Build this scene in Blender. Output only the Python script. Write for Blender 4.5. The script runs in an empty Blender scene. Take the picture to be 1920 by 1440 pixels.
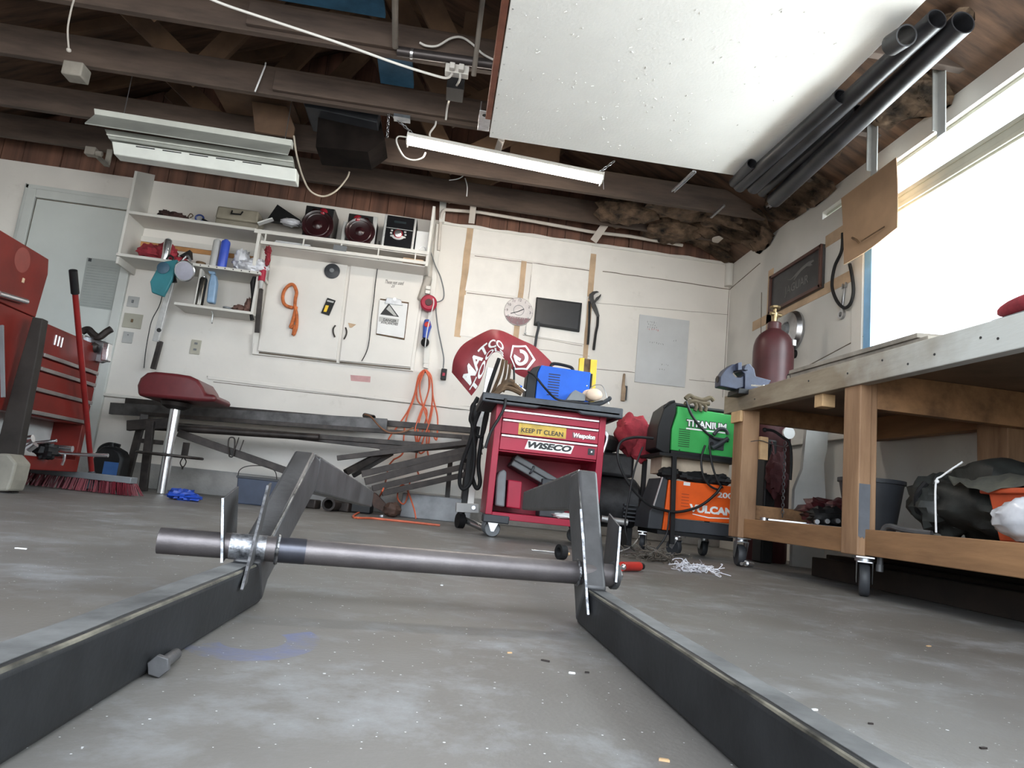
import bpy, bmesh, math, random
from math import sin, cos, pi, radians, sqrt, atan2
from mathutils import Vector, Matrix, noise

S = bpy.context.scene
C = S.collection
random.seed(7)

# ------------------------------------------------------------------ camera
FOC, PITCH, ROLL, YAW = 1287.6, radians(9.5354), radians(6.086), radians(5.4341)
CAM = Vector((0, 0, 0.20))
_f = Vector((sin(YAW)*cos(PITCH), cos(YAW)*cos(PITCH), sin(PITCH)))
_r = Vector((cos(YAW), -sin(YAW), 0))
_u = _r.cross(_f)
RGT = _r*cos(ROLL) + _u*sin(ROLL)
UPV = _u*cos(ROLL) - _r*sin(ROLL)
FWD = _f
cam_data = bpy.data.cameras.new('camera')
cam_data.sensor_fit = 'HORIZONTAL'
cam_data.sensor_width = 36
cam_data.lens = FOC*36/1920
cam_data.clip_start = 0.02
cam = bpy.data.objects.new('camera', cam_data)
C.objects.link(cam)
cam.matrix_world = Matrix(((RGT.x, UPV.x, -FWD.x, CAM.x), (RGT.y, UPV.y, -FWD.y, CAM.y), (RGT.z, UPV.z, -FWD.z, CAM.z), (0, 0, 0, 1)))
S.camera = cam

# ------------------------------------------------------------------ world, daylight, exposure
S.view_settings.view_transform = 'Standard'
S.view_settings.look = 'None'
S.view_settings.gamma = 1
S.view_settings.use_curve_mapping = False
S.view_settings.exposure = 0.98
S.cycles.max_bounces = 8
S.cycles.diffuse_bounces = 5
S.cycles.caustics_reflective = False
S.cycles.caustics_refractive = False
w = bpy.data.worlds.new('overcast_sky')
S.world = w
w.use_nodes = True
bg = w.node_tree.nodes['Background']
bg.inputs[0].default_value = (0.80, 0.90, 1.0, 1)
bg.inputs[1].default_value = 3.0
# bright overcast above the horizon, pale sunlit concrete below it
_nt = w.node_tree
_tc = _nt.nodes.new('ShaderNodeTexCoord'); _sp = _nt.nodes.new('ShaderNodeSeparateXYZ'); _rp = _nt.nodes.new('ShaderNodeValToRGB')
_rp.color_ramp.elements[0].position = 0.49; _rp.color_ramp.elements[0].color = (0.78, 0.77, 0.73, 1)
_rp.color_ramp.elements[1].position = 0.53; _rp.color_ramp.elements[1].color = (0.80, 0.90, 1.0, 1)
_ma = _nt.nodes.new('ShaderNodeMath'); _ma.operation = 'MULTIPLY_ADD'; _ma.inputs[1].default_value = 0.5; _ma.inputs[2].default_value = 0.5
_nt.links.new(_tc.outputs['Generated'], _sp.inputs[0]); _nt.links.new(_sp.outputs[2], _ma.inputs[0]); _nt.links.new(_ma.outputs[0], _rp.inputs[0]); _nt.links.new(_rp.outputs[0], bg.inputs[0])


def area(name, loc, rot, sx, sy, power, col):
    l = bpy.data.lights.new(name, 'AREA')
    l.shape = 'RECTANGLE'; l.size = sx; l.size_y = sy; l.energy = power; l.color = col
    o = bpy.data.objects.new(name, l); C.objects.link(o)
    o.location = loc; o.rotation_euler = rot
    return o


# daylight through the bench window (right wall) and through the open garage front behind the camera
area('window_daylight', (2.62, 2.0, 1.72), (0, radians(90), 0), 1.0, 3.6, 78, (0.90, 0.96, 1.0))
area('doorway_daylight', (-0.75, -0.98, 1.62), (radians(64), 0, 0), 3.9, 0.95, 34, (0.88, 0.94, 1.0))

# ------------------------------------------------------------------ pixel -> place on a plane of the room (1920 x 1440 frame)
def ray(x, y):
    return RGT*((x-960)/FOC) - UPV*((y-720)/FOC) + FWD


def aty(x, y, Y):
    d = ray(x, y); return CAM + d*((Y-CAM.y)/d.y)


def atx(x, y, X):
    d = ray(x, y); return CAM + d*((X-CAM.x)/d.x)


def atz(x, y, Z=0.0):
    d = ray(x, y); return CAM + d*((Z-CAM.z)/d.z)


BW, RW, LW, WT = 5.5, 2.325, -4.3, 2.42     # back wall, right wall, left wall, wall top

# ------------------------------------------------------------------ materials
MATS = {}


def mat(name, col, rough=0.6, metal=0.0, var=0.12, scale=6.0, bump=0.0, bscale=60.0, spec=0.5, emit=None, col2=None, stretch=None, coat=0.0):
    if name in MATS:
        return MATS[name]
    m = bpy.data.materials.new(name)
    m.use_nodes = True
    nt = m.node_tree
    p = nt.nodes['Principled BSDF']
    p.inputs['Roughness'].default_value = rough
    p.inputs['Metallic'].default_value = metal
    p.inputs['Specular IOR Level'].default_value = spec
    if coat:
        p.inputs['Coat Weight'].default_value = coat
        p.inputs['Coat Roughness'].default_value = 0.15
    tc = nt.nodes.new('ShaderNodeTexCoord')
    src = tc.outputs['Object']
    if stretch:
        mp = nt.nodes.new('ShaderNodeMapping'); mp.inputs['Scale'].default_value = stretch
        nt.links.new(src, mp.inputs[0]); src = mp.outputs[0]
    nz = nt.nodes.new('ShaderNodeTexNoise')
    nz.inputs['Scale'].default_value = scale; nz.inputs['Detail'].default_value = 6; nz.inputs['Roughness'].default_value = 0.6
    nt.links.new(src, nz.inputs['Vector'])
    rmp = nt.nodes.new('ShaderNodeValToRGB')
    c2 = col2 if col2 else tuple(max(0, c*(1-2.2*var)) for c in col)
    c1 = col if col2 else tuple(min(1, c*(1+var)) for c in col)
    rmp.color_ramp.elements[0].position = 0.32; rmp.color_ramp.elements[0].color = (*c2, 1)
    rmp.color_ramp.elements[1].position = 0.66; rmp.color_ramp.elements[1].color = (*c1, 1)
    nt.links.new(nz.outputs['Fac'], rmp.inputs[0])
    nt.links.new(rmp.outputs[0], p.inputs['Base Color'])
    if bump:
        b = nt.nodes.new('ShaderNodeBump'); b.inputs['Strength'].default_value = bump; b.inputs['Distance'].default_value = 0.01
        n2 = nt.nodes.new('ShaderNodeTexNoise'); n2.inputs['Scale'].default_value = bscale; n2.inputs['Detail'].default_value = 4
        nt.links.new(src, n2.inputs['Vector'])
        nt.links.new(n2.outputs['Fac'], b.inputs['Height']); nt.links.new(b.outputs[0], p.inputs['Normal'])
    if emit:
        p.inputs['Emission Color'].default_value = (*emit[0], 1); p.inputs['Emission Strength'].default_value = emit[1]
    MATS[name] = m
    return m


def nodes_of(m):
    return m.node_tree, m.node_tree.nodes['Principled BSDF']


M_white = mat('white_paint', (0.72, 0.70, 0.66), 0.6, var=0.04, scale=3)
M_black = mat('black_plastic', (0.011, 0.011, 0.012), 0.5, var=0.2, spec=0.3)
M_blackgloss = mat('black_gloss', (0.012, 0.012, 0.014), 0.18, var=0.1)
M_rubber = mat('black_rubber', (0.014, 0.014, 0.015), 0.7, var=0.2, bump=0.1, spec=0.3)
M_grey = mat('grey_plastic', (0.17, 0.18, 0.19), 0.5, var=0.1)
M_dgrey = mat('dark_grey_plastic', (0.036, 0.039, 0.046), 0.55, var=0.15)
M_lgrey = mat('light_grey_plastic', (0.45, 0.45, 0.44), 0.5, var=0.06)
M_chrome = mat('chrome', (0.80, 0.81, 0.83), 0.24, 0.95, var=0.05)
M_zinc = mat('zinc_plated_steel', (0.52, 0.53, 0.55), 0.35, 1.0, var=0.1, scale=20)
M_steel = mat('mill_scale_steel', (0.086, 0.085, 0.088), 0.45, 0.3, var=0.22, scale=9, bump=0.06, bscale=90)
M_dsteel = mat('dark_stock_steel', (0.036, 0.028, 0.025), 0.5, 0.3, var=0.3, scale=12, bump=0.1)
M_red = mat('tool_chest_red', (0.145, 0.011, 0.007), 0.45, var=0.12, scale=4, spec=0.35)
M_cherry = mat('cherry_red_enamel', (0.36, 0.014, 0.042), 0.42, var=0.08, scale=4, spec=0.35)
M_maroon = mat('maroon_enamel', (0.060, 0.017, 0.019), 0.42, var=0.15, spec=0.35)
M_redcloth = mat('red_cloth', (0.33, 0.03, 0.045), 0.9, var=0.25, scale=10, bump=0.25, bscale=40)
M_blue = mat('blue_enamel', (0.010, 0.105, 0.56), 0.45, var=0.06, spec=0.3)
M_green = mat('green_enamel', (0.045, 0.36, 0.085), 0.48, var=0.05, spec=0.3)
M_orange = mat('orange_enamel', (0.84, 0.115, 0.013), 0.48, var=0.07, spec=0.3)
M_yellow = mat('yellow_paint', (0.80, 0.52, 0.03), 0.45, var=0.1)
M_ocord = mat('orange_cord_jacket', (0.66, 0.13, 0.055), 0.5, var=0.1)
M_letter = mat('white_lettering', (0.85, 0.85, 0.83), 0.5, var=0.03)
M_ink = mat('black_ink', (0.02, 0.02, 0.022), 0.6, var=0.05)
M_paper = mat('white_paper', (0.78, 0.78, 0.78), 0.8, var=0.03)
M_alu = mat('brushed_aluminium', (0.70, 0.70, 0.70), 0.38, 0.85, var=0.06, scale=30)
M_wood = mat('bench_fir', (0.38, 0.23, 0.13), 0.7, var=0.0, col2=(0.16, 0.08, 0.04), scale=6, stretch=(2.2, 2.2, 0.3), bump=0.12, bscale=25)
M_woodx = mat('bench_fir_rail', (0.37, 0.20, 0.095), 0.7, var=0.0, col2=(0.17, 0.09, 0.043), scale=6, stretch=(2.2, 0.3, 2.2), bump=0.12, bscale=25)
M_woodlight = mat('pale_wood', (0.58, 0.38, 0.20), 0.7, var=0.15, scale=8)
M_card = mat('brown_cardboard', (0.37, 0.235, 0.14), 0.85, var=0.08, scale=4)
M_leather = mat('brown_leather', (0.12, 0.07, 0.035), 0.75, var=0.3, scale=14, bump=0.2)
M_bag = mat('clear_bag_plastic', (0.70, 0.71, 0.76), 0.22, var=0.12, scale=8, bump=0.3, bscale=18)
M_joist = mat('old_joist_timber', (0.115, 0.080, 0.062), 0.8, var=0.0, col2=(0.05, 0.034, 0.027), scale=4, stretch=(0.5, 3, 3), bump=0.15, bscale=20)
M_rafter = mat('roof_timber', (0.17, 0.098, 0.055), 0.85, var=0.0, col2=(0.06, 0.034, 0.022), scale=3, bump=0.15, bscale=20)


# ------------------------------------------------------------------ mesh building
def T(loc=(0, 0, 0), rz=0.0, rx=0.0, ry=0.0):
    return Matrix.Translation(Vector(loc)) @ Matrix.Rotation(rz, 4, 'Z') @ Matrix.Rotation(ry, 4, 'Y') @ Matrix.Rotation(rx, 4, 'X')


def axes(o, a, b):
    """local frame at o: X along a, Z nearest b"""
    a = Vector(a).normalized(); b = Vector(b)
    b = (b - a*b.dot(a)).normalized(); y = b.cross(a)
    return Matrix(((a.x, y.x, b.x, o[0]), (a.y, y.y, b.y, o[1]), (a.z, y.z, b.z, o[2]), (0, 0, 0, 1)))


class MB:
    def __init__(self, M=None):
        self.b = bmesh.new(); self.M = M if M is not None else Matrix.Identity(4)

    def v(self, p):
        return self.b.verts.new(self.M @ Vector(p))

    def face(self, vs):
        try:
            return self.b.faces.new(vs)
        except ValueError:
            return None

    def poly(self, pts):
        self.face([self.v(p) for p in pts]); return self

    def box(self, lo, hi):
        x0, y0, z0 = lo; x1, y1, z1 = hi
        c = [self.v(p) for p in ((x0, y0, z0), (x1, y0, z0), (x1, y1, z0), (x0, y1, z0), (x0, y0, z1), (x1, y0, z1), (x1, y1, z1), (x0, y1, z1))]
        for q in ((3, 2, 1, 0), (4, 5, 6, 7), (0, 1, 5, 4), (1, 2, 6, 5), (2, 3, 7, 6), (3, 0, 4, 7)):
            self.face([c[i] for i in q])
        return self

    def cbox(self, c, s):
        return self.box([c[i]-s[i]/2 for i in range(3)], [c[i]+s[i]/2 for i in range(3)])

    def hexa(self, p):
        """8 corners: bottom ring then top ring"""
        c = [self.v(q) for q in p]
        for q in ((3, 2, 1, 0), (4, 5, 6, 7), (0, 1, 5, 4), (1, 2, 6, 5), (2, 3, 7, 6), (3, 0, 4, 7)):
            self.face([c[i] for i in q])
        return self

    def prism(self, pts, d):
        """closed polygon pts (3D) pushed along vector d"""
        d = Vector(d); a = [self.v(p) for p in pts]; b = [self.v(Vector(p)+d) for p in pts]
        n = len(a); self.face(a[::-1]); self.face(b)
        for i in range(n):
            self.face([a[i], a[(i+1) % n], b[(i+1) % n], b[i]])
        return self

    def bar(self, p0, p1, w, h, up=(0, 0, 1)):
        """rectangular bar from p0 to p1, h along up, w across"""
        p0, p1 = Vector(p0), Vector(p1); d = (p1-p0).normalized(); u = Vector(up); u = (u-d*u.dot(d))
        if u.length < 1e-4:
            u = Vector((0, 1, 0)) - d*d.y
        u.normalize(); s = d.cross(u)
        q = [s*(-w/2)+u*(-h/2), s*(w/2)+u*(-h/2), s*(w/2)+u*(h/2), s*(-w/2)+u*(h/2)]
        a = [self.v(p0+k) for k in q]; b = [self.v(p1+k) for k in q]
        self.face(a[::-1]); self.face(b)
        for i in range(4):
            self.face([a[i], a[(i+1) % 4], b[(i+1) % 4], b[i]])
        return self

    def tube(self, pts, r, n=8, cap=True, rs=None):
        pts = [Vector(p) for p in pts]; rings = []
        prev = None
        for i, p in enumerate(pts):
            d = (pts[min(i+1, len(pts)-1)] - pts[max(i-1, 0)])
            d = d.normalized() if d.length > 1e-9 else Vector((0, 0, 1))
            if prev is None:
                u = Vector((0, 0, 1)) if abs(d.z) < 0.9 else Vector((1, 0, 0))
            else:
                u = prev
            u = u - d*u.dot(d)
            u = u.normalized() if u.length > 1e-6 else d.orthogonal().normalized()
            prev = u; s = d.cross(u); rr = rs[i] if rs else r
            rings.append([self.v(p + (u*cos(2*pi*k/n) + s*sin(2*pi*k/n))*rr) for k in range(n)])
        for a, b in zip(rings, rings[1:]):
            for k in range(n):
                self.face([a[k], a[(k+1) % n], b[(k+1) % n], b[k]])
        if cap:
            self.face(rings[0][::-1]); self.face(rings[-1])
        return self

    def cyl(self, p0, p1, r, r1=None, n=20):
        return self.tube([p0, p1], r, n, True, [r, r if r1 is None else r1])

    def pipe(self, p0, p1, r, ri, n=20):
        """open hollow pipe"""
        p0, p1 = Vector(p0), Vector(p1); d = (p1-p0).normalized(); u = d.orthogonal().normalized(); s = d.cross(u)
        R = []
        for p, rr in ((p0, r), (p1, r), (p1, ri), (p0, ri)):
            R.append([self.v(p + (u*cos(2*pi*k/n) + s*sin(2*pi*k/n))*rr) for k in range(n)])
        for i in range(4):
            a, b = R[i], R[(i+1) % 4]
            for k in range(n):
                self.face([a[k], a[(k+1) % n], b[(k+1) % n], b[k]])
        return self

    def lathe(self, prof, o=(0, 0, 0), ax=(0, 0, 1), n=24):
        """prof: (radius, height) pairs"""
        o = Vector(o); ax = Vector(ax).normalized(); u = ax.orthogonal().normalized(); s = ax.cross(u); rings = []
        for r, h in prof:
            rings.append([self.v(o + ax*h + (u*cos(2*pi*k/n) + s*sin(2*pi*k/n))*max(r, 1e-4)) for k in range(n)])
        for a, b in zip(rings, rings[1:]):
            for k in range(n):
                self.face([a[k], a[(k+1) % n], b[(k+1) % n], b[k]])
        self.face(rings[0][::-1]); self.face(rings[-1])
        return self

    def ball(self, c, r, n=14, m=9, wob=0.0, fr=3.0, seed=0):
        """ellipsoid, radii r=(x,y,z), lumpy by wob"""
        c = Vector(c); r = (r, r, r) if not hasattr(r, '__len__') else r; rings = []
        off = Vector((seed*7.3, seed*3.1, seed*5.7))

        def pt(th, ph):
            d = Vector((sin(th)*cos(ph), sin(th)*sin(ph), cos(th)))
            k = 1 + (wob*noise.noise(d*fr+off) if wob else 0)
            return c + Vector((d.x*r[0], d.y*r[1], d.z*r[2]))*k
        top = self.v(pt(0, 0)); bot = self.v(pt(pi, 0))
        for i in range(1, m):
            rings.append([self.v(pt(pi*i/m, 2*pi*k/n)) for k in range(n)])
        for k in range(n):
            self.face([top, rings[0][k], rings[0][(k+1) % n]]); self.face([bot, rings[-1][(k+1) % n], rings[-1][k]])
        for a, b in zip(rings, rings[1:]):
            for k in range(n):
                self.face([a[k], b[k], b[(k+1) % n], a[(k+1) % n]])
        return self

    def grid(self, P, th=None):
        """sheet from rows of points; th = thickness vector"""
        def sheet(off):
            return [[self.v(Vector(p)+off) for p in row] for row in P]
        g = sheet(Vector((0, 0, 0)))
        for a, b in zip(g, g[1:]):
            for k in range(len(a)-1):
                self.face([a[k], a[k+1], b[k+1], b[k]])
        if th is not None:
            h = sheet(Vector(th))
            for a, b in zip(h, h[1:]):
                for k in range(len(a)-1):
                    self.face([b[k], b[k+1], a[k+1], a[k]])
            rim = lambda q: q[0] + [r[-1] for r in q[1:-1]] + q[-1][::-1] + [r[0] for r in q[1:-1]][::-1]
            ra, rb = rim(g), rim(h); n = len(ra)
            for i in range(n):
                self.face([ra[(i+1) % n], ra[i], rb[i], rb[(i+1) % n]])
        return self

    def build(self, name, m, parent=None, bevel=0.0, smooth=True, seg=2, origin=None):
        b = self.b
        bmesh.ops.remove_doubles(b, verts=b.verts, dist=1e-6)
        bmesh.ops.recalc_face_normals(b, faces=b.faces)
        if parent is not None:
            o0 = WLOC.get(parent.name, Vector((0, 0, 0)))
        elif origin is not None:
            o0 = Vector(origin)
        else:
            lo = [min(v.co[i] for v in b.verts) for i in range(3)]; hi = [max(v.co[i] for v in b.verts) for i in range(3)]
            o0 = Vector(((lo[0]+hi[0])/2, (lo[1]+hi[1])/2, lo[2]))
        for v in b.verts:
            v.co -= o0
        me = bpy.data.meshes.new(name); b.to_mesh(me); b.free()
        me.materials.append(m)
        if smooth:
            for p in me.polygons:
                p.use_smooth = True
            try:
                me.set_sharp_from_angle(angle=radians(38))
            except Exception:
                pass
        o = bpy.data.objects.new(name, me); C.objects.link(o)
        if parent is not None:
            o.parent = parent; WLOC[o.name] = o0
        else:
            o.location = o0; WLOC[o.name] = o0
        if bevel:
            md = o.modifiers.new('bevel', 'BEVEL'); md.width = bevel; md.segments = seg; md.limit_method = 'ANGLE'; md.angle_limit = radians(40)
        return o


WLOC = {}


def tag(o, label, cat, group=None):
    o['label'] = label; o['category'] = cat
    if group:
        o['group'] = group
    return o


def thing(name, label, cat, loc=(0, 0, 0), group=None):
    o = bpy.data.objects.new(name, None); C.objects.link(o)
    o.location = loc; o.empty_display_size = 0.05
    WLOC[o.name] = Vector(loc)
    return tag(o, label, cat, group)


def struct(o, label=None):
    o['kind'] = 'structure'
    if label:
        o['label'] = label
    return o


def dup(src, loc, label=None, rz=None):
    """copy of a thing with its parts and sub-parts"""
    r = src.copy(); C.objects.link(r); r.location = loc; WLOC[r.name] = Vector(loc)
    if rz is not None:
        r.rotation_euler = (0, 0, rz)
    if label:
        r['label'] = label
    for ch in list(src.children):
        c = ch.copy(); C.objects.link(c); c.parent = r
        for g in ch.children:
            d = g.copy(); C.objects.link(d); d.parent = c
    return r


def curve(pts, k=6):
    """Catmull-Rom through pts"""
    P = [Vector(p) for p in pts]; out = []
    for i in range(len(P)-1):
        a, b, c, d = P[max(i-1, 0)], P[i], P[i+1], P[min(i+2, len(P)-1)]
        for j in range(k):
            t = j/k
            out.append(0.5*((2*b) + (c-a)*t + (2*a-5*b+4*c-d)*t*t + (3*b-a-3*c+d)*t**3))
    out.append(P[-1])
    return out


def text_mesh(txt, M, size, m, name, parent=None, depth=0.0012, bold=0.0, sx=1.0, shear=0.0, warp=None, space=1.0, fit=None):
    """lettering as a thin mesh; local x right, local z up, front faces local -y"""
    cu = bpy.data.curves.new('lettering', 'FONT'); cu.body = txt; cu.size = size; cu.extrude = depth/2; cu.offset = bold
    cu.align_x = 'CENTER'; cu.align_y = 'CENTER'; cu.shear = shear; cu.space_character = space; cu.resolution_u = 3
    tmp = bpy.data.objects.new('lettering', cu); C.objects.link(tmp)
    dg = bpy.context.evaluated_depsgraph_get()
    me = bpy.data.meshes.new_from_object(tmp.evaluated_get(dg))
    bpy.data.objects.remove(tmp); bpy.data.curves.remove(cu)
    b = bmesh.new(); b.from_mesh(me); bpy.data.meshes.remove(me)
    if fit:
        xs = [v.co.x for v in b.verts]; wd = max(xs)-min(xs); cx = (max(xs)+min(xs))/2; sx = fit/wd
        for v in b.verts:
            v.co.x -= cx
    q = MB(); q.b.free(); q.b = b
    if warp:
        bmesh.ops.subdivide_edges(b, edges=[e for e in b.edges if e.calc_length() > size*0.12], cuts=3)
        bmesh.ops.triangulate(b, faces=b.faces)
    for v in b.verts:
        x, y, z = v.co
        p = Vector((x*sx, -z, y))
        v.co = warp(p) if warp else M @ p
    if parent is None:
        return q.build(name, m, smooth=False)
    return q.build(name, m, parent, smooth=False)


def wall_frame(p, face='back', tilt=0.0):
    """frame on a wall: x along it, z up, -y out of it"""
    if face == 'back':
        return Matrix.Translation(p) @ Matrix.Rotation(tilt, 4, 'Y')
    return Matrix.Translation(p) @ Matrix.Rotation(radians(-90), 4, 'Z') @ Matrix.Rotation(tilt, 4, 'Y')

# ================================================================== THE SETTING
# painted drywall with patches, smudges
def wall_mat(name, base, patch, dirt):
    m = mat(name, base, 0.62, var=0.03, scale=2.0, bump=0.05, bscale=30)
    nt, p = nodes_of(m)
    src = p.inputs['Base Color'].links[0].from_socket
    tc = nt.nodes.new('ShaderNodeTexCoord')
    vo = nt.nodes.new('ShaderNodeTexNoise'); vo.inputs['Scale'].default_value = 0.9; vo.inputs['Detail'].default_value = 3
    nt.links.new(tc.outputs['Object'], vo.inputs['Vector'])
    r1 = nt.nodes.new('ShaderNodeValToRGB'); r1.color_ramp.elements[0].position = 0.52; r1.color_ramp.elements[1].position = 0.60
    nt.links.new(vo.outputs['Fac'], r1.inputs[0])
    mx = nt.nodes.new('ShaderNodeMixRGB'); mx.inputs[2].default_value = (*patch, 1)
    nt.links.new(r1.outputs[0], mx.inputs[0]); nt.links.new(src, mx.inputs[1])
    n3 = nt.nodes.new('ShaderNodeTexNoise'); n3.inputs['Scale'].default_value = 7; n3.inputs['Detail'].default_value = 9; n3.inputs['Roughness'].default_value = 0.75
    nt.links.new(tc.outputs['Object'], n3.inputs['Vector'])
    r2 = nt.nodes.new('ShaderNodeValToRGB'); r2.color_ramp.elements[0].position = 0.60; r2.color_ramp.elements[1].position = 0.78
    r2.color_ramp.elements[1].color = (0.45, 0.45, 0.45, 1)
    nt.links.new(n3.outputs['Fac'], r2.inputs[0])
    m2 = nt.nodes.new('ShaderNodeMixRGB'); m2.inputs[2].default_value = (*dirt, 1)
    nt.links.new(r2.outputs[0], m2.inputs[0]); nt.links.new(mx.outputs[0], m2.inputs[1])
    nt.links.new(m2.outputs[0], p.inputs['Base Color'])
    return m


M_wall = wall_mat('painted_wallboard', (0.76, 0.725, 0.68), (0.70, 0.67, 0.63), (0.45, 0.42, 0.37))
M_wall2 = wall_mat('grey_white_wallboard', (0.66, 0.64, 0.60), (0.54, 0.53, 0.50), (0.38, 0.36, 0.33))
M_trim = mat('door_trim_paint', (0.58, 0.60, 0.58), 0.5, var=0.04, scale=3)
M_doorp = mat('door_slab_paint', (0.60, 0.63, 0.61), 0.5, var=0.03, scale=2)
M_tan = mat('bare_tape_joint', (0.53, 0.38, 0.25), 0.85, var=0.12, scale=5)
M_seam = mat('wall_seam_shadow_gap', (0.16, 0.13, 0.10), 0.9, var=0.2)
M_conc = mat('stem_wall_concrete', (0.33, 0.32, 0.31), 0.85, var=0.12, scale=5, bump=0.2)

# concrete floor: mottled grey, worn pale patches, paint flecks, a blue chalk arc
mf = mat('concrete_floor', (0.172, 0.164, 0.156), 0.5, var=0.0, col2=(0.115, 0.106, 0.097), scale=1.5, bump=0.06, bscale=140, spec=0.42)
nt, p = nodes_of(mf)
src = p.inputs['Base Color'].links[0].from_socket
tc = nt.nodes.new('ShaderNodeTexCoord')


def _n(kind, **kw):
    n = nt.nodes.new(kind)
    for k, v in kw.items():
        n.inputs[k].default_value = v
    return n


def _ramp(fac, p0, c0, p1, c1):
    r = nt.nodes.new('ShaderNodeValToRGB')
    r.color_ramp.elements[0].position = p0; r.color_ramp.elements[0].color = (*c0, 1)
    r.color_ramp.elements[1].position = p1; r.color_ramp.elements[1].color = (*c1, 1)
    nt.links.new(fac, r.inputs[0]); return r.outputs[0]


def _mix(fac, a, col):
    x = nt.nodes.new('ShaderNodeMixRGB'); nt.links.new(fac, x.inputs[0]); nt.links.new(a, x.inputs[1]); x.inputs[2].default_value = (*col, 1); return x.outputs[0]


n1 = _n('ShaderNodeTexNoise', Scale=5.5, Detail=9, Roughness=0.72); nt.links.new(tc.outputs['Object'], n1.inputs['Vector'])
src = _mix(_ramp(n1.outputs['Fac'], 0.50, (0, 0, 0), 0.72, (0.85, 0.85, 0.85)), src, (0.29, 0.30, 0.315))
n2 = _n('ShaderNodeTexNoise', Scale=2.2, Detail=6, Roughness=0.6); nt.links.new(tc.outputs['Object'], n2.inputs['Vector'])
src = _mix(_ramp(n2.outputs['Fac'], 0.50, (0, 0, 0), 0.66, (0.7, 0.7, 0.7)), src, (0.135, 0.122, 0.108))
# scattered pale flecks of two sizes
for sc, rad, jit in ((22, 0.045, 1), (48, 0.06, 1), (95, 0.08, 1)):
    vo = _n('ShaderNodeTexVoronoi', Scale=sc, Randomness=jit); nt.links.new(tc.outputs['Object'], vo.inputs['Vector'])
    on = nt.nodes.new('ShaderNodeSeparateColor'); nt.links.new(vo.outputs['Color'], on.inputs[0])
    gate = nt.nodes.new('ShaderNodeMath'); gate.operation = 'GREATER_THAN'; gate.inputs[1].default_value = 0.66; nt.links.new(on.outputs[0], gate.inputs[0])
    near = nt.nodes.new('ShaderNodeMath'); near.operation = 'LESS_THAN'; near.inputs[1].default_value = rad; nt.links.new(vo.outputs['Distance'], near.inputs[0])
    mu = nt.nodes.new('ShaderNodeMath'); mu.operation = 'MULTIPLY'; nt.links.new(gate.outputs[0], mu.inputs[0]); nt.links.new(near.outputs[0], mu.inputs[1])
    src = _mix(mu.outputs[0], src, (0.72, 0.73, 0.74))
# chalk arc
mp = nt.nodes.new('ShaderNodeMapping'); mp.vector_type = 'POINT'
FLOOR0 = Vector(((LW+RW)/2, 2.2, -0.1))
mp.inputs['Location'].default_value = (0.195 + FLOOR0.x, -(0.905 - FLOOR0.y), 0)
nt.links.new(tc.outputs['Object'], mp.inputs[0])
sep = nt.nodes.new('ShaderNodeSeparateXYZ'); nt.links.new(mp.outputs[0], sep.inputs[0])
vl = nt.nodes.new('ShaderNodeVectorMath'); vl.operation = 'LENGTH'
cmb = nt.nodes.new('ShaderNodeCombineXYZ'); nt.links.new(sep.outputs[0], cmb.inputs[0])
sy = nt.nodes.new('ShaderNodeMath'); sy.operation = 'MULTIPLY'; sy.inputs[1].default_value = 0.75; nt.links.new(sep.outputs[1], sy.inputs[0]); nt.links.new(sy.outputs[0], cmb.inputs[1])
nt.links.new(cmb.outputs[0], vl.inputs[0])
band = nt.nodes.new('ShaderNodeMath'); band.operation = 'COMPARE'; band.inputs[1].default_value = 0.058; band.inputs[2].default_value = 0.020; nt.links.new(vl.outputs['Value'], band.inputs[0])
n4 = _n('ShaderNodeTexNoise', Scale=14, Detail=9, Roughness=0.75); nt.links.new(tc.outputs['Object'], n4.inputs['Vector'])
side = nt.nodes.new('ShaderNodeMath'); side.operation = 'ADD'; nt.links.new(sep.outputs[0], side.inputs[0])
neg = nt.nodes.new('ShaderNodeMath'); neg.operation = 'MULTIPLY'; neg.inputs[1].default_value = -0.9; nt.links.new(sep.outputs[1], neg.inputs[0]); nt.links.new(neg.outputs[0], side.inputs[1])
gt = nt.nodes.new('ShaderNodeMath'); gt.operation = 'GREATER_THAN'; gt.inputs[1].default_value = -0.012; nt.links.new(side.outputs[0], gt.inputs[0])
m3 = nt.nodes.new('ShaderNodeMath'); m3.operation = 'MULTIPLY'; nt.links.new(band.outputs[0], m3.inputs[0]); nt.links.new(gt.outputs[0], m3.inputs[1])
m4 = nt.nodes.new('ShaderNodeMath'); m4.operation = 'MULTIPLY'; nt.links.new(m3.outputs[0], m4.inputs[0]); nt.links.new(_ramp(n4.outputs['Fac'], 0.38, (0.0, 0.0, 0.0), 0.62, (0.62, 0.62, 0.62)), m4.inputs[1])
src = _mix(m4.outputs[0], src, (0.105, 0.135, 0.30))
nt.links.new(src, p.inputs['Base Color'])

struct(MB().box((LW, -1.1, -0.1), (RW, 5.5, 0)).build('floor', mf, smooth=False))
struct(MB().box((LW-0.1, 5.5, 0), (RW+0.1, 5.62, WT)).build('wall_back', M_wall, smooth=False))
struct(MB().box((LW-0.1, -1.1, 0), (LW, 5.5, WT)).build('wall_left', M_wall2, smooth=False))
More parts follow.
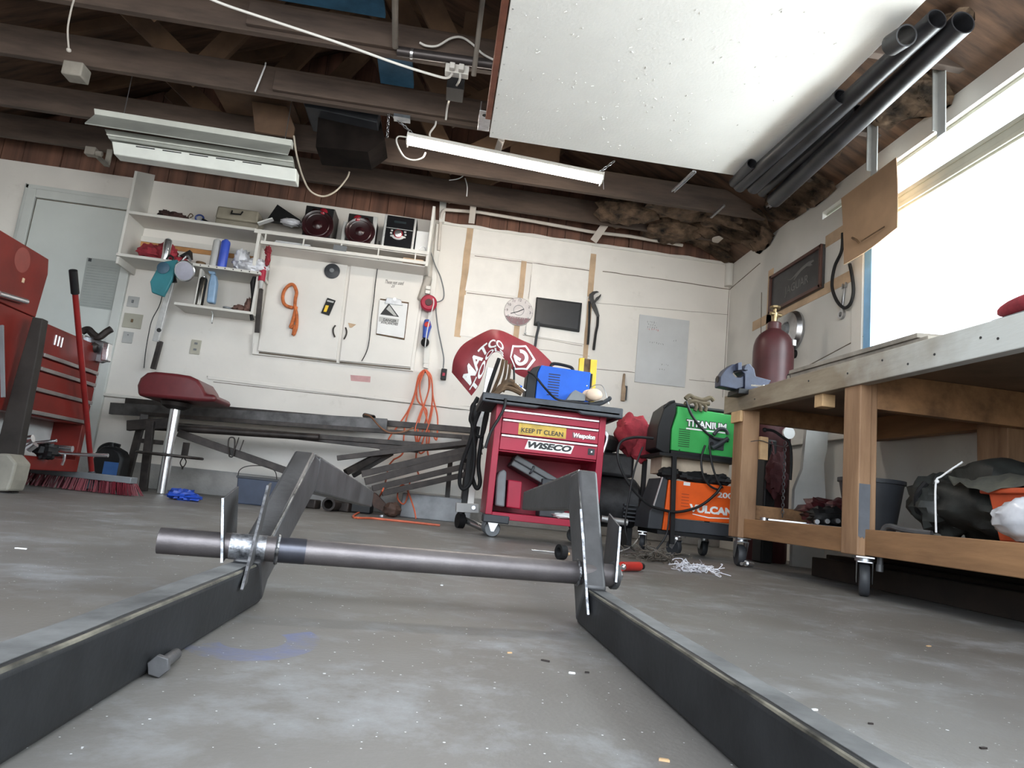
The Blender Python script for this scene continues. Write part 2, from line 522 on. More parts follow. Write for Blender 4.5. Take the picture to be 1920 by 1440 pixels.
# right wall with the window opening (main light + transom that runs further back)
wr = MB()
X0, X1 = RW, RW+0.10
SILL, MTOP, TBOT, TTOP = 1.08, 1.955, 2.065, 2.288
wr.box((X0, -1.1, 0), (X1, 5.5, SILL)); wr.box((X0, -1.1, TTOP), (X1, 5.5, WT))
wr.box((X0, 3.60, SILL), (X1, 5.5, 2.235)); wr.box((X0, 4.07, 2.235), (X1, 5.5, TTOP)); wr.box((X0, -1.1, SILL), (X1, -0.4, TTOP))
struct(wr.build('wall_right', M_wall2, smooth=False))
fw = MB(); fw.box((LW, -1.2, 0), (-2.85, -1.1, WT)); fw.box((1.30, -1.2, 0), (RW, -1.1, WT)); fw.box((-2.85, -1.2, 2.2), (1.30, -1.1, WT))
struct(fw.build('wall_front', M_wall2, smooth=False))

# gable boards above the back wall (old vertical siding)
mg = mat('gable_siding', (0.21, 0.10, 0.065), 0.85, var=0.0, col2=(0.075, 0.038, 0.028), scale=2.3, stretch=(4.2, 1, 0.18), bump=0.1)
GX, GZ = -0.95, 3.95
gb = MB()
xs = LW
rnd = random.Random(3)
while xs < RW:
    xe = min(RW, xs+rnd.uniform(0.10, 0.16))
    def rz(x): return WT + (GZ-WT)*(1-abs((x-GX)/((RW-GX) if x > GX else (GX-LW))))
    dy = rnd.uniform(0, 0.02)
    a = (xs, 5.505+dy, WT-0.03); b_ = (xe-0.004, 5.505+dy, WT-0.03); c_ = (xe-0.004, 5.505+dy, rz(xe)); d_ = (xs, 5.505+dy, rz(xs))
    gb.prism([a, b_, c_, d_], (0, 0.08, 0))
    xs = xe
gb.prism([(LW, 5.59, WT-0.03), (RW, 5.59, WT-0.03), (RW, 5.59, WT+0.1), (GX, 5.59, GZ+0.05), (LW, 5.59, WT+0.1)], (0, 0.05, 0))
struct(gb.build('wall_gable', mg, smooth=False))
# roof
mr = mat('roof_sheathing', (0.16, 0.09, 0.055), 0.85, var=0.0, col2=(0.05, 0.03, 0.022), scale=3, stretch=(1, 6, 1), bump=0.1)
rf = MB()
rf.hexa([(GX, -1.3, GZ), (RW+0.02, -1.3, WT-0.02), (RW+0.02, 5.7, WT-0.02), (GX, 5.7, GZ), (GX, -1.3, GZ+0.05), (RW+0.02, -1.3, WT+0.1), (RW+0.02, 5.7, WT+0.1), (GX, 5.7, GZ+0.05)])
rf.hexa([(LW-0.3, -1.3, WT-0.02), (GX, -1.3, GZ), (GX, 5.7, GZ), (LW-0.3, 5.7, WT-0.02), (LW-0.3, -1.3, WT+0.1), (GX, -1.3, GZ+0.05), (GX, 5.7, GZ+0.05), (LW-0.3, 5.7, WT+0.1)])
struct(rf.build('ceiling', mr, smooth=False))
# trusses: joist, two rafters, webs; one structure each
for k, (y, zb) in enumerate(((-1.0, 2.44), (-0.50, 2.44), (0.15, 2.44), (0.80, 2.44), (1.45, 2.44), (2.10, 2.44), (2.74, 2.44), (3.36, 2.44), (3.95, 2.44), (4.60, 2.44), (5.24, 2.50))):
    j = MB(); j.box((LW, y, zb), (RW, y+0.042, zb+0.185))
    if k in (7, 8):
        j.box((-1.25, y-0.03, zb+0.02), (0.05, y, zb+0.15))
    struct(j.build('ceiling_joist', M_joist, bevel=0.004, smooth=False))
    t = MB()
    t.bar((RW-0.02, y+0.06, WT+0.13), (GX, y+0.06, GZ-0.06), 0.04, 0.12); t.bar((LW+0.02, y+0.06, WT+0.13), (GX, y+0.06, GZ-0.06), 0.04, 0.12)
    for (xa, xb, zt) in ((-1.7, -2.45, 3.10), (-1.75, -0.95, 3.80), (-0.15, -0.95, 3.80), (-0.2, 0.7, 3.15)):
        t.bar((xa, y+0.06, zb+0.06), (xb, y+0.06, zt), 0.038, 0.13)
    struct(t.build('roof_truss', M_rafter, bevel=0.003, smooth=False))
    # short blocking between the joists
    if 5 <= k <= 9 and k != 8:
        bl = MB(); bl.box((-1.55+0.2*k, y+0.10, zb+0.12), (-1.18+0.2*k, y+0.14, zb+0.40)); struct(bl.build('roof_block', M_rafter, smooth=False))

# stem wall (raised concrete foot of the back wall)
struct(MB().box((LW, 5.44, 0), (RW, 5.5, 0.185)).build('baseboard_back', M_conc, bevel=0.006))

# seams, bare tape joints and boards on the back wall
Y0 = BW
tp = MB()
for (x, z0, z1, wd) in ((0.035, 1.46, 2.40, 0.055), (0.515, 1.47, 2.18, 0.045), (1.10, 1.95, 2.33, 0.05), (1.105, 1.35, 1.94, 0.04)):
    n = 9; L = []; R_ = []
    for i in range(n+1):
        z = z0+(z1-z0)*i/n; e = 0.008*noise.noise((x*9, z*11, 1)); L.append((x-wd/2+e, Y0-0.003, z)); R_.append((x+wd/2+e*0.5, Y0-0.003, z))
    tp.prism(L+R_[::-1], (0, 0.004, 0))
struct(tp.build('trim_1', M_tan, smooth=False))
sm = MB()
def seam(p0, p1, wd=0.006, wob=0.004):
    p0, p1 = aty(*p0, Y0), aty(*p1, Y0); n = max(3, int((p1-p0).length/0.06)); d = (p1-p0).normalized(); s = Vector((-d.z, 0, d.x))
    A, B = [], []
    for i in range(n+1):
        q = p0.lerp(p1, i/n); e = noise.noise(q*8)*wob; A.append(q+s*(e+wd/2*(0.6+0.6*noise.noise(q*20)))); B.append(q+s*(e-wd/2))
    for q in A+B:
        q.y = Y0-0.002
    sm.prism(A+B[::-1], (0, 0.003, 0))
for a, b, wd in (((890, 480), (1105, 507), 0.006), ((875, 549), (967, 560), 0.007), ((388, 706), (905, 766), 0.005), ((400, 716), (905, 772), 0.006),
                 ((1130, 508), (1372, 543), 0.008), ((1118, 568), (1365, 590), 0.003), ((980, 628), (1092, 649), 0.004), ((1000, 493), (990, 560), 0.003),
                 ((1118, 692), (1190, 698), 0.005), ((1292, 712), (1362, 719), 0.004), ((1118, 694), (1112, 770), 0.003),
                 ((1370, 492), (1355, 745), 0.004), ((905, 640), (1105, 668), 0.003)):
    seam(a, b, wd)
struct(sm.build('trim_2', M_seam, smooth=False))
# lighter boards nailed on the wall (slightly proud)
bd = MB()
def wboard(px, t=0.012):
    q = [aty(x, y, Y0) for x, y in px]
    for v in q: v.y = Y0-t
    bd.prism(q, (0, t+0.001, 0))
wboard(((888, 428), (1110, 460), (1104, 504), (882, 476)), 0.006)
wboard(((883, 484), (974, 495), (966, 556), (872, 545)), 0.005)
wboard(((871, 553), (964, 563), (958, 640), (862, 630)), 0.005)
wboard(((998, 494), (1104, 510), (1094, 646), (985, 628)), 0.010)
struct(bd.build('trim_3', mat('fresh_white_board', (0.80, 0.77, 0.73), 0.6, var=0.03), bevel=0.002, smooth=False))
# torn upper edge of the wallboard and a white corner strip
tr = MB()
n = 46; A = []; B = []
for i in range(n+1):
    x = -0.28+(RW+0.28)*i/n; A.append((x, Y0-0.012, WT+0.012*noise.noise((x*6, 0, 0))+0.004)); B.append((x, Y0-0.012, WT-0.02+0.004*noise.noise((x*9, 3, 0))))
tr.prism(A+B[::-1], (0, 0.012, 0))
struct(tr.build('trim_4', M_white, smooth=False))
struct(MB().cyl((RW-0.03, Y0-0.03, 2.20), (RW-0.03, Y0-0.03, 2.40), 0.035, n=14).build('trim_5', M_wall2))
# door in the back wall, left
DX0, DX1, DZ = -3.36, -2.64, 2.13
struct(MB().box((DX0, Y0-0.012, 0.01), (DX1, Y0+0.02, DZ)).build('door_1', M_doorp, bevel=0.002, smooth=False))
dc = MB()
dc.box((DX0-0.075, Y0-0.03, 0), (DX0-0.008, Y0, DZ+0.075)); dc.box((DX0-0.008, Y0-0.03, DZ+0.008), (DX1+0.02, Y0, DZ+0.075))
dc.box((DX0-0.10, Y0-0.018, 0), (DX0-0.075, Y0, DZ+0.11)); dc.box((DX0-0.10, Y0-0.018, DZ+0.075), (DX1+0.02, Y0, DZ+0.11))
dc.box((DX1+0.006, Y0-0.03, 0), (DX1+0.075, Y0, DZ))
struct(dc.build('door_trim', M_trim, bevel=0.004, smooth=False))
struct(MB().box((DX0-0.008, Y0-0.004, 0), (DX0, Y0, DZ+0.008)).box((DX0, Y0-0.004, DZ), (DX1, Y0, DZ+0.008)).build('trim_6', M_seam, smooth=False))

# window 1: frame bars and panes
mw = mat('window_frame_paint', (0.56, 0.56, 0.47), 0.45, var=0.06, scale=5)
mblue = mat('blue_window_tape', (0.22, 0.45, 0.72), 0.5, var=0.08)
wn = MB()
wn.box((RW-0.015, -0.4, MTOP), (RW+0.07, 3.60, TBOT))               # rail between main light and transom
wn.box((RW-0.028, -0.4, MTOP+0.012), (RW-0.015, 3.60, MTOP+0.038)); wn.box((RW-0.022, -0.4, TBOT-0.03), (RW-0.015, 3.60, TBOT-0.012))
wn.box((RW+0.03, -0.4, TTOP-0.02), (RW+0.07, 4.07, TTOP)); wn.box((RW+0.02, 3.545, SILL), (RW+0.09, 3.60, MTOP)); wn.box((RW+0.02, -0.4, SILL), (RW+0.09, 3.6, SILL+0.04))
for y in (1.7,):
    wn.box((RW+0.02, y, SILL), (RW+0.08, y+0.05, MTOP))
wf = struct(wn.build('window_1', mw, bevel=0.004, smooth=False))
gl = bpy.data.materials.new('window_glass'); gl.use_nodes = True
nt = gl.node_tree; nt.nodes.clear()
o_ = nt.nodes.new('ShaderNodeOutputMaterial'); mx = nt.nodes.new('ShaderNodeMixShader'); tr_ = nt.nodes.new('ShaderNodeBsdfTransparent'); gs = nt.nodes.new('ShaderNodeBsdfGlossy')
gs.inputs['Roughness'].default_value = 0.03; mx.inputs[0].default_value = 0.06; tr_.inputs[0].default_value = (0.95, 0.97, 0.97, 1)
nt.links.new(tr_.outputs[0], mx.inputs[1]); nt.links.new(gs.outputs[0], mx.inputs[2]); nt.links.new(mx.outputs[0], o_.inputs[0])
struct(MB().box((RW+0.045, -0.36, SILL+0.04), (RW+0.050, 3.545, MTOP)).build('window_pane', gl, wf, smooth=False))
struct(MB().box((RW+0.045, -0.36, TBOT), (RW+0.050, 3.60, TTOP-0.02)).box((RW+0.045, 3.60, 2.235), (RW+0.050, 4.07, TTOP-0.02)).build('window_pane', gl, wf, smooth=False))
struct(MB().box((RW+0.0, 3.535, SILL), (RW+0.02, 3.60, MTOP)).build('window_tape', mblue, wf, smooth=False))
# casing down the left side of the window and torn tape band on the right wall
wc = MB(); wc.box((RW-0.012, 3.60, SILL-0.1), (RW, 3.70, MTOP+0.1))
struct(wc.build('trim_7', M_wall2, bevel=0.003))
rb = MB()
rb.box((RW-0.003, 3.72, 1.70), (RW, 5.03, 1.775)); rb.box((RW-0.003, 4.72, 1.56), (RW, 4.80, 2.12)); rb.box((RW-0.003, 3.74, 2.02), (RW, 4.02, 2.10))
struct(rb.build('trim_8', M_tan, smooth=False))
rs = MB()
for (ya, za, yb, zb_) in ((5.5, 2.19, 4.95, 2.235), (4.9, 1.98, 4.85, 1.2), (3.6, 1.33, 4.6, 1.22)):
    rs.bar((RW-0.001, ya, za), (RW-0.001, yb, zb_), 0.006, 0.004)
struct(rs.build('trim_9', M_seam, smooth=False))

# ================================================================== WELDED FRAME IN THE FOREGROUND
frame = thing('steel_chassis', 'bare welded steel chassis with raised ends and round cross tube on the floor', 'frame', (0.01, 0.9, 0))
M_edge = mat('ground_bright_steel', (0.42, 0.43, 0.46), 0.42, 0.85, var=0.35, scale=70, bump=0.12, bscale=300)
M_weld = mat('weld_bead', (0.30, 0.30, 0.31), 0.35, 0.9, var=0.3, scale=80, bump=0.4, bscale=120)


def rail(xi, xo, y1, up0, up1, tail, name):
    """floor rail, leaning upright, raised tail as three tube lengths; tail=(y, z_top, z_bottom)"""
    a, b = min(xi, xo), max(xi, xo)
    m = MB(); m.hexa([(a, -0.9, 0), (b, -0.9, 0), (b, y1, 0), (a, y1, 0), (a, -0.9, 0.066), (b, -0.9, 0.066), (b, y1-0.055, 0.066), (a, y1-0.055, 0.066)])
    fr_ = m.build('floor_rail', M_rail, frame, bevel=0.007, seg=3)
    # settled dust and scuffs along the top, bare worn arris on the inner edge
    n = 60; A = []; B = []
    for i in range(n+1):
        y = -0.85+(y1-0.09+0.85)*i/n; A.append((a+0.0066+0.0012*noise.noise((y*14, xi*9, 2)), y, 0.0659)); B.append((b-0.0066+0.0012*noise.noise((y*11, xi*7, 8)), y, 0.0659))
    MB().grid([[p_, q_] for p_, q_ in zip(A, B)], (0, 0, 0.0006)).build('dust_film', M_dustf, fr_, smooth=False)
    xe = xi-0.0035 if xi < 0 else xi+0.0035
    pts = [(xe+0.0008*noise.noise((i*0.7, 3, xi)), -0.85+(y1-0.07+0.85)*i/60, 0.0625) for i in range(61)]
    MB().tube(pts, 0.0026, 8, rs=[0.0026+0.0004*noise.noise((i*1.1, 9, xi)) for i in range(61)]).build('worn_edge', M_worn, fr_)
    (ya, za), (yb, zb) = up0, up1
    # upright: section in the Y-Z plane pushed along X
    m = MB(); m.prism([(a, y1-0.055, 0.066), (a, y1, 0.0), (a, y1+0.02, 0.03), (a, yb+0.07, zb-0.075), (a, yb+0.075, zb-0.01), (a, yb, zb)], (b-a, 0, 0))
    m.build('upright', M_steel, frame, bevel=0.006, seg=3)
    yt, zt, zl = tail
    m = MB(); m.prism([(a, yb+0.071, zb-0.004), (a, yb+0.066, zb-0.080), (a, yt, zl), (a, yt, zt)], (b-a, 0, 0))
    m.build('raised_rail', M_steel, frame, bevel=0.005, seg=3)
    s_ = -1 if xi < 0 else 1; xq = xi+s_*0.0022
    pts = curve([(xq, y1-0.05, 0.075), (xq, (y1-0.055+yb)/2+0.0022, (0.066+zb)/2-0.001), (xq, yb+0.004, zb-0.004)], 14)
    MB().tube([p_+Vector((0.0006*noise.noise(p_*60), 0, 0)) for p_ in pts], 0.0022, 7).build('bare_edge', M_bare, frame)
    pts = [Vector((xq, yb+0.002, zb-0.0022)).lerp(Vector((xq, yt, zt-0.0022)), i/30) for i in range(31)]
    MB().tube(pts, 0.0020, 7).build('bare_edge', M_bare, frame)


M_dustf = mat('floor_dust', (0.15, 0.152, 0.152), 0.75, var=0.0, col2=(0.045, 0.045, 0.046), scale=11, bump=0.1)
M_worn = mat('worn_steel_edge', (0.125, 0.115, 0.090), 0.6, 0.1, var=0.45, scale=18)
M_bare = mat('bare_scraped_edge', (0.24, 0.235, 0.225), 0.42, 0.6, var=0.5, scale=30)
M_rail = mat('rail_steel', (0.020, 0.021, 0.023), 0.5, 0.0, var=0.25, scale=7, bump=0.05, bscale=80, spec=0.25)
rail(-0.248, -0.290, 1.165, (1.12, 0.066), (1.44, 0.252), (2.95, 0.175, 0.11), 'left')
rail(0.275, 0.313, 1.245, (1.20, 0.066), (1.335, 0.273), (2.14, 0.229, 0.174), 'right')
# cross tube lying over both rails
ax0, ax1 = Vector((-0.398, 1.105, 0.0855)), Vector((0.335, 1.235, 0.0868))
ax = MB(); ax.tube([ax0.lerp(ax1, i/12) for i in range(13)], 0.0195, 28); ax.build('cross_tube', mat('cross_tube_steel', (0.20, 0.18, 0.18), 0.42, 0.7, var=0.0, col2=(0.085, 0.075, 0.078), scale=6, bump=0.05, bscale=260), frame)
dx = (ax1-ax0).normalized()
# ground-bright band between the left plates
g = MB(); g.tube([ax0.lerp(ax1, 0.135), ax0.lerp(ax1, 0.205)], 0.0199, 28); g.build('ground_band', M_edge, frame)
g = MB(); g.tube([ax0.lerp(ax1, 0.232), ax0.lerp(ax1, 0.285)], 0.01985, 28); g.build('heat_band', mat('heat_blued_steel', (0.075, 0.076, 0.092), 0.32, 0.7, var=0.3), frame)
# weld rings
for f_ in (0.228, 0.905):
    m = MB(); ring = []; c = ax0.lerp(ax1, f_); u = dx.orthogonal().normalized(); s = dx.cross(u)
    m.tube([c+(u*cos(2*pi*k/24)+s*sin(2*pi*k/24))*(0.0195+0.0015*sin(k*5)) for k in range(25)], 0.0032, 6, cap=False); m.build('weld_bead', M_weld, frame)
# end cap washers right
m = MB(); m.cyl(ax1-dx*0.004, ax1+dx*0.004, 0.024); m.build('end_plate', M_steel, frame)
m = MB(); m.lathe([(0.010, 0), (0.010, 0.007), (0.006, 0.010)], ax1+dx*0.006, dx, 6); m.build('bolt_head', M_zinc, frame)


def tab(pts, thick, name='tab_plate'):
    """thin side plate: polygon in world coordinates, bright sheared front edge"""
    q = [Vector(p) for p in pts]; n = (q[1]-q[0]).cross(q[2]-q[0]).normalized()
    m = MB(); m.prism([p-n*thick/2 for p in q], n*thick); o = m.build(name, M_steel, frame, bevel=0.0006)
    e = MB(); a, b = q[0], q[1]; d = (q[2]-q[1]); d = (d-(b-a)*(d.dot(b-a)/(b-a).length_squared)).normalized()
    e.bar(a-d*0.0004, b-d*0.0004, thick*1.04, 0.0016, d); e.build('sheared_edge', M_edge, o)
    return o


# left outer plate, left inner plate (edge on), right inner plate, right outer plate
def yp(x, y, Y): return aty(x, y, Y)
tab([yp(416, 1055, 1.09), yp(418, 934, 1.10), yp(446, 912, 1.20), yp(441, 1020, 1.22)], 0.0035)
tab([yp(453, 1106, 1.00), yp(502, 911, 1.16), yp(508, 905, 1.23), yp(472, 1075, 1.12)], 0.0035)
tab([yp(1103, 1153, 1.13), yp(1089, 955, 1.22), yp(1085, 958, 1.34), yp(1096, 1130, 1.24)], 0.0035)
tab([yp(1155, 1092, 1.20), yp(1163, 988, 1.23), yp(1143, 963, 1.36), yp(1131, 1070, 1.34)], 0.0035)
# loose hex bolt on the floor
bt = thing('hex_bolt', 'dark hex bolt lying on the floor against the left rail', 'bolt', atz(310, 1245))
a, b = atz(296, 1250, 0.0105), atz(341, 1218, 0.0065)
d = (b-a).normalized()
m = MB(); m.lathe([(0.0105, 0), (0.0105, 0.008)], a, d, 6); m.build('bolt_head', M_steel, bt, bevel=0.0008)
m = MB(); m.cyl(a+d*0.008, a+d*0.062, 0.006, n=14); m.build('bolt_shank', M_steel, bt)

# ================================================================== OVERHEAD
PZ = 2.20
# white tilted-up panel
mp_ = mat('white_textured_panel', (0.90, 0.90, 0.87), 0.45, var=0.02, scale=3, bump=0.13, bscale=70)
nt, p = nodes_of(mp_)
src = p.inputs['Base Color'].links[0].from_socket
tc = nt.nodes.new('ShaderNodeTexCoord')
gd = thing('overhead_sheet', 'large white textured panel hung flat overhead, rusty steel rail along its side', 'panel', (0.8, 2.3, PZ))
m = MB(); m.box((0.067, 0.9, PZ), (1.60, 3.615, PZ+0.028)); m.build('panel_sheet', mp_, gd, bevel=0.002, smooth=False)
mrust = mat('rusty_primer', (0.33, 0.125, 0.08), 0.6, var=0.2, scale=6, bump=0.1)
m = MB(); m.box((0.030, 0.9, PZ+0.015), (0.062, 3.46, PZ+0.10)); m.build('side_rail', mrust, gd, bevel=0.003)
m = MB(); m.box((0.10, 3.58, PZ+0.03), (1.58, 3.61, PZ+0.07)); m.build('end_rail', M_rafter, gd)
# corner bracket with a hole
m = MB(); M_ = Matrix.Translation((0.03, 3.50, PZ+0.03))
m.M = M_
m.box((-0.035, -0.10, -0.005), (0.03, 0.10, 0.0)); m.box((-0.035, -0.10, 0), (-0.028, 0.10, 0.05)); m.box((-0.035, 0.093, 0), (0.03, 0.10, 0.05))
br = m.build('corner_bracket', M_zinc, gd, bevel=0.0015)
m = MB(); m.cyl((0.025, 3.44, PZ+0.0235), (0.025, 3.44, PZ+0.029), 0.013, n=16); m.build('bolt_hole', M_black, br)
for k in range(14):
    y = 3.56-0.125*k
    m = MB(); m.ball((0.082, y, PZ), (0.0045, 0.0045, 0.002), 8, 5); m.build('rivet', M_alu, gd)
# pale flecks knocked off the panel surface: part of its finish
rnd = random.Random(11); m = MB()
for k in range(230):
    x = rnd.uniform(0.12, 1.45); y = rnd.uniform(1.5, 3.55); a = rnd.gauss(1.9, 0.5); l = rnd.uniform(0.003, 0.016)
    m.bar((x, y, PZ-0.0012), (x+l*cos(a), y+l*sin(a), PZ-0.0012), 0.0022, 0.003)
o = m.build('paint_ridges', mat('gloss_white_ridge', (0.9, 0.9, 0.88), 0.15, var=0.02), gd, smooth=False); o['kind'] = 'stuff'

# black pipes slung under its right edge
def pipe_thing(name, label, a, b, r, ri, n=24):
    a, b = Vector(a), Vector(b)
    o = MB().pipe(a, b, r, ri, n).build(name, M_pipe, origin=(a+b)/2)
    return tag(o, label, 'pipe', 'black plastic pipes slung under the white panel')


M_pipe = mat('black_abs_pipe', (0.020, 0.020, 0.023), 0.38, var=0.3, scale=5, bump=0.04)
pipe_thing('plastic_pipe', 'fat black pipe nearest the window of the overhead bundle', atz(1452, 375, 2.13), atz(1806, 42, 2.13)-Vector((0, 0, 0)), 0.046, 0.041)
pipe_thing('plastic_pipe', 'long black pipe second from the window in the overhead bundle, carrying a coupling', atz(1412, 352, 2.142), atz(1757, 35, 2.142), 0.040, 0.035)
pipe_thing('plastic_pipe', 'shorter black pipe with an open end midway along the overhead bundle', atz(1386, 350, 2.150), atz(1577, 181, 2.150), 0.036, 0.031)
pipe_thing('plastic_pipe', 'short stub of thin black pipe at the far end of the overhead bundle', atz(1376, 343, 2.168), atz(1410, 307, 2.168), 0.030, 0.026)
pipe_thing('plastic_pipe', 'thin black pipe wedged between the two longest overhead pipes', atz(1428, 362, 2.165), atz(1610, 205, 2.165), 0.026, 0.022)
c0 = atz(1672, 84, 2.125); c1 = atz(1700, 66, 2.100)
tag(MB().pipe(c0, c1, 0.042, 0.036).build('pipe_coupling', M_pipe), 'short dark pipe coupling sitting against the black overhead pipes', 'pipe')
for (a, b, wd, lab) in (((1478, 366), (1440, 388), 0.022, 'pale metal channel sticking out of the fat overhead black pipe'),
                        ((1302, 322), (1262, 359), 0.018, 'pale metal channel poking past the far edge of the white panel'),
                        ((1358, 385), (1333, 408), 0.010, 'thin pale rod above the wall, in front of the insulation')):
    pa, pb = (atz(*a, 2.16), atz(*b, 2.16)) if wd > 0.012 else (atz(*a, 2.432), atz(*b, 2.432))
    m = MB(); up = Vector((0, 0, 1)); s = (pb-pa).normalized().cross(up)*wd/2
    for q in (-1, 1):
        m.bar(pa+s*q, pb+s*q, 0.004, 0.012)
    m.bar(pa+up*0.005, pb+up*0.005, wd, 0.003)
    tag(m.build('metal_channel', M_zinc, smooth=False), lab, 'metal channel')
# hangers near the window
M_hang = mat('grey_hanger_paint', (0.52, 0.54, 0.54), 0.5, var=0.08)
for (xt, yt, xb, yb, lab) in ((1640, 205, 1638, 326, 'pale angle hanger dropping in front of the cardboard sheet'), (1772, 105, 1765, 252, 'pale angle hanger farther along, over the top of the window')):
    b_ = atx(xb, yb, 2.18); tpz = 2.56
    m = MB(); m.box((2.18, b_.y-0.025, b_.z), (2.186, b_.y+0.03, tpz)); m.box((2.155, b_.y+0.024, b_.z+0.03), (2.186, b_.y+0.03, tpz))
    tag(m.build('hanger', M_hang, bevel=0.001, smooth=False), lab, 'hanger', 'pale hangers by the window')
# cardboard sheet
q = [atx(1577, 372, 2.19), atx(1588, 497, 2.19), atx(1692, 428, 2.19), atx(1680, 295, 2.19)]
m = MB(); P = []
for i in range(9):
    row = []
    for j in range(9):
        a = q[0].lerp(q[3], i/8); b = q[1].lerp(q[2], i/8); v = a.lerp(b, j/8); v.x += 0.012*sin(i*0.5)*(j/8) - 0.02*(j/8)**2; row.append(v)
    P.append(row)
m.grid(P, (0.004, 0, 0))
cb = thing('cardboard_sheet', 'brown cardboard sheet hung over the top corner of the window', 'cardboard', q[0])
m.build('sheet', M_card, cb)
m = MB(); m.tube([atx(1615, 452, 2.158), atx(1640, 436, 2.16), atx(1658, 425, 2.162)], 0.0035, 5); m.tube([atx(1598, 446, 2.16), atx(1606, 450, 2.158), atx(1610, 455, 2.158)], 0.007, 6); m.build('tear', M_leather, cb)

# lit tube light on chains
M_glow = mat('lit_diffuser', (0.9, 0.88, 0.84), 0.5, emit=((1.0, 0.90, 0.78), 32))
L0, L1 = aty(764, 264, 4.0), aty(1128, 338, 4.0)
lt = thing('tube_light', 'lit four foot tube light hanging on chains below the joists', 'light', (L0+L1)/2)
d = (L1-L0).normalized(); F_ = axes(L0, d, (0, 0, 1)); LL = (L1-L0).length
m = MB(F_); m.box((0, -0.045, 0.012), (LL, 0.045, 0.035)); m.build('housing', M_white, lt, bevel=0.004)
m = MB(F_); n = 12
m.prism([(0.004, 0.036*cos(pi+pi*k/n), 0.012+0.036*sin(pi+pi*k/n)*0.95) for k in range(n+1)], (LL-0.008, 0, 0)); m.build('diffuser', M_glow, lt)
m = MB(F_); m.box((-0.004, -0.047, -0.02), (0.004, 0.047, 0.036)); m.build('end_cap', M_white, lt); m = MB(F_); m.box((LL-0.004, -0.047, -0.02), (LL+0.004, 0.047, 0.036)); m.build('end_cap', M_white, lt)


def chain(p0, p1, link, r, m_=None):
    m = MB(); p0, p1 = Vector(p0), Vector(p1); n = max(2, int((p1-p0).length/(link*0.78))); d = (p1-p0).normalized(); u = d.orthogonal().normalized(); s = d.cross(u)
    for i in range(n):
        c = p0.lerp(p1, (i+0.5)/n); e = u if i % 2 else s
        m.tube([c + d*cos(2*pi*k/10)*link/2 + e*sin(2*pi*k/10)*link*0.3 for k in range(11)], r, 5, cap=False)
    return m


chain(aty(728, 210, 3.97), aty(781, 257, 4.0), 0.026, 0.0026).build('chain', M_zinc, lt)
chain(aty(729, 212, 3.96), aty(726, 258, 3.96), 0.026, 0.0026).build('chain', M_zinc, lt)
chain(aty(1112, 332, 4.0), aty(1152, 302, 3.96), 0.026, 0.0026).build('chain', M_zinc, lt)
m = MB(); m.box((-0.52, 3.93, 2.415), (-0.42, 3.99, 2.435)); m.build('hook_plate', M_zinc, lt)
m = MB(); m.tube(curve([aty(766, 258, 4.0), aty(747, 256, 4.0), aty(744, 268, 4.0), aty(757, 293, 4.0), aty(775, 300, 4.0), aty(792, 296, 4.0), aty(798, 286, 4.0)]), 0.005, 6); m.build('cable_loop', M_white, lt)
m = MB(); m.tube(curve([aty(808, 262, 4.0), aty(806, 250, 3.97), aty(816, 235, 3.96), aty(818, 222, 3.96)]), 0.006, 6); m.build('feed_cable', M_white, lt)
m = MB(); m.tube([aty(1131, 335, 4.0), aty(1132, 355, 4.0)], 0.002, 5); m.build('pull_chain', M_zinc, lt)

# unlit fluorescent fixture cluster at left
fx = thing('shop_light', 'unlit white stepped fluorescent fixture hung under the left joists', 'light', aty(360, 270, 4.15))
def fx_bar(pts, name, m_, dy=0.05):
    q = [aty(x, y, 4.15) for x, y in pts]
    m = MB(); m.prism(q, (0, dy, 0)); return m.build(name, m_, fx, bevel=0.002, smooth=False)
YF = 4.15
M_fx = mat('aged_fixture_enamel', (0.62, 0.63, 0.58), 0.5, var=0.06, scale=5)
M_fxg = mat('grey_fixture_enamel', (0.33, 0.34, 0.31), 0.5, var=0.08, scale=5)
fx_bar(((176, 203), (548, 262), (546, 273), (177, 214)), 'lamp_channel', M_fx)
o = MB(); q = [aty(159, 230, YF-0.11), aty(178, 214, YF), aty(546, 273, YF), aty(540, 289, YF-0.11)]; o.prism(q, (0, 0.004, -0.006)); o.build('reflector', M_fxg, fx, smooth=False)
fx_bar(((196, 242), (548, 293), (551, 313), (204, 260)), 'lower_channel', M_fxg)
fx_bar(((200, 252), (550, 303), (551, 306), (202, 255)), 'channel_lip', M_fx, -0.012)
o = MB(); q = [aty(209, 264, YF-0.02), aty(556, 316, YF-0.02), aty(555, 340, YF-0.02), aty(213, 289, YF-0.02)]; o.prism(q, (0, 0.09, 0)); o.build('lens', mat('lamp_lens', (0.80, 0.82, 0.77), 0.4, var=0.04), fx, bevel=0.006)
for k in range(5):
    a = aty(255+50*k, 274.5+7.3*k, YF-0.022); b = aty(290+50*k, 279.5+7.3*k, YF-0.022)
    MB().bar(a, b, 0.004, 0.005).build('slot', M_black, fx, smooth=False)
for x_ in (-2.18, -1.2):
    MB().tube([(x_, 4.185, 2.24), (x_, 4.185, 2.60)], 0.0025, 5).build('hanger_wire', M_zinc, fx)
m = MB(); m.tube(curve([aty(551, 255, 4.2), aty(556, 290, 4.2), aty(567, 330, 4.3), aty(582, 358, 4.4), aty(606, 368, 4.5), aty(630, 358, 4.6), aty(650, 335, 4.6), aty(655, 322, 4.6)]), 0.006, 6)
tag(m.build('cable', mat('beige_cable', (0.50, 0.44, 0.36), 0.6), origin=aty(606, 368, 4.5)), 'beige cable drooping from the unlit fixture over the speakers', 'cable')
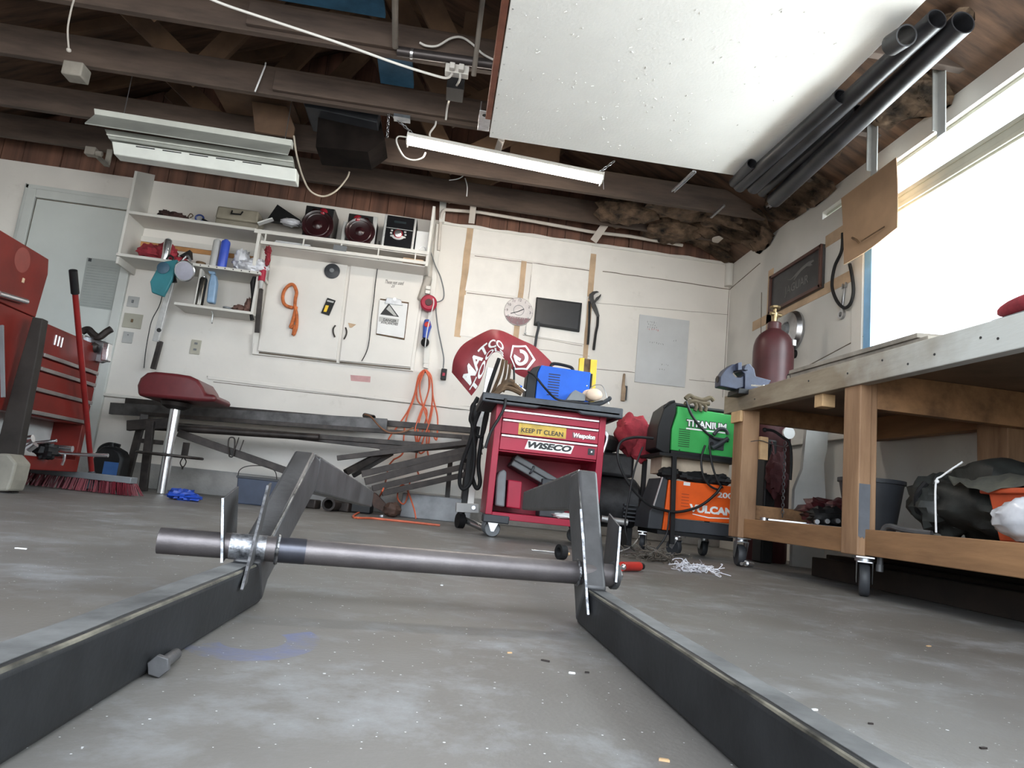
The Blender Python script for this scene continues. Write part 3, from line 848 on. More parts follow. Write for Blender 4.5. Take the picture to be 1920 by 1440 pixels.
# white extension cord to the outlet, outlet box
oc = aty(857, 131, 3.33)
ob = thing('outlet_box', 'white outlet with two plugs mounted among the overhead joists', 'outlet', oc)
m = MB(wall_frame(oc, tilt=0.0)); m.box((-0.062, -0.012, -0.025), (0.062, 0.035, 0.025)); m.build('cover_plate', M_white, ob, bevel=0.004)
m = MB(wall_frame(oc)); m.box((-0.045, 0.035, -0.085), (0.045, 0.16, -0.008)); m.build('back_box', M_black, ob)
for dx_ in (-0.026, 0.022):
    m = MB(wall_frame(oc)); m.box((dx_-0.014, -0.045, -0.022), (dx_+0.014, -0.012, 0.012)); m.build('plug', M_white, ob, bevel=0.004)
def ypath(pts, Y, k=6):
    return curve([aty(x, y, Y if not isinstance(Y, (list, tuple)) else Y[i]) for i, (x, y) in enumerate(pts)], k)
m = MB(); m.tube(ypath(((385, -6), (430, 12), (520, 42), (640, 82), (740, 118), (810, 140), (838, 146), (848, 138)), (2.9, 2.93, 2.98, 3.06, 3.16, 3.24, 3.27, 3.28)), 0.0062, 8)
tag(m.build('extension_cable', M_white), 'white extension cord strung under the joists to the outlet', 'cord')
m = MB(); m.tube(ypath(((863, 138), (861, 152), (846, 178), (839, 200), (836, 225)), (3.28, 3.3, 3.55, 3.85, 3.92)), 0.0062, 8)
tag(m.build('lamp_cable', M_white), 'white lamp cord hanging from the outlet to a joist', 'cord')
m = MB(); m.tube(ypath(((787, 80), (800, 86), (820, 86), (845, 72), (865, 70), (885, 82), (905, 101), (925, 112)), 3.3), 0.006, 7)
tag(m.build('loose_cable', M_white), 'loose white cable end waving below the nearer joist', 'cable')
m = MB(); m.tube(ypath(((140, -5), (133, 20), (127, 55), (129, 92)), 2.9), 0.004, 6); m.ball(aty(129, 94, 2.9), 0.010, 8, 6)
tag(m.build('pull_string', mat('old_string', (0.42, 0.38, 0.34), 0.8)), 'pale pull cord with a knob dangling at upper left', 'cord')
m = MB(); m.cyl(aty(906, -10, 3.0), aty(888, 142, 3.28), 0.013, n=12)
tag(m.build('conduit_pipe', mat('dull_conduit', (0.26, 0.23, 0.20), 0.5, 0.3)), 'dull grey conduit slanting up beside the white panel', 'pipe')
m = MB(); m.cyl(aty(745, 96, 3.328), aty(930, 122, 3.328), 0.026, n=16)
op = tag(m.build('water_pipe', mat('dark_iron_pipe', (0.07, 0.06, 0.06), 0.4, 0.5)), 'dark iron pipe running along below the nearer joist', 'pipe')
MB().cyl(aty(770, 100, 3.328), aty(775, 101, 3.328), 0.029, n=16).build('clamp', M_chrome, op)
tag(MB().cyl(aty(741, -5, 3.0), aty(741, 88, 3.30), 0.016, n=12).build('drop_pipe', mat('dull_conduit', (0.2, 0.2, 0.2), 0.5)), 'short pipe rising through the joists at top', 'pipe')
# things lying on the joists
M_btarp = mat('blue_sheet_plastic', (0.05, 0.16, 0.28), 0.6, var=0.2)
for (x0, x1, y0, y1, lab) in ((-1.35, -0.55, 2.85, 3.30, 'faded blue plastic sheet lying across the joists at top'), (-0.62, -0.42, 3.45, 3.90, 'small blue scrap on the joists by the iron pipe')):
    tag(MB().box((x0, y0, 2.597), (x1, y1, 2.62)).build('plastic_sheet', M_btarp, smooth=False), lab, 'sheet')
tag(MB().box((-1.72, 4.05, 2.597), (-1.22, 4.55, 2.615)).build('plywood_scrap', M_rafter, smooth=False), 'brown plywood scrap lying on the joists above the unlit fixture', 'plywood')
m = MB(); q = [aty(472, 190, 4.33), aty(538, 200, 4.33), aty(553, 240, 4.33), aty(550, 258, 4.33), aty(478, 246, 4.33)]; m.prism(q, (0, 0.02, 0))
tag(m.build('plywood_sheet', M_rafter, smooth=False), 'tan plywood panel standing behind the unlit fixture', 'plywood')
m = MB(); q = [aty(565, 182, 4.12), aty(712, 205, 4.12), aty(707, 230, 4.12), aty(572, 200, 4.12)]; m.prism(q, (0, 0.30, 0))
tag(m.build('metal_tray', M_dgrey, bevel=0.004), 'dark metal tray wedged under the joist left of the chains', 'tray')
m = MB(); m.cbox(aty(143, 136, 3.9), (0.11, 0.10, 0.085)); jb = m.build('junction_box', mat('dusty_box', (0.33, 0.30, 0.26), 0.8), bevel=0.008); tag(jb, 'dusty pale box fixed under the second joist at far left', 'box')
m = MB(); m.cbox(aty(172, 285, 5.0), (0.075, 0.06, 0.06)); m.cyl(aty(180, 287, 4.97), aty(192, 289, 4.97), 0.02, n=10); m.box((aty(172, 285, 5.0).x-0.02, 4.98, aty(172, 285, 5.0).z), (aty(172, 285, 5.0).x+0.02, 5.24, aty(172, 285, 5.0).z+0.02)); m.box((aty(172, 285, 5.0).x-0.02, 5.22, aty(172, 285, 5.0).z), (aty(172, 285, 5.0).x+0.02, 5.241, 2.51)); tag(m.build('lamp_socket', mat('dusty_box', (0.33, 0.30, 0.26), 0.8), bevel=0.006), 'small dusty lamp socket above the door', 'socket')
# galvanised rail pieces over the back wall
M_cond = mat('painted_conduit', (0.60, 0.55, 0.50), 0.5, var=0.06)
ob_ = MB(); ob_.tube([aty(833, 393, 5.42), aty(900, 398, 5.42), aty(1000, 415, 5.42), aty(1110, 435, 5.42), aty(1180, 443, 5.42), aty(1280, 460, 5.42)], 0.014, 10); ob_.tube([aty(833, 393, 5.42), aty(828, 400, 5.44), aty(826, 415, 5.47), aty(822, 470, 5.47)], 0.014, 10)
tag(ob_.build('conduit_run', M_cond), 'cream conduit running along the top of the back wall', 'conduit')
for (pa, pb, wd, lab) in (((888, 380), (884, 418), 0.05, 'upright pale strut at the top of the back wall above the clock'), ((1138, 416), (1113, 452), 0.06, 'slanted pale strut bracing the joist over the big pliers'), ((1362, 420), (1365, 448), 0.035, 'short pale strut end near the far corner')):
    m = MB(); m.bar(aty(*pa, 5.30), aty(*pb, 5.44), wd, 0.02, (0, 1, 0)); tag(m.build('strut', M_cond, bevel=0.002, smooth=False), lab, 'strut', 'pale struts over the back wall')
m = MB(); m.bar(aty(1366, 446, 5.25), aty(1430, 456, 5.1), 0.03, 0.02); tag(m.build('strut', M_cond), 'level pale strut running to the right wall', 'strut', 'pale struts over the back wall')
m = MB(); m.cyl(aty(1348, 447, 5.2), aty(1348, 451, 5.2), 0.055, n=18); tag(m.build('junction_cover', M_cond), 'round pale junction cover under the far corner joist', 'cover')
# loose insulation, far right corner
M_ins = mat('brown_insulation', (0.13, 0.085, 0.055), 1.0, var=0.5, scale=9, bump=0.8, bscale=18)
m = MB()
rnd = random.Random(5)
for k in range(26):
    x = rnd.uniform(1500, 1900) if k < 9 else rnd.uniform(1180, 1470)
    if k < 9:
        c = Vector((rnd.uniform(2.02, 2.25), rnd.uniform(2.2, 4.9), 2.56)); r = (rnd.uniform(.06, .13), rnd.uniform(.10, .2), rnd.uniform(.04, .08))
    else:
        c = Vector((rnd.uniform(1.2, 2.2), rnd.uniform(4.75, 5.45), rnd.uniform(2.55, 2.62))); r = (rnd.uniform(.12, .25), rnd.uniform(.1, .2), rnd.uniform(.05, .10))
    m.ball(c, r, 14, 9, 0.5, 3.5, k)
for v in m.b.verts:
    v.co.y = min(v.co.y, 5.49); v.co.z = max(v.co.z, 2.47)
    v.co.z = min(v.co.z, WT-0.045+(GZ-WT)*(1-(max(v.co.x, 0)-GX)/(RW-GX))); v.co.x = min(v.co.x, RW-0.01)
o = m.build('loose_insulation', M_ins); o['label'] = 'brown loose insulation sagging between the joists by the right wall'; o['category'] = 'insulation'; o['kind'] = 'stuff'

m = MB(); q = [aty(598, 205, 4.22), aty(712, 222, 4.22), aty(722, 262, 4.22), aty(690, 285, 4.22), aty(592, 275, 4.22)]; m.prism(q, (0, 0.25, 0))
tag(m.build('dark_crate', mat('dark_stained_ply', (0.012, 0.009, 0.008), 0.9, var=0.3, spec=0.1), smooth=False), 'dark plywood crate hung between the joists left of the lit tube light', 'crate')
m = MB(); m.tube(ypath(((876, 310), (875, 322), (862, 334), (842, 338)), 5.0), 0.004, 6); m.tube(ypath(((872, 334), (876, 350), (875, 368)), 5.0), 0.004, 6); m.tube([aty(876, 310, 5.0), aty(876, 306, 5.23)], 0.004, 6)
tag(m.build('loose_wire', M_paper), 'short white wire ends dangling from the far joist under the tube light', 'wire')
m = MB(); m.bar(aty(940, 262, 3.9), aty(930, 292, 4.05), 0.04, 0.015, (0, 1, 0)); m.bar(aty(940, 262, 3.9), Vector((aty(940, 262, 3.9).x, 3.96, 2.45)), 0.04, 0.015, (0, 1, 0))
tag(m.build('strut', M_cond, bevel=0.002, smooth=False), 'pale strut dropping to the tube light beside the white panel corner', 'strut')
m = MB(); m.tube([aty(497, 124, 3.92), aty(478, 172, 3.92)], 0.005, 6); m.tube([aty(497, 124, 3.92), aty(498, 118, 3.945)], 0.005, 6)
tag(m.build('white_rod', M_paper), 'thin white rod stuck to the second joist near the unlit fixture', 'rod')

# ================================================================== WORKBENCH AND RIGHT SIDE
BX, BB = 1.46, 2.26
wb = thing('workbench', 'long heavy timber workbench on casters standing along the window wall', 'workbench', (1.85, 2.0, 0))
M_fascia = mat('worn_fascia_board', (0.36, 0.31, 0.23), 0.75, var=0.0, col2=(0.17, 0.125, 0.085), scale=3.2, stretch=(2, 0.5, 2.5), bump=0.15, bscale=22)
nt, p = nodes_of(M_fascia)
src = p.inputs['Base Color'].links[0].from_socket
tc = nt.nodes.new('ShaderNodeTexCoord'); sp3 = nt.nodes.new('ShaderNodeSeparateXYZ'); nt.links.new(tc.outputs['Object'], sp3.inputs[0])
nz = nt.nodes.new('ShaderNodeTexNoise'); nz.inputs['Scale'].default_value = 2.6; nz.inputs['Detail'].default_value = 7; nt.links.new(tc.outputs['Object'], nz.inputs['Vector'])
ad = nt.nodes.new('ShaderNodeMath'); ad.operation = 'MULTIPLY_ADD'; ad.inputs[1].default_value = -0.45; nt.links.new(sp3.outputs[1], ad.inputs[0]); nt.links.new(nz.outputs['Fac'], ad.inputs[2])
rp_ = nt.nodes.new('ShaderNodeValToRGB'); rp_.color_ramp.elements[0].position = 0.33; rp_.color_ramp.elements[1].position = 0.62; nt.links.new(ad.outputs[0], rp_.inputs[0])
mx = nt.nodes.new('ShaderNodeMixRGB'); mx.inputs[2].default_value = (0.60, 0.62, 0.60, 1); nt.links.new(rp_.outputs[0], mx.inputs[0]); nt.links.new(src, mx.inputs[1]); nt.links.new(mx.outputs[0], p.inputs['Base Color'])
M_top = mat('bench_top_ply', (0.22, 0.15, 0.10), 0.7, var=0.2, scale=4)
def zt(y): return 0.856-0.0187*(3.455-y)     # the old bench top sags towards the near end
def slab(x0, x1, lo, hi): return MB().hexa([(x0, 0.2, zt(0.2)+lo), (x1, 0.2, zt(0.2)+lo), (x1, 3.455, zt(3.455)+lo), (x0, 3.455, zt(3.455)+lo), (x0, 0.2, zt(0.2)+hi), (x1, 0.2, zt(0.2)+hi), (x1, 3.455, zt(3.455)+hi), (x0, 3.455, zt(3.455)+hi)])
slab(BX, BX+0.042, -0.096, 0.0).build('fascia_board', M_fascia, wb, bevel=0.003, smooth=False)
slab(BX+0.042, BB, -0.041, 0.0).build('bench_top', M_top, wb, bevel=0.002, smooth=False)
MB().box((BX+0.042, 3.41, 0.73), (BB, 3.452, 0.815)).build('end_apron', M_woodx, wb, smooth=False)
for y in (2.30, 0.9):
    MB().box((BX+0.06, y, zt(y)-0.175), (BB, y+0.042, zt(y)-0.042)).build('cross_apron', M_woodx, wb, bevel=0.002, smooth=False)
MB().hexa([(BB-0.06, 0.2, 0.66), (BB, 0.2, 0.66), (BB, 3.41, 0.70), (BB-0.06, 3.41, 0.70), (BB-0.06, 0.2, zt(0.2)-0.042), (BB, 0.2, zt(0.2)-0.042), (BB, 3.41, 0.813), (BB-0.06, 3.41, 0.813)]).build('back_apron', M_woodx, wb, smooth=False)
for (x0, x1, y0, y1) in ((1.47, 1.556, 3.235, 3.345), (1.47, 1.515, 2.285, 2.385), (2.10, 2.19, 2.35, 2.50), (2.10, 2.19, 3.27, 3.36), (1.47, 1.515, 0.70, 0.80), (2.10, 2.19, 0.7, 0.8)):
    z0 = 0.137
    m = MB(); m.box((x0, y0, z0), (x1, y1, zt(y0)-0.09))
    if x0 < 1.5 and y0 < 3:
        m.box((x1+0.001, y0+0.012, z0), (x1+0.03, y1, zt(y0)-0.045))
    lg = m.build('leg', M_wood, wb, bevel=0.004, smooth=False)
    if 2 < y0 < 2.3 and x0 < 2:
        n = 12; P = []
        for (a, b, cst) in (((x0-0.0012), None, 0), (None, y0-0.0012, 1)):
            pass
        zz = lambda t: 0.385+0.02*noise.noise((t*40, 2, 0))
        m = MB(); pts = [(x0+0.002+(x1-x0-0.004)*k/n, y0-0.0015, 0.20+0.02*noise.noise((k*1.7, 0, 5))) for k in range(n+1)]+[(x0+0.002+(x1-x0-0.004)*k/n, y0-0.0015, zz(k)) for k in range(n, -1, -1)]
        m.prism(pts, (0, 0.0015, 0)); m.build('paint_patch', mat('grey_blue_paint_smear', (0.15, 0.16, 0.18), 0.6, var=0.15), lg, smooth=False)
for (y0, y1) in ((0.2, 2.285), (2.386, 3.234)):
    MB().box((1.497, y0, 0.140), (1.538, y1, 0.229)).build('shelf_beam', M_woodx, wb, bevel=0.003, smooth=False)
MB().box((2.12, 0.2, 0.140), (2.16, 3.3, 0.229)).build('shelf_beam', M_woodx, wb, smooth=False)
MB().box((1.54, 3.27, 0.232), (2.1, 3.31, 0.30)).build('end_beam', M_woodx, wb, bevel=0.003, smooth=False)
MB().box((1.54, 0.2, 0.205), (2.12, 3.26, 0.226)).build('shelf_deck', M_top, wb, smooth=False)


def caster(name_parent, c, r, wdt, zt, ang=0.0, fork=M_zinc):
    """swivel caster under z=zt at c; wheel axle along local x rotated by ang"""
    Mx = T((c[0], c[1], 0), ang)
    m = MB(Mx); m.box((-wdt*0.9, -r*0.9, zt-0.006), (wdt*0.9, r*0.9, zt)); m.cyl((0, 0, zt-0.018), (0, 0, zt-0.006), r*0.55, n=14)
    for s in (-1, 1):
        q = [(s*wdt*0.72, -r*0.55, zt-0.018), (s*wdt*0.72, r*0.55, zt-0.018), (s*wdt*0.72, 0.35*r+r*0.25, r), (s*wdt*0.72, 0.1*r, r-0.25*r)]
        m.prism(q, (s*0.003, 0, 0))
    m.box((-wdt*0.72, -r*0.55, zt-0.022), (wdt*0.72, r*0.55, zt-0.017))
    o = m.build('caster', fork, name_parent, bevel=0.001)
    m = MB(Mx); m.lathe([(r*0.45, -wdt/2), (r*0.92, -wdt/2), (r, -wdt*0.3), (r, wdt*0.3), (r*0.92, wdt/2), (r*0.45, wdt/2)], (0, r*0.3, r), (1, 0, 0), 26)
    m.build('wheel', M_wheel, o)
    return o


M_wheel = mat('caster_rubber', (0.035, 0.037, 0.042), 0.55, var=0.2)
caster(wb, (1.508, 2.30), 0.058, 0.032, 0.137, radians(-31))
caster(wb, (1.515, 3.29), 0.052, 0.036, 0.137, radians(-8))
caster(wb, (2.14, 2.42), 0.055, 0.034, 0.140); caster(wb, (2.14, 3.30), 0.055, 0.034, 0.140)
m = MB()
for (y, z) in ((1.9, 0.80), (2.02, 0.79), (2.15, 0.825), (1.72, 0.815), (2.35, 0.81), (1.66, 0.80), (2.62, 0.82), (3.1, 0.80)):
    z -= 0.0187*(3.455-y); m.cyl((BX-0.0015, y, z), (BX+0.003, y, z), 0.004, n=8)
o = m.build('nail_holes', M_ink, wb); o['kind'] = 'stuff'
# short blocks under the top
MB().box((1.475, 2.54, 0.692), (1.53, 2.60, 0.744)).build('corner_block', M_woodlight, wb, bevel=0.003, smooth=False)
MB().box((1.455, 3.24, 0.70), (1.47, 3.35, 0.757)).build('corner_block', M_woodlight, wb, bevel=0.003, smooth=False)

# bench vise: outline in the X-Z plane at the far corner
vy = 3.17
vs = thing('bench_vise', 'blue bench vise bolted to the far corner of the workbench', 'vise', (1.50, vy+0.05, 0.856))
M_vise = mat('vise_blue', (0.036, 0.044, 0.080), 0.5, 0.1, var=0.2, scale=10, bump=0.05)
def vp_(pts, y0, d, name, m_, par, bev=0.004):
    q = [aty(x, y, vy) for x, y in pts]; off = Vector((0, y0, 0))
    return MB().prism([v+off for v in q], (0, d, 0)).build(name, m_, par, bevel=bev, smooth=False)
vp_(((1386, 727), (1432, 733), (1436, 741), (1384, 738)), 0.0, 0.13, 'swivel_base', M_black, vs)
# moving jaw with a round throat: polygon with an arc bite
arc = [(1387+7.5*cos(t), 699+4.5*sin(t)) for t in [radians(a) for a in range(200, -20, -20)]]
vp_([(1355, 722), (1356, 704), (1366, 690), (1378, 681), (1386, 680), (1386, 692)] + [(1381, 694), (1379, 699), (1385, 705), (1393, 706), (1400, 702), (1400, 724), (1386, 728)], 0.03, 0.07, 'moving_jaw', M_vise, vs)
vp_([(1394, 694), (1402, 682), (1409, 680), (1418, 690), (1421, 704), (1450, 712), (1444, 722), (1432, 734), (1400, 731), (1400, 700)], 0.02, 0.09, 'fixed_jaw', M_vise, vs)
vp_([(1384, 680), (1391, 679), (1391, 693), (1384, 694)], 0.0, 0.12, 'jaw_plate', M_vise, vs, 0.001)
vp_([(1395, 693), (1399, 684), (1403, 682), (1403, 694)], 0.0, 0.12, 'jaw_plate', M_vise, vs, 0.001)
a = aty(1356, 712, vy+0.065); m = MB(); m.cyl(a, a+Vector((-0.022, 0, -0.002)), 0.013); m.cyl(a+Vector((-0.022, 0, -0.002)), a+Vector((-0.032, 0, -0.003)), 0.017); m.build('screw_knob', M_dsteel, vs)
m = MB(); m.cyl(aty(1408, 722, vy-0.01), aty(1430, 724, vy-0.02), 0.005, n=8); m.ball(aty(1431, 724, vy-0.02), 0.008, 8, 6); m.build('lock_handle', M_chrome, vs)

# flat boards on the bench, red tool at the frame edge, hook
z = 0.856
for k, (x0, y0, y1, dz, lab) in enumerate(((1.475, 1.95, 2.80, 0.0, 'weathered grey board lying flat at the bench edge, lower of the two'), (1.468, 1.99, 2.77, 0.017, 'weathered grey board lying flat at the bench edge, upper of the two'))):
    q = [(x0, y0, zt(y0)+dz), (x0+0.09, y0-0.02, zt(y0-0.02)+dz), (x0+0.07, y1, zt(y1)+dz), (x0-0.01, y1+0.01, zt(y1+0.01)+dz)]
    tag(MB().prism(q, (0, 0, 0.016)).build('loose_board', mat('grey_board', (0.30, 0.27, 0.23), 0.8, var=0.2, scale=8), bevel=0.0015, smooth=False), lab, 'board', 'boards on the bench')
z = zt(1.60)
rt = thing('orbital_tool', 'red hand tool lying on the bench at the right frame edge', 'tool', (1.505, 1.60, z))
m = MB(); m.ball((1.505, 1.60, z+0.034), (0.034, 0.11, 0.028), 18, 11); m.build('tool_body', M_redcloth, rt)
m = MB(); m.box((1.475, 1.50, z), (1.535, 1.70, z+0.008)); m.build('sole_plate', M_grey, rt)
m = MB(); m.tube(curve([(1.468, 2.78, 0.842), (1.468, 2.785, 0.858), (1.468, 2.80, 0.864), (1.468, 2.812, 0.856), (1.468, 2.812, 0.848)]), 0.004, 6)
tag(m.build('eye_hook', M_dsteel), 'small rusty hook screwed into the bench edge behind the near leg', 'hook')

# ---- under the bench
sz = 0.229
# black salvage lump with folds
bl = thing('black_duffel', 'bulging black duffel bag lying on the bench lower shelf, tied with string', 'bag', (1.78, 2.05, sz))
m = MB(); m.ball((1.80, 2.02, sz+0.122), (0.19, 0.23, 0.125), 34, 22, 0.26, 2.6, 3)
m.ball((1.70, 2.15, sz+0.11), (0.12, 0.10, 0.105), 26, 16, 0.3, 3, 5); m.build('bag_body', M_duf if 'M_duf' in globals() else mat('black_nylon', (0.022, 0.024, 0.022), 0.55, var=0.4, scale=9, bump=0.4, bscale=22), bl)
m = MB(); m.tube(curve([(1.60, 2.12, sz+0.17), (1.585, 2.14, sz+0.13), (1.60, 2.16, sz+0.08), (1.63, 2.16, sz+0.06)]), 0.010, 7); m.build('strap', M_black, bl)
m = MB(); m.tube(curve([(1.62, 1.985, sz+0.235), (1.588, 2.03, sz+0.19), (1.572, 2.04, sz+0.16), (1.57, 2.035, sz+0.01)]), 0.003, 6); m.ball((1.576, 2.04, sz+0.17), 0.007, 8, 6); m.build('string', M_paper, bl)
dr = MB(); P = []
for i in range(19):
    row = []
    for j in range(13):
        u, v = i/18, j/12
        y = 2.02-0.62*u; x = 1.60+0.42*v
        zz = sz+0.235-0.05*(1-v)**3+0.035*noise.noise((u*5, v*4, 1.7))+0.02*noise.noise((u*13, v*11, 4))-0.05*(1-v)**2*abs(sin(u*7))
        row.append((x-0.02*sin(u*9), y, zz))
    P.append(row)
dr.grid(P, (0, 0, 0.006))
o = dr.build('camouflage_tarp', mat('camouflage_cloth', (0.115, 0.112, 0.085), 0.85, var=0.0, col2=(0.022, 0.024, 0.026), scale=7, bump=0.4, bscale=20)); tag(o, 'crumpled dark camouflage tarp draped on the duffel and orange bin', 'tarp')
m = MB(); m.ball((1.93, 1.80, sz+0.285), (0.16, 0.14, 0.045), 26, 14, 0.4, 3, 9); tag(m.build('rolled_cloth', mat('black_nylon', (0.022, 0.024, 0.022), 0.55)), 'rolled dark cloth topping the pile under the bench', 'cloth')
ob = thing('orange_bin', 'orange plastic bin on the bench lower shelf at the frame edge', 'bin', (1.75, 1.72, sz))
m = MB(); m.hexa([(1.63, 1.50, sz), (1.90, 1.50, sz), (1.90, 1.86, sz), (1.63, 1.86, sz), (1.615, 1.48, sz+0.15), (1.92, 1.48, sz+0.15), (1.92, 1.885, sz+0.15), (1.615, 1.885, sz+0.15)]); m.build('bin_body', M_obin if 'M_obin' in globals() else mat('orange_plastic', (0.62, 0.10, 0.035), 0.45), ob, bevel=0.006)
m = MB(); m.box((1.603, 1.47, sz+0.135), (1.93, 1.90, sz+0.152)); m.build('bin_rim', mat('orange_plastic', (0.62, 0.10, 0.035), 0.45), ob, bevel=0.004)
m = MB(); m.ball((1.55, 1.665, 0.235+0.056), (0.055, 0.115, 0.056), 26, 18, 0.20, 3.0, 2)
tag(m.build('white_plastic_bag', M_bag), 'white plastic bag hanging over the shelf beam before the orange bin', 'bag')
# bucket, clamp by the near leg
bk = thing('dark_bucket', 'dark grey bucket behind the near bench leg', 'bucket', (1.70, 2.56, 0.226))
m = MB(); m.lathe([(0.085, 0), (0.115, 0.185), (0.122, 0.185), (0.122, 0.20), (0.110, 0.20), (0.082, 0.01)], (1.70, 2.56, 0.226), (0, 0, 1), 28); m.build('bucket_body', M_dgrey, bk)
cl = thing('bar_hook', 'grey steel hook clamp dangling beside the near bench leg', 'clamp', (1.545, 2.26, 0.13))
m = MB(); m.tube(curve([(1.53, 2.25, 0.10), (1.528, 2.245, 0.15), (1.527, 2.24, 0.205), (1.535, 2.22, 0.245), (1.56, 2.16, 0.238), (1.59, 2.08, 0.235)]), 0.010, 8); m.build('clamp_arm', M_steel, cl)
m = MB(); m.cyl((1.53, 2.25, 0.092), (1.53, 2.25, 0.115), 0.012, n=10); m.build('clamp_foot', M_steel, cl)
# red and black machine part pile
pr = thing('red_machine_part', 'oily red and black machine part on the shelf in the far bench bay', 'machine part', (1.80, 2.95, 0.226))
m = MB(); m.ball((1.80, 2.98, 0.29), (0.14, 0.15, 0.062), 26, 16, 0.5, 4, 12); m.build('housing', mat('oily_dark_red', (0.07, 0.014, 0.018), 0.4, var=0.5, scale=14, bump=0.4), pr)
m = MB(); m.ball((1.70, 2.86, 0.27), (0.075, 0.06, 0.045), 20, 12, 0.5, 4, 15); m.build('flange', M_black, pr)
for k in range(4):
    c = (1.62+0.04*k, 2.81-0.01*k, 0.245+0.006*k); m = MB(); m.cyl(c, (c[0]-0.006, c[1]-0.02, c[2]), 0.010, n=10); m.build('stud', M_zinc, pr)
m = MB(); m.box((1.60, 2.78, 0.227), (1.72, 2.83, 0.234)); m.build('base_strip', M_alu, pr)
wr_ = thing('wrench', 'long grey wrench lying on the far end of the bench shelf', 'wrench', (1.62, 3.1, 0.229))
m = MB(); m.bar((1.548, 3.12, 0.236), (1.75, 3.02, 0.236), 0.016, 0.008); m.build('shaft', M_zinc, wr_, bevel=0.001)
m = MB(); m.pipe((1.545, 3.123, 0.229), (1.545, 3.123, 0.243), 0.020, 0.011, 14); m.build('ring_end', M_zinc, wr_)
# chain, wooden tag, cables, paper hanging inside the far bay
ch = chain(aty(1472, 828, 3.2), aty(1467, 970, 3.2), 0.021, 0.0019).build('steel_chain', M_steel); tag(ch, 'steel chain hanging inside the far bench bay', 'chain')
m = MB(); q = [aty(1426, 818, 3.2), aty(1441, 820, 3.2), aty(1440, 863, 3.2), aty(1425, 861, 3.2)]; m.prism(q, (0, 0.02, 0)); tag(m.build('wood_tag', M_woodlight, bevel=0.002, smooth=False), 'pale wooden block hung in the far bench bay', 'block')
m = MB(); m.tube(ypath(((1408, 828), (1426, 826), (1445, 832), (1470, 838), (1478, 835)), 3.19), 0.0022, 5); tag(m.build('hanging_rod', M_zinc), 'thin bright rod running through the hung wooden block', 'rod')
m = MB(); m.tube(ypath(((1432, 806), (1450, 808), (1468, 820), (1480, 830), (1484, 860), (1482, 900)), 3.25), 0.007, 7); m.ball(aty(1434, 806, 3.25), (0.012, 0.012, 0.012), 8, 6); tag(m.build('black_hose', M_rubber), 'black hose looping in the far bench bay', 'hose')
m = MB(); q = [aty(1513, 801, 3.75), aty(1553, 807, 3.75), aty(1551, 842, 3.75), aty(1545, 870, 3.75), aty(1548, 925, 3.75), Vector((aty(1548, 925, 3.75).x, 3.75, 0)), Vector((aty(1490, 918, 3.75).x, 3.75, 0)), aty(1490, 918, 3.75), aty(1505, 880, 3.75)]
m.prism(q, (0, 0.03, 0)); tag(m.build('pale_board', M_lgrey, smooth=False), 'pale curved panel leaning beyond the bench in the far bay', 'panel')
m = MB(); m.box((1.86, 3.78, 0.0), (1.93, 3.90, 0.70)); tag(m.build('dark_post', M_black, bevel=0.01), 'dark upright post beside the gas cylinder under the bench', 'post')
m = MB(); m.ball(Vector((1.90, 3.72, 0.50)), (0.06, 0.05, 0.12), 20, 14, 0.4, 3, 8); m.tube([(1.895, 3.74, 0.58), (1.895, 3.765, 0.66), (1.895, 3.785, 0.69)], 0.006, 6); tag(m.build('maroon_bag', mat('maroon_cloth', (0.07, 0.014, 0.018), 0.8, bump=0.3)), 'dark maroon bag hanging beside the pale panel', 'bag')
m = MB(); m.cyl(Vector((aty(1484, 811, 3.74).x, 3.765, aty(1484, 811, 3.74).z)), Vector((aty(1484, 811, 3.74).x, 3.782, aty(1484, 811, 3.74).z)), 0.035, n=20); tag(m.build('white_disc', M_paper), 'white disc hung by the post in the far bench bay', 'disc')
m = MB(); m.cyl(aty(1410, 1058, 3.3), aty(1399, 1056, 3.25), 0.013, n=12); m.cyl(aty(1399, 1056, 3.25), aty(1390, 1057, 3.22), 0.008, n=10); tag(m.build('chrome_fitting', M_chrome), 'small chrome fitting on the floor by the far bench caster', 'fitting')

# timber lengths added beneath, coloured near black to deepen the shade under the bench
M_dt = mat('dark_shade_timber', (0.040, 0.026, 0.018), 0.85, var=0.0, col2=(0.012, 0.009, 0.007), scale=4)
for k, (x, y0, y1, z0, z1, lab) in enumerate(((1.80, 0.3, 3.15, 0.0, 0.085, 'dark timber added to deepen the shade under the bench, front one'), (1.93, 0.2, 3.25, 0.0, 0.10, 'dark timber added to deepen the shade under the bench, middle one'), (2.06, 0.4, 3.2, 0.0, 0.12, 'dark timber added to deepen the shade under the bench, against the back legs'), (2.20, 0.2, 3.3, 0.0, 0.12, 'dark timber added to deepen the shade under the bench, along the wall'))):
    tag(MB().box((x, y0, z0), (x+0.10, y1, z1)).build('added_timber', M_dt, bevel=0.004, smooth=False), lab, 'timber', 'timber under the bench')
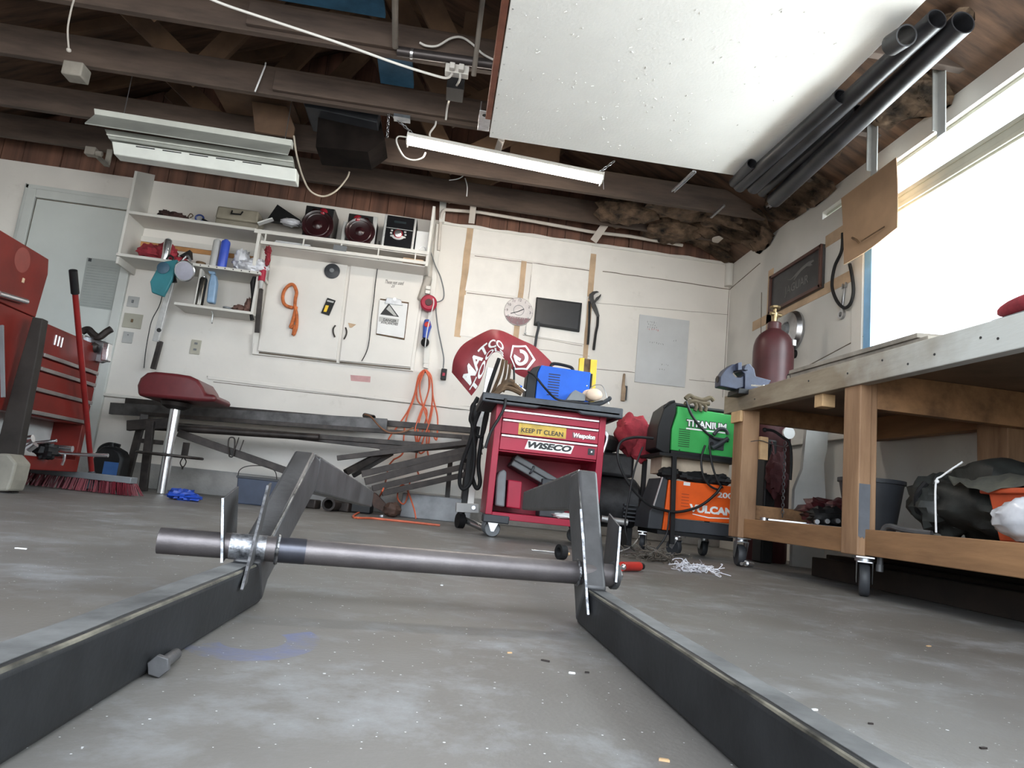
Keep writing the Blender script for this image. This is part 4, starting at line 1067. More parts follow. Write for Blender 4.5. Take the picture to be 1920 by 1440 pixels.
# gas cylinder
gc = thing('gas_cylinder', 'tall maroon gas cylinder standing behind the far end of the bench', 'gas cylinder', (1.99, 4.0, 0))
m = MB(); m.lathe([(0.118, 0), (0.122, 0.02), (0.122, 1.275), (0.119, 1.315), (0.109, 1.352), (0.090, 1.383), (0.063, 1.406), (0.043, 1.42), (0.040, 1.425)], (1.99, 4.0, 0), (0, 0, 1), 36); m.build('cylinder_body', M_maroon, gc)
m = MB(); m.lathe([(0.042, 1.42), (0.042, 1.462), (0.036, 1.468), (0.02, 1.47)], (1.99, 4.0, 0), (0, 0, 1), 24); m.build('collar', M_maroon, gc)
M_brass = mat('brass', (0.33, 0.25, 0.14), 0.38, 0.9, var=0.15)
m = MB(); m.lathe([(0.014, 1.468), (0.017, 1.50), (0.022, 1.51), (0.022, 1.53), (0.012, 1.535), (0.012, 1.56)], (1.99, 4.0, 0), (0, 0, 1), 16); m.cyl((1.955, 3.985, 1.52), (2.03, 4.0, 1.52), 0.012, n=12); m.build('valve', M_brass, gc)
m = MB(); m.lathe([(0.010, 1.556), (0.034, 1.560), (0.034, 1.572), (0.010, 1.576)], (1.99, 4.0, 0), (0, 0, 1), 8); m.build('handwheel', M_brass, gc)
m = MB(); m.box((2.065, 3.90, 1.31), (2.085, 3.93, 1.345)); m.build('label_tag', M_paper, gc)

# ---- hung on the right wall
def rw(x, y, d=0.0): return atx(x, y, RW-d)
sg = thing('framed_sign', 'dark framed sign with faint lettering and a leaping cat on the right wall', 'sign', rw(1498, 525))
q = [rw(1447, 519), rw(1551, 458), rw(1549, 542), rw(1447, 590)]
sgc = sum(q, Vector())/4; hh = 0.295; ww = 0.70
Ms = wall_frame(sgc, 'right')
m = MB(Ms); m.box((-ww/2, -0.02, -hh/2), (ww/2, 0, hh/2)); m.build('sign_board', mat('slate_board', (0.05, 0.048, 0.05), 0.45, var=0.2), sg, smooth=False)
m = MB(Ms)
for a_, b_ in (((-ww/2, -hh/2), (ww/2, -hh/2+0.022)), ((-ww/2, hh/2-0.022), (ww/2, hh/2)), ((-ww/2, -hh/2), (-ww/2+0.022, hh/2)), ((ww/2-0.022, -hh/2), (ww/2, hh/2))):
    m.box((a_[0], -0.035, a_[1]), (b_[0], -0.02, b_[1]))
m.build('frame', mat('dark_red_wood', (0.10, 0.045, 0.035), 0.5), sg, bevel=0.002, smooth=False)
M_faint = mat('faded_silver_print', (0.16, 0.155, 0.15), 0.5)
text_mesh('JAGUAR', Ms @ Matrix.Translation((0.03, -0.021, -0.035)), 0.085, M_faint, 'lettering', sg)
m = MB(Ms)
cat_ = [(-0.05, 0.035), (0.02, 0.055), (0.10, 0.075), (0.18, 0.085), (0.24, 0.078), (0.25, 0.066), (0.21, 0.062), (0.23, 0.045), (0.20, 0.046), (0.16, 0.060), (0.09, 0.050), (0.04, 0.030), (0.0, 0.012), (-0.01, 0.018), (0.02, 0.038), (-0.05, 0.030), (-0.11, 0.05)]
m.prism([(x, -0.0205, z_) for x, z_ in cat_], (0, -0.0006, 0)); m.build('emblem', M_faint, sg, smooth=False)
m = MB(); m.tube(curve([rw(1580, 437, .03), rw(1578, 470, .03), rw(1565, 500, .03), rw(1560, 535, .03), rw(1568, 562, .03), rw(1582, 577, .03), rw(1594, 570, .03), rw(1600, 548, .03), rw(1598, 520, .03), rw(1593, 495, .03)]), 0.010, 8)
tag(m.build('rubber_hose', M_rubber), 'black rubber belt loop hanging on the right wall under the cardboard', 'hose')
wn_ = thing('combination_wrench', 'dark combination wrench hung on the right wall inside the hose loop', 'wrench', rw(1580, 560))
a, b = rw(1583, 540, .008), rw(1578, 585, .008)
m = MB(); m.bar(a, b, 0.018, 0.009, (1, 0, 0)); m.build('shaft', M_zinc, wn_, bevel=0.002)
m = MB(); m.pipe(b+Vector((-.008, 0, -.015)), b+Vector((.008, 0, -.015)), 0.030, 0.016, 16); m.build('ring_end', M_zinc, wn_)
m = MB(); m.bar(a+Vector((0, .014, 0)), a+Vector((0, .016, .03)), 0.010, 0.009, (1, 0, 0)); m.bar(a+Vector((0, -.014, 0)), a+Vector((0, -.016, .03)), 0.010, 0.009, (1, 0, 0)); m.build('open_end', M_zinc, wn_)
hb = thing('round_lamp', 'round grey metal lamp on the right wall behind the gas cylinder', 'lamp', rw(1490, 621))
c = rw(1490, 621)
m = MB(); m.lathe([(0.135, 0), (0.14, 0.02), (0.125, 0.05), (0.06, 0.07), (0.05, 0.06), (0.045, 0.03)], c, (-1, 0, 0), 30); m.build('lamp_bowl', M_zinc, hb)
m = MB(); m.lathe([(0.05, 0.06), (0.04, 0.085), (0.01, 0.095)], c, (-1, 0, 0), 20); m.build('lamp_centre', M_grey, hb)
m = MB(); m.lathe([(0.03, 0), (0.03, 0.02), (0.018, 0.03), (0.034, 0.045), (0.03, 0.06)], rw(1491, 664), (-1, 0, 0), 18); tag(m.build('wall_button', M_black), 'small black knob on the right wall below the round lamp', 'knob')
# ledge on the right wall below the bench
struct(MB().box((RW-0.03, 0, 0.745), (RW, 5.4, 0.785)).build('trim_10', M_wall2, bevel=0.004))

# ================================================================== RED TOOL CART
CX0, CX1, CY0, CY1 = 0.275, 0.870, 3.60, 4.00
tc_ = thing('tool_cart', 'cherry red rolling tool cart with three drawers and dark work tray', 'tool cart', ((CX0+CX1)/2, 3.8, 0))
m = MB()
m.box((CX0, CY0, 0.115), (CX0+0.035, CY1, 0.695)); m.box((CX1-0.035, CY0, 0.115), (CX1, CY1, 0.695))
m.box((CX0+0.035, CY1-0.01, 0.115), (CX1-0.035, CY1, 0.695)); m.box((CX0+0.035, CY0, 0.095), (CX1-0.035, CY1-0.01, 0.13)); m.box((CX0+0.035, CY0+0.012, 0.445), (CX1-0.035, CY1-0.01, 0.455)); m.box((CX0+0.035, CY0+0.004, 0.668), (CX1-0.035, CY1-0.01, 0.695))
m.build('cabinet', M_cherry, tc_, bevel=0.003, smooth=False)
for (z0, z1, hb) in ((0.622, 0.668, 0.0), (0.540, 0.618, 0.0), (0.455, 0.536, 0.0)):
    m = MB(); m.box((CX0+0.037, CY0-0.002, z0), (CX1-0.037, CY0+0.33, z1)); dw = m.build('drawer', M_cherry, tc_, bevel=0.002, smooth=False)
    m = MB(); m.box((CX0+0.040, CY0-0.012, z1-0.012), (CX1-0.040, CY0-0.002, z1-0.001)); m.build('pull_strip', M_alu, dw, bevel=0.002, smooth=False)
    if z0 == 0.540:
        def cf(x, z): return Matrix.Translation((x, CY0-0.0025, z))
        m = MB(); m.M = Matrix.Translation((0.530, CY0-0.002, 0.576)) @ Matrix.Rotation(radians(-1), 4, 'Y'); m.box((-0.128, -0.0012, -0.030), (0.128, 0, 0.033)); m.build('sticker', mat('yellow_sticker', (0.62, 0.40, 0.055), 0.5, var=0.2, scale=14), dw, smooth=False)
        text_mesh('KEEP IT CLEAN', Matrix.Translation((0.530, CY0-0.0036, 0.568)), 0.034, M_ink, 'lettering', dw, fit=0.225, bold=0.0006)
        m = MB(); m.M = Matrix.Translation((0.757, CY0-0.002, 0.573)); m.prism([(-0.062, -0.0012, -0.014), (0.060, -0.0012, -0.014), (0.062, -0.0012, 0.006), (-0.048, -0.0012, 0.010), (-0.066, -0.0012, 0.016)], (0, 0.0012, 0)); m.build('badge', mat('dark_badge', (0.16, 0.06, 0.07), 0.4), dw, smooth=False)
        text_mesh('Wespolon', Matrix.Translation((0.757, CY0-0.0036, 0.573)), 0.032, M_letter, 'lettering', dw, fit=0.118, bold=0.0012, shear=0.15)
    if z0 == 0.455:
        m = MB(); m.M = Matrix.Translation((0.577, CY0-0.002, 0.494)); m.prism([(-0.132, -0.001, -0.022), (0.116, -0.001, -0.022), (0.130, -0.001, 0.022), (-0.118, -0.001, 0.026)], (0, 0.001, 0)); m.build('sticker', M_letter, dw, smooth=False)
        text_mesh('WiSECO', Matrix.Translation((0.577, CY0-0.0034, 0.495)), 0.042, M_ink, 'lettering', dw, fit=0.235, bold=0.0022, shear=0.28)
        m = MB(); m.cyl((0.802, CY0-0.002, 0.495), (0.802, CY0-0.008, 0.495), 0.014, n=20); m.box((0.784, CY0-0.003, 0.478), (0.820, CY0-0.0015, 0.512)); lk = m.build('lock', M_dgrey, dw)
        m = MB(); m.box((0.798, CY0-0.010, 0.490), (0.806, CY0-0.008, 0.500)); m.build('key_slot', M_chrome, lk)
# tray
m = MB(); m.prism([(0.188, CY0-0.055, 0.698), (0.205, CY0-0.065, 0.698), (0.925, CY0-0.065, 0.698), (0.942, CY0-0.05, 0.698), (0.942, CY1+0.06, 0.698), (0.188, CY1+0.06, 0.698)], (0, 0, 0.012)); m.build('tray_floor', M_dgrey, tc_, bevel=0.002)
M_tray = mat('charcoal_tray', (0.045, 0.05, 0.06), 0.5, var=0.25, scale=9)
m = MB()
m.prism([(0.188, CY0-0.065, 0.690), (0.188, CY0-0.065, 0.738), (0.942, CY0-0.065, 0.738), (0.942, CY0-0.065, 0.682), (0.72, CY0-0.065, 0.682), (0.70, CY0-0.065, 0.694), (0.50, CY0-0.065, 0.694), (0.475, CY0-0.065, 0.684), (0.32, CY0-0.065, 0.684)], (0, 0.03, 0))
m.box((0.188, CY0-0.04, 0.690), (0.21, CY1+0.06, 0.738)); m.box((0.92, CY0-0.04, 0.684), (0.942, CY1+0.06, 0.738)); m.box((0.21, CY1+0.035, 0.70), (0.92, CY1+0.06, 0.738))
m.build('tray_rim', M_tray, tc_, bevel=0.006)
for (x, y) in ((CX0+0.01, CY0-0.01), (CX1-0.10, CY0+0.01)):
    m = MB(); m.box((x-0.02, y-0.02, 0.075), (x+0.115, y+0.10, 0.115)); m.build('corner_bumper', M_dgrey, tc_, bevel=0.006)
for (x, y, a) in ((0.325, 3.66, 0), (0.82, 3.66, radians(70)), (0.325, 3.94, radians(40)), (0.82, 3.94, 0)):
    m = MB(T((x, y, 0), a)); m.prism([(-0.036, -0.022, 0.093), (0.036, -0.022, 0.093), (0.008, -0.022, 0.028), (-0.008, -0.022, 0.028)], (0, 0.003, 0)); m.prism([(-0.036, 0.022, 0.093), (0.036, 0.022, 0.093), (0.008, 0.022, 0.028), (-0.008, 0.022, 0.028)], (0, 0.003, 0)); m.box((-0.036, -0.022, 0.088), (0.036, 0.025, 0.094))
    o = m.build('caster', M_chrome, tc_, bevel=0.0008)
    m = MB(T((x, y, 0), a)); m.lathe([(0.012, -0.016), (0.038, -0.016), (0.042, -0.010), (0.042, 0.010), (0.038, 0.016), (0.012, 0.016)], (0, 0, 0.042), (0, 1, 0), 26); m.build('wheel', M_grey, o)
# on its lower shelf
gz = 0.131
gcase = thing('tool_case', 'grey plastic tool case tipped over inside the red cart', 'case', aty(1000, 885, 3.68))
c = aty(1003, 884, 3.70); Mx = Matrix.Translation(c) @ Matrix.Rotation(radians(24), 4, 'Y')
m = MB(Mx); m.box((-0.13, 0, -0.002), (0.13, 0.22, 0.030)); m.build('lid', M_gcase if 'M_gcase' in globals() else mat('case_grey', (0.13, 0.135, 0.14), 0.5), gcase, bevel=0.006)
m = MB(Mx); m.box((-0.13, 0, -0.036), (0.13, 0.22, -0.004)); m.build('base', mat('case_grey', (0.13, 0.135, 0.14), 0.5), gcase, bevel=0.006)
m = MB(Mx); m.tube(curve([(-0.02, -0.004, -0.022), (-0.02, -0.03, -0.018), (-0.02, -0.03, 0.012), (-0.02, -0.004, 0.016)]), 0.006, 7); m.build('latch_handle', M_dgrey, gcase)
m = MB(); q = [aty(928, 948, 3.66), aty(946, 951, 3.66), aty(950, 885, 3.66), aty(945, 880, 3.66), aty(936, 884, 3.66), aty(931, 895, 3.66)]; m.prism([Vector((v.x, v.y, max(v.z, gz))) for v in q], (0, 0.16, 0)); tag(m.build('grey_canister', M_grey, bevel=0.008), 'tall grey canister at the left inside the red cart', 'canister')
m = MB(); q = [aty(949, 951, 3.68), aty(976, 955, 3.68), aty(979, 903, 3.68), aty(953, 899, 3.68)]; m.prism([Vector((v.x, v.y, max(v.z, gz))) for v in q], (0, 0.16, 0)); tag(m.build('red_box', M_cherry, bevel=0.006), 'upright red box next to the grey canister in the cart', 'box')
m = MB(); m.box((0.565, 3.66, gz), (0.70, 3.80, gz+0.20)); tag(m.build('dark_box', M_dgrey, bevel=0.005), 'dark grey box inside the cart under the tipped case', 'box')
m = MB(); m.ball((0.72, 3.65, gz+0.015), (0.085, 0.04, 0.015), 20, 10, 0.5, 5, 3); tag(m.build('white_rag', M_paper), 'crumpled white rag on the cart bottom shelf', 'rag')
m = MB(); m.ball((0.775, 3.665, gz+0.022), (0.05, 0.035, 0.022), 18, 10, 0.4, 5, 4); tag(m.build('blue_rag', mat('navy_cloth', (0.03, 0.06, 0.22), 0.9)), 'small dark blue rag behind the white rag in the cart', 'rag')

# ------------------------------------------------------------------ on the tray: blue welder
TZ = 0.710
bw_ = thing('blue_welder', 'blue portable welder with black handle on the red cart', 'welder', (0.62, 3.80, TZ))
A = aty(1001, 749, 3.70); 
x0, x1, zb, zt = 0.488, 0.785, TZ+0.022, 0.950
m = MB(); m.prism([(x0, 3.70, zb), (x1, 3.70, zb), (x1, 3.70, zt-0.006), (x0+0.015, 3.70, zt), (x0+0.0, 3.70, zt-0.045)], (0, 0.14, 0)); m.build('case', M_blue, bw_, bevel=0.004)
m = MB(); m.prism([(x0-0.002, 3.702, zb), (x0-0.002, 3.702, zt-0.046), (x0+0.012, 3.702, zt), (x0-0.03, 3.702, zt-0.02), (x0-0.055, 3.702, zt-0.06), (x0-0.058, 3.702, zb+0.03), (x0-0.045, 3.702, zb)], (0, 0.136, 0)); m.build('front_panel', M_black, bw_, bevel=0.004)
m = MB(); m.box((x1+0.001, 3.703, zb), (x1+0.012, 3.837, zt-0.012)); m.build('back_panel', M_black, bw_, bevel=0.003)
m = MB(); m.tube(curve([(0.565, 3.77, zt-0.003), (0.572, 3.77, zt+0.026), (0.60, 3.77, zt+0.032), (0.66, 3.77, zt+0.027), (0.69, 3.77, zt+0.018), (0.70, 3.77, zt-0.008)]), 0.009, 8); m.build('handle', M_black, bw_)
for k in range(9):
    z_ = zb+0.055+0.0145*k; m = MB(); m.box((0.550, 3.6985, z_), (0.615-0.002*(k % 2), 3.7005, z_+0.006)); m.build('vent_slot', mat('vent_shadow', (0.008, 0.02, 0.08), 0.6), bw_, smooth=False)
for (x, z_) in ((0.512, 0.845), (0.768, 0.865)):
    MB().ball((x, 3.699, z_), (0.005, 0.003, 0.005), 10, 6).build('screw', M_chrome, bw_)
for x in (0.50, 0.76):
    MB().box((x-0.015, 3.705, TZ), (x+0.015, 3.835, zb+0.001)).build('foot', M_black, bw_, bevel=0.003)
m = MB(); m.tube(curve([(x1+0.012, 3.76, 0.86), (x1+0.035, 3.75, 0.855), (x1+0.04, 3.75, 0.83), (x1+0.02, 3.75, 0.815), (x1+0.0, 3.755, 0.82)]), 0.005, 6); m.build('cord', M_black, bw_)
m = MB(); m.tube(curve([aty(990, 697, 3.66), aty(1003, 705, 3.64), aty(1022, 728, 3.62), aty(1043, 748, 3.58), aty(1070, 753, 3.575), aty(1105, 756, 3.575), aty(1130, 752, 3.575)]), 0.006, 7); tag(m.build('welder_cable', M_black), 'black cable draped across the front of the blue welder', 'cable')
# beige ear muffs, grey box, torch on the tray
em = thing('ear_muffs', 'beige cupped ear muffs with wire band at the cart right end', 'ear muffs', (0.80, 3.62, TZ))
M_beige = mat('beige_plastic', (0.72, 0.55, 0.42), 0.5, var=0.06)
c = aty(1114, 740, 3.60)
m = MB(); m.ball(c, (0.046, 0.025, 0.034), 20, 12); m.build('ear_cup', M_beige, em)
m = MB(); m.ball(c+Vector((-0.012, 0.045, 0.0)), (0.046, 0.022, 0.034), 20, 12); m.build('ear_cup', M_beige, em)
m = MB(); m.tube(curve([c+Vector((-0.03, 0.0, 0.02)), c+Vector((0.0, 0.02, 0.055)), c+Vector((0.04, 0.02, 0.06)), c+Vector((0.06, 0.01, 0.03)), c+Vector((0.075, 0.0, -0.02)), c+Vector((0.085, 0.0, -0.04))]), 0.0022, 5); m.build('wire_band', M_zinc, em)
m = MB(); q = [aty(1062, 750, 3.60), aty(1097, 752, 3.60), aty(1098, 740, 3.60), aty(1079, 731, 3.60), aty(1073, 735, 3.60)]; m.prism(q, (0, 0.07, 0)); tag(m.build('grey_wedge', M_grey, bevel=0.002, smooth=False), 'grey wedge shaped box before the blue welder', 'box')
m = MB(); m.tube(curve([aty(1105, 758, 3.58), aty(1125, 757, 3.58), aty(1143, 748, 3.58)]), 0.011, 8, rs=None); m.ball(aty(1143, 747, 3.58), 0.012, 8, 6); tag(m.build('welding_torch', M_dgrey), 'dark torch handle lying at the right end of the cart tray', 'torch')
# yellow level behind the welder
yl = thing('yellow_level', 'yellow level standing upright behind the blue welder', 'level', aty(1104, 690, 4.05))
for (a, b) in (((1087, 671), (1096, 671)), ((1108, 674), (1120, 675))):
    m = MB(); q = [aty(a[0], a[1], 4.05), aty(b[0], b[1], 4.05), aty(b[0]-3, 735, 4.05), aty(a[0]-3, 735, 4.05)]; q[2].z = q[3].z = TZ; m.prism(q, (0, 0.03, 0)); m.build('side_rail', M_yellow, yl, bevel=0.002, smooth=False)
m = MB(); q = [aty(1095, 672, 4.06), aty(1109, 674, 4.06), aty(1106, 735, 4.06), aty(1092, 735, 4.06)]; q[2].z = q[3].z = TZ; m.prism(q, (0, 0.01, 0)); m.build('web', M_leather, yl, smooth=False)
# brown leather gloves, spray gun
m = MB()
for k, pts in enumerate((((931, 738), (938, 725), (955, 719), (968, 724), (980, 736)), ((925, 742), (945, 728), (962, 730), (978, 738)), ((940, 730), (952, 716), (964, 718)))):
    m.tube(ypath(pts, 3.64), 0.012+0.002*k, 8)
tag(m.build('leather_strap', M_leather), 'brown leather strap heaped at the left of the cart tray', 'strap')
sp_ = thing('spray_gun', 'small blue and silver spray gun on the cart tray beside the straps', 'spray gun', aty(970, 725, 3.66))
m = MB(); m.cyl(aty(958, 720, 3.66), aty(978, 727, 3.66), 0.011, n=12); m.build('barrel', M_blue, sp_); m = MB(); m.ball(aty(970, 725, 3.66), (0.02, 0.016, 0.016), 12, 8); m.build('cup', M_chrome, sp_)
m = MB(); m.cyl(aty(978, 727, 3.66), aty(985, 733, 3.66), 0.008, n=10); m.build('nozzle', M_chrome, sp_)

# ------------------------------------------------------------------ maroon banner on its stand with hoses
BY = 4.30
st = thing('hose_stand', 'white and black steel hose stand left of the red cart', 'stand', aty(880, 960, BY))
for (pa, pb, wd, m_, nm) in (((920, 690), (908, 760), 0.045, M_alu, 'upper_post'), ((903, 765), (882, 945), 0.04, M_letter, 'post'), ((893, 760), (870, 945), 0.035, M_black, 'rear_post')):
    MB().bar(aty(*pa, BY), aty(*pb, BY), wd, 0.03, (0, 1, 0)).build(nm, m_, st, bevel=0.003)
m = MB(); q = [aty(894, 790, BY-0.06), aty(899, 764, BY-0.06), aty(899, 772, BY-0.06), aty(903, 770, BY-0.06), aty(905, 781, BY-0.06), aty(897, 786, BY-0.06)]; m.prism(q, (0, 0.02, 0)); m.build('hook', M_letter, st)
m = MB(); q = [aty(856, 943, BY-0.1), aty(898, 945, BY-0.1), aty(898, 962, BY-0.1), aty(855, 960, BY-0.1)]; m.prism(q, (0, 0.12, 0)); ft = m.build('base_bracket', M_lgrey, st, bevel=0.003, smooth=False)
m = MB(); m.cyl(aty(888, 952, BY-0.1), aty(888, 952, BY-0.12), 0.012, n=10); m.build('bolt', M_zinc, ft)
cst = aty(862, 984, BY-0.05); m = MB(); m.lathe([(0.01, -0.02), (0.045, -0.02), (0.045, 0.02), (0.01, 0.02)], (cst.x, cst.y, 0.045), (0.9, 0.3, 0), 20); m.build('wheel', M_black, st)
m = MB(); m.cyl((cst.x, cst.y, 0.05), (cst.x, cst.y, 0.11), 0.022, n=12); m.build('caster_stem', M_black, st)
MB().cyl(aty(860, 970, BY), aty(905, 990, BY-0.1), 0.02, n=12).build('foot_rail', M_chrome, st)
for i, (pts, r, nm, mm, lab) in enumerate((
        (((896, 745), (888, 760), (882, 785), (886, 800), (890, 850), (884, 900), (870, 917), (862, 905), (866, 870), (880, 830), (892, 790), (900, 770)), 0.012, 'black_hose', M_rubber, 'thick black hose looped on the hose stand, lowest loop'),
        (((930, 750), (918, 762), (912, 790), (905, 815), (895, 818), (888, 805), (885, 780), (884, 765), (890, 755), (905, 750)), 0.010, 'black_hose', M_rubber, 'black hose coiled high on the hose stand'),
        (((915, 760), (908, 790), (902, 830), (897, 870), (900, 905), (893, 915), (885, 890), (888, 850), (897, 800)), 0.013, 'black_hose', M_rubber, 'black hose hanging nearest the red cart'),
        (((948, 747), (945, 765), (935, 785), (920, 810), (910, 840)), 0.008, 'thin_cable', M_black, 'thin black cable slanting down over the cart left edge'))):
    tag(MB().tube(ypath(pts, 4.12+0.02*i if i != 3 else 3.52, 8), r, 9).build(nm, mm), lab, 'hose' if 'hose' in nm else 'cable', 'hoses on the stand' if 'hose' in nm else None)
for i, (pts, r, mm, lab) in enumerate((
        (((936, 672), (926, 700), (916, 730), (908, 760)), 0.012, M_black, 'black belt hanging in the banner arch, leftmost'),
        (((944, 674), (938, 700), (928, 726), (920, 745)), 0.010, M_leather, 'brown belt hanging in the banner arch, second from left'),
        (((950, 676), (946, 705), (936, 735)), 0.009, M_leather, 'brown belt hanging in the middle of the banner arch'),
        (((957, 682), (953, 710), (943, 735)), 0.009, M_leather, 'brown belt hanging third in the banner arch'),
        (((963, 688), (964, 705), (963, 725)), 0.006, M_black, 'thin black chain-like strap right in the banner arch'))):
    tag(MB().tube(ypath(pts, 4.10-0.03*i), r, 8).build('hanging_belt', mm), lab, 'belt', 'belts in the banner arch')

# banner: sheet swept along an arch; s = along the lettering, t = across it
fl = thing('maroon_banner', 'maroon banner with white lettering draped over the hose stand', 'banner', aty(930, 660, BY))
M_flag = mat('maroon_vinyl', (0.235, 0.026, 0.035), 0.5, var=0.12, scale=5)
OUT = [(847, 698), (851, 672), (866, 648), (890, 632), (916, 619), (930, 618), (946, 622), (975, 636), (1005, 651), (1040, 685)]
INN = [(884, 742), (897, 724), (907, 700), (914, 676), (924, 662), (936, 661), (945, 672), (958, 690), (972, 703), (995, 712)]
DEP = [0.0, -0.02, -0.03, -0.05, -0.08, -0.09, -0.06, 0.0, 0.04, 0.06]
oc_ = curve([Vector((x, y, d)) for (x, y), d in zip(OUT, DEP)], 5); ic_ = curve([Vector((x, y, d-0.02)) for (x, y), d in zip(INN, DEP)], 5)
NS = len(oc_)-1


def banner(s, t, lift=0.0):
    """s 0..1 along, t 0 (outer, top) .. 1 (inner, bottom)"""
    f = min(max(s, 0), 0.9999)*NS; i = int(f); k = f-i
    a = oc_[i].lerp(oc_[i+1], k); b = ic_[i].lerp(ic_[i+1], k); p = a.lerp(b, t)
    return aty(p.x, p.y, BY+p.z-0.05*sin(pi*t)*0.6-lift)


P = [[banner(i/60, j/14) for j in range(15)] for i in range(61)]
MB().grid(P, (0, 0.003, 0)).build('cloth', M_flag, fl)
MB().grid([[banner(0.03+i/60*0.30, 0.44+j*0.006, 0.002) for j in range(2)] for i in range(30)], (0, 0.001, 0)).build('seam', M_maroon, fl)
def ban_text(txt, s0, s1, t0, t1, nm):
    cu = 1.0
    def warp(p):
        return banner(s0+(s1-s0)*(p.x+0.5), t1+(t0-t1)*(p.z+0.5), 0.004+p.y)
    return text_mesh(txt, None, 0.7, M_letter, nm, fl, warp=warp, fit=1.0, bold=0.03, depth=0.001)
import functools
def norm_text(txt, s0, s1, t0, t1, nm):
    # height normalised: capital height of size-1 letters is about 0.73
    def warp(p):
        return banner(s0+(s1-s0)*(p.x+0.5), t1+(t0-t1)*(p.z/0.52+0.5), 0.004)
    return text_mesh(txt, None, 0.72, M_letter, nm, fl, warp=warp, fit=1.0, bold=0.02, depth=0.001)
norm_text('MATCO', 0.06, 0.66, 0.47, 0.80, 'lettering')
norm_text('TOOLS', 0.03, 0.66, 0.83, 0.99, 'lettering')
m = MB()
c = Vector((0.83, 0.52))
hexo = [(c.x+0.105*cos(radians(60*k+30)), c.y+0.42*sin(radians(60*k+30))) for k in range(6)]; hexi = [(c.x+0.090*cos(radians(60*k+30)), c.y+0.36*sin(radians(60*k+30))) for k in range(6)]
for k in range(6):
    k2 = (k+1) % 6; rows = []
    for i in range(7):
        u = i/6; rows.append([banner(hexo[k][0]+(hexo[k2][0]-hexo[k][0])*u, hexo[k][1]+(hexo[k2][1]-hexo[k][1])*u, 0.004), banner(hexi[k][0]+(hexi[k2][0]-hexi[k][0])*u, hexi[k][1]+(hexi[k2][1]-hexi[k][1])*u, 0.004)])
    m.grid(rows, (0, 0.001, 0))
# open spanner curl inside the hexagon
for (r0, r1, a0, a1) in ((0.062, 0.036, -120, 150),):
    rows = []
    for i in range(25):
        a = radians(a0+(a1-a0)*i/24); rows.append([banner(c.x+r0*cos(a), c.y+r0*4*sin(a), 0.004), banner(c.x+r1*cos(a), c.y+r1*4*sin(a), 0.004)])
    m.grid(rows, (0, 0.001, 0))
rows = [[banner(c.x-0.06+0.07*i/5, c.y+0.02, 0.004), banner(c.x-0.06+0.07*i/5, c.y+0.12, 0.004)] for i in range(6)]; m.grid(rows, (0, 0.001, 0))
m.build('emblem', M_letter, fl, smooth=False)

# ------------------------------------------------------------------ green welder over orange welder on a dark cart
wc_ = thing('welding_cart', 'black steel welding cart holding a green welder over an orange one', 'cart', (1.36, 3.75, 0))
FY = 3.62
m = MB(); m.bar(aty(1264, 856, FY-0.03), aty(1259, 1020, FY-0.03), 0.024, 0.024, (0, 1, 0)); m.build('post', M_black, wc_, bevel=0.002)
m = MB(); m.box((1.20, FY+0.0, 0.105), (1.62, FY+0.36, 0.125)); m.build('lower_deck', M_black, wc_)
m = MB(); m.box((1.17, FY-0.04, 0.520), (1.62, FY+0.32, 0.535)); m.build('upper_deck', M_black, wc_)
for x in (1.20, 1.60):
    m = MB(); m.box((x, FY+0.34, 0.125), (x+0.024, FY+0.364, 0.52)); m.build('post', M_black, wc_)
caster(wc_, (1.30, FY-0.02), 0.045, 0.03, 0.105, radians(30), M_chrome); caster(wc_, (1.22, FY+0.32), 0.045, 0.03, 0.105, radians(-20), M_chrome); caster(wc_, (1.58, FY+0.30), 0.045, 0.03, 0.105)
# green
gw = thing('green_welder', 'green and black welder with white lettering on the top cart deck', 'welder', (1.38, 3.75, 0.537))
GY = FY
zb, zt = 0.537, 0.80
xs0, xs1 = 1.265, 1.590
m = MB(); m.prism([(xs0-0.02, GY, zb+0.02), (xs1+0.03, GY, zb+0.015), (xs1+0.028, GY, zb+0.13), (xs1, GY, zt-0.012), (xs0, GY, zt), (xs0+0.002, GY, zt-0.035), (xs0-0.022, GY, zb+0.135)], (0, 0.20, 0)); m.build('case', M_green, gw, bevel=0.004)
m = MB(); m.prism([(xs0-0.024, GY+0.002, zb), (xs0-0.026, GY+0.002, zb+0.135), (xs0-0.004, GY+0.002, zt-0.035), (xs0-0.006, GY+0.002, zt+0.02), (xs0-0.02, GY+0.002, zt+0.028), (xs0-0.075, GY+0.002, zt-0.02), (xs0-0.10, GY+0.002, zb+0.14), (xs0-0.105, GY+0.002, zb+0.02), (xs0-0.06, GY+0.002, zb)], (0, 0.196, 0)); m.build('front_panel', M_black, gw, bevel=0.006)
m = MB(); m.box((xs0-0.02, GY-0.001, zb), (xs1+0.03, GY+0.2, zb+0.018)); m.build('base', M_black, gw, bevel=0.003)
m = MB(); m.prism([(xs1+0.032, GY+0.002, zb), (xs1+0.06, GY+0.002, zb), (xs1+0.05, GY+0.002, zt-0.02), (xs1+0.01, GY+0.002, zt+0.012), (xs1+0.002, GY+0.002, zt-0.012), (xs1+0.030, GY+0.002, zb+0.13)], (0, 0.196, 0)); m.build('back_panel', M_black, gw, bevel=0.005)
m = MB(); m.tube(curve([(xs0-0.04, GY+0.1, zt+0.005), (xs0-0.01, GY+0.1, zt+0.022), (xs0+0.04, GY+0.1, zt+0.024), (xs0+0.20, GY+0.1, zt+0.018), (xs1+0.0, GY+0.1, zt+0.016), (xs1+0.03, GY+0.1, zt-0.01)]), 0.011, 8); m.build('handle', M_black, gw)
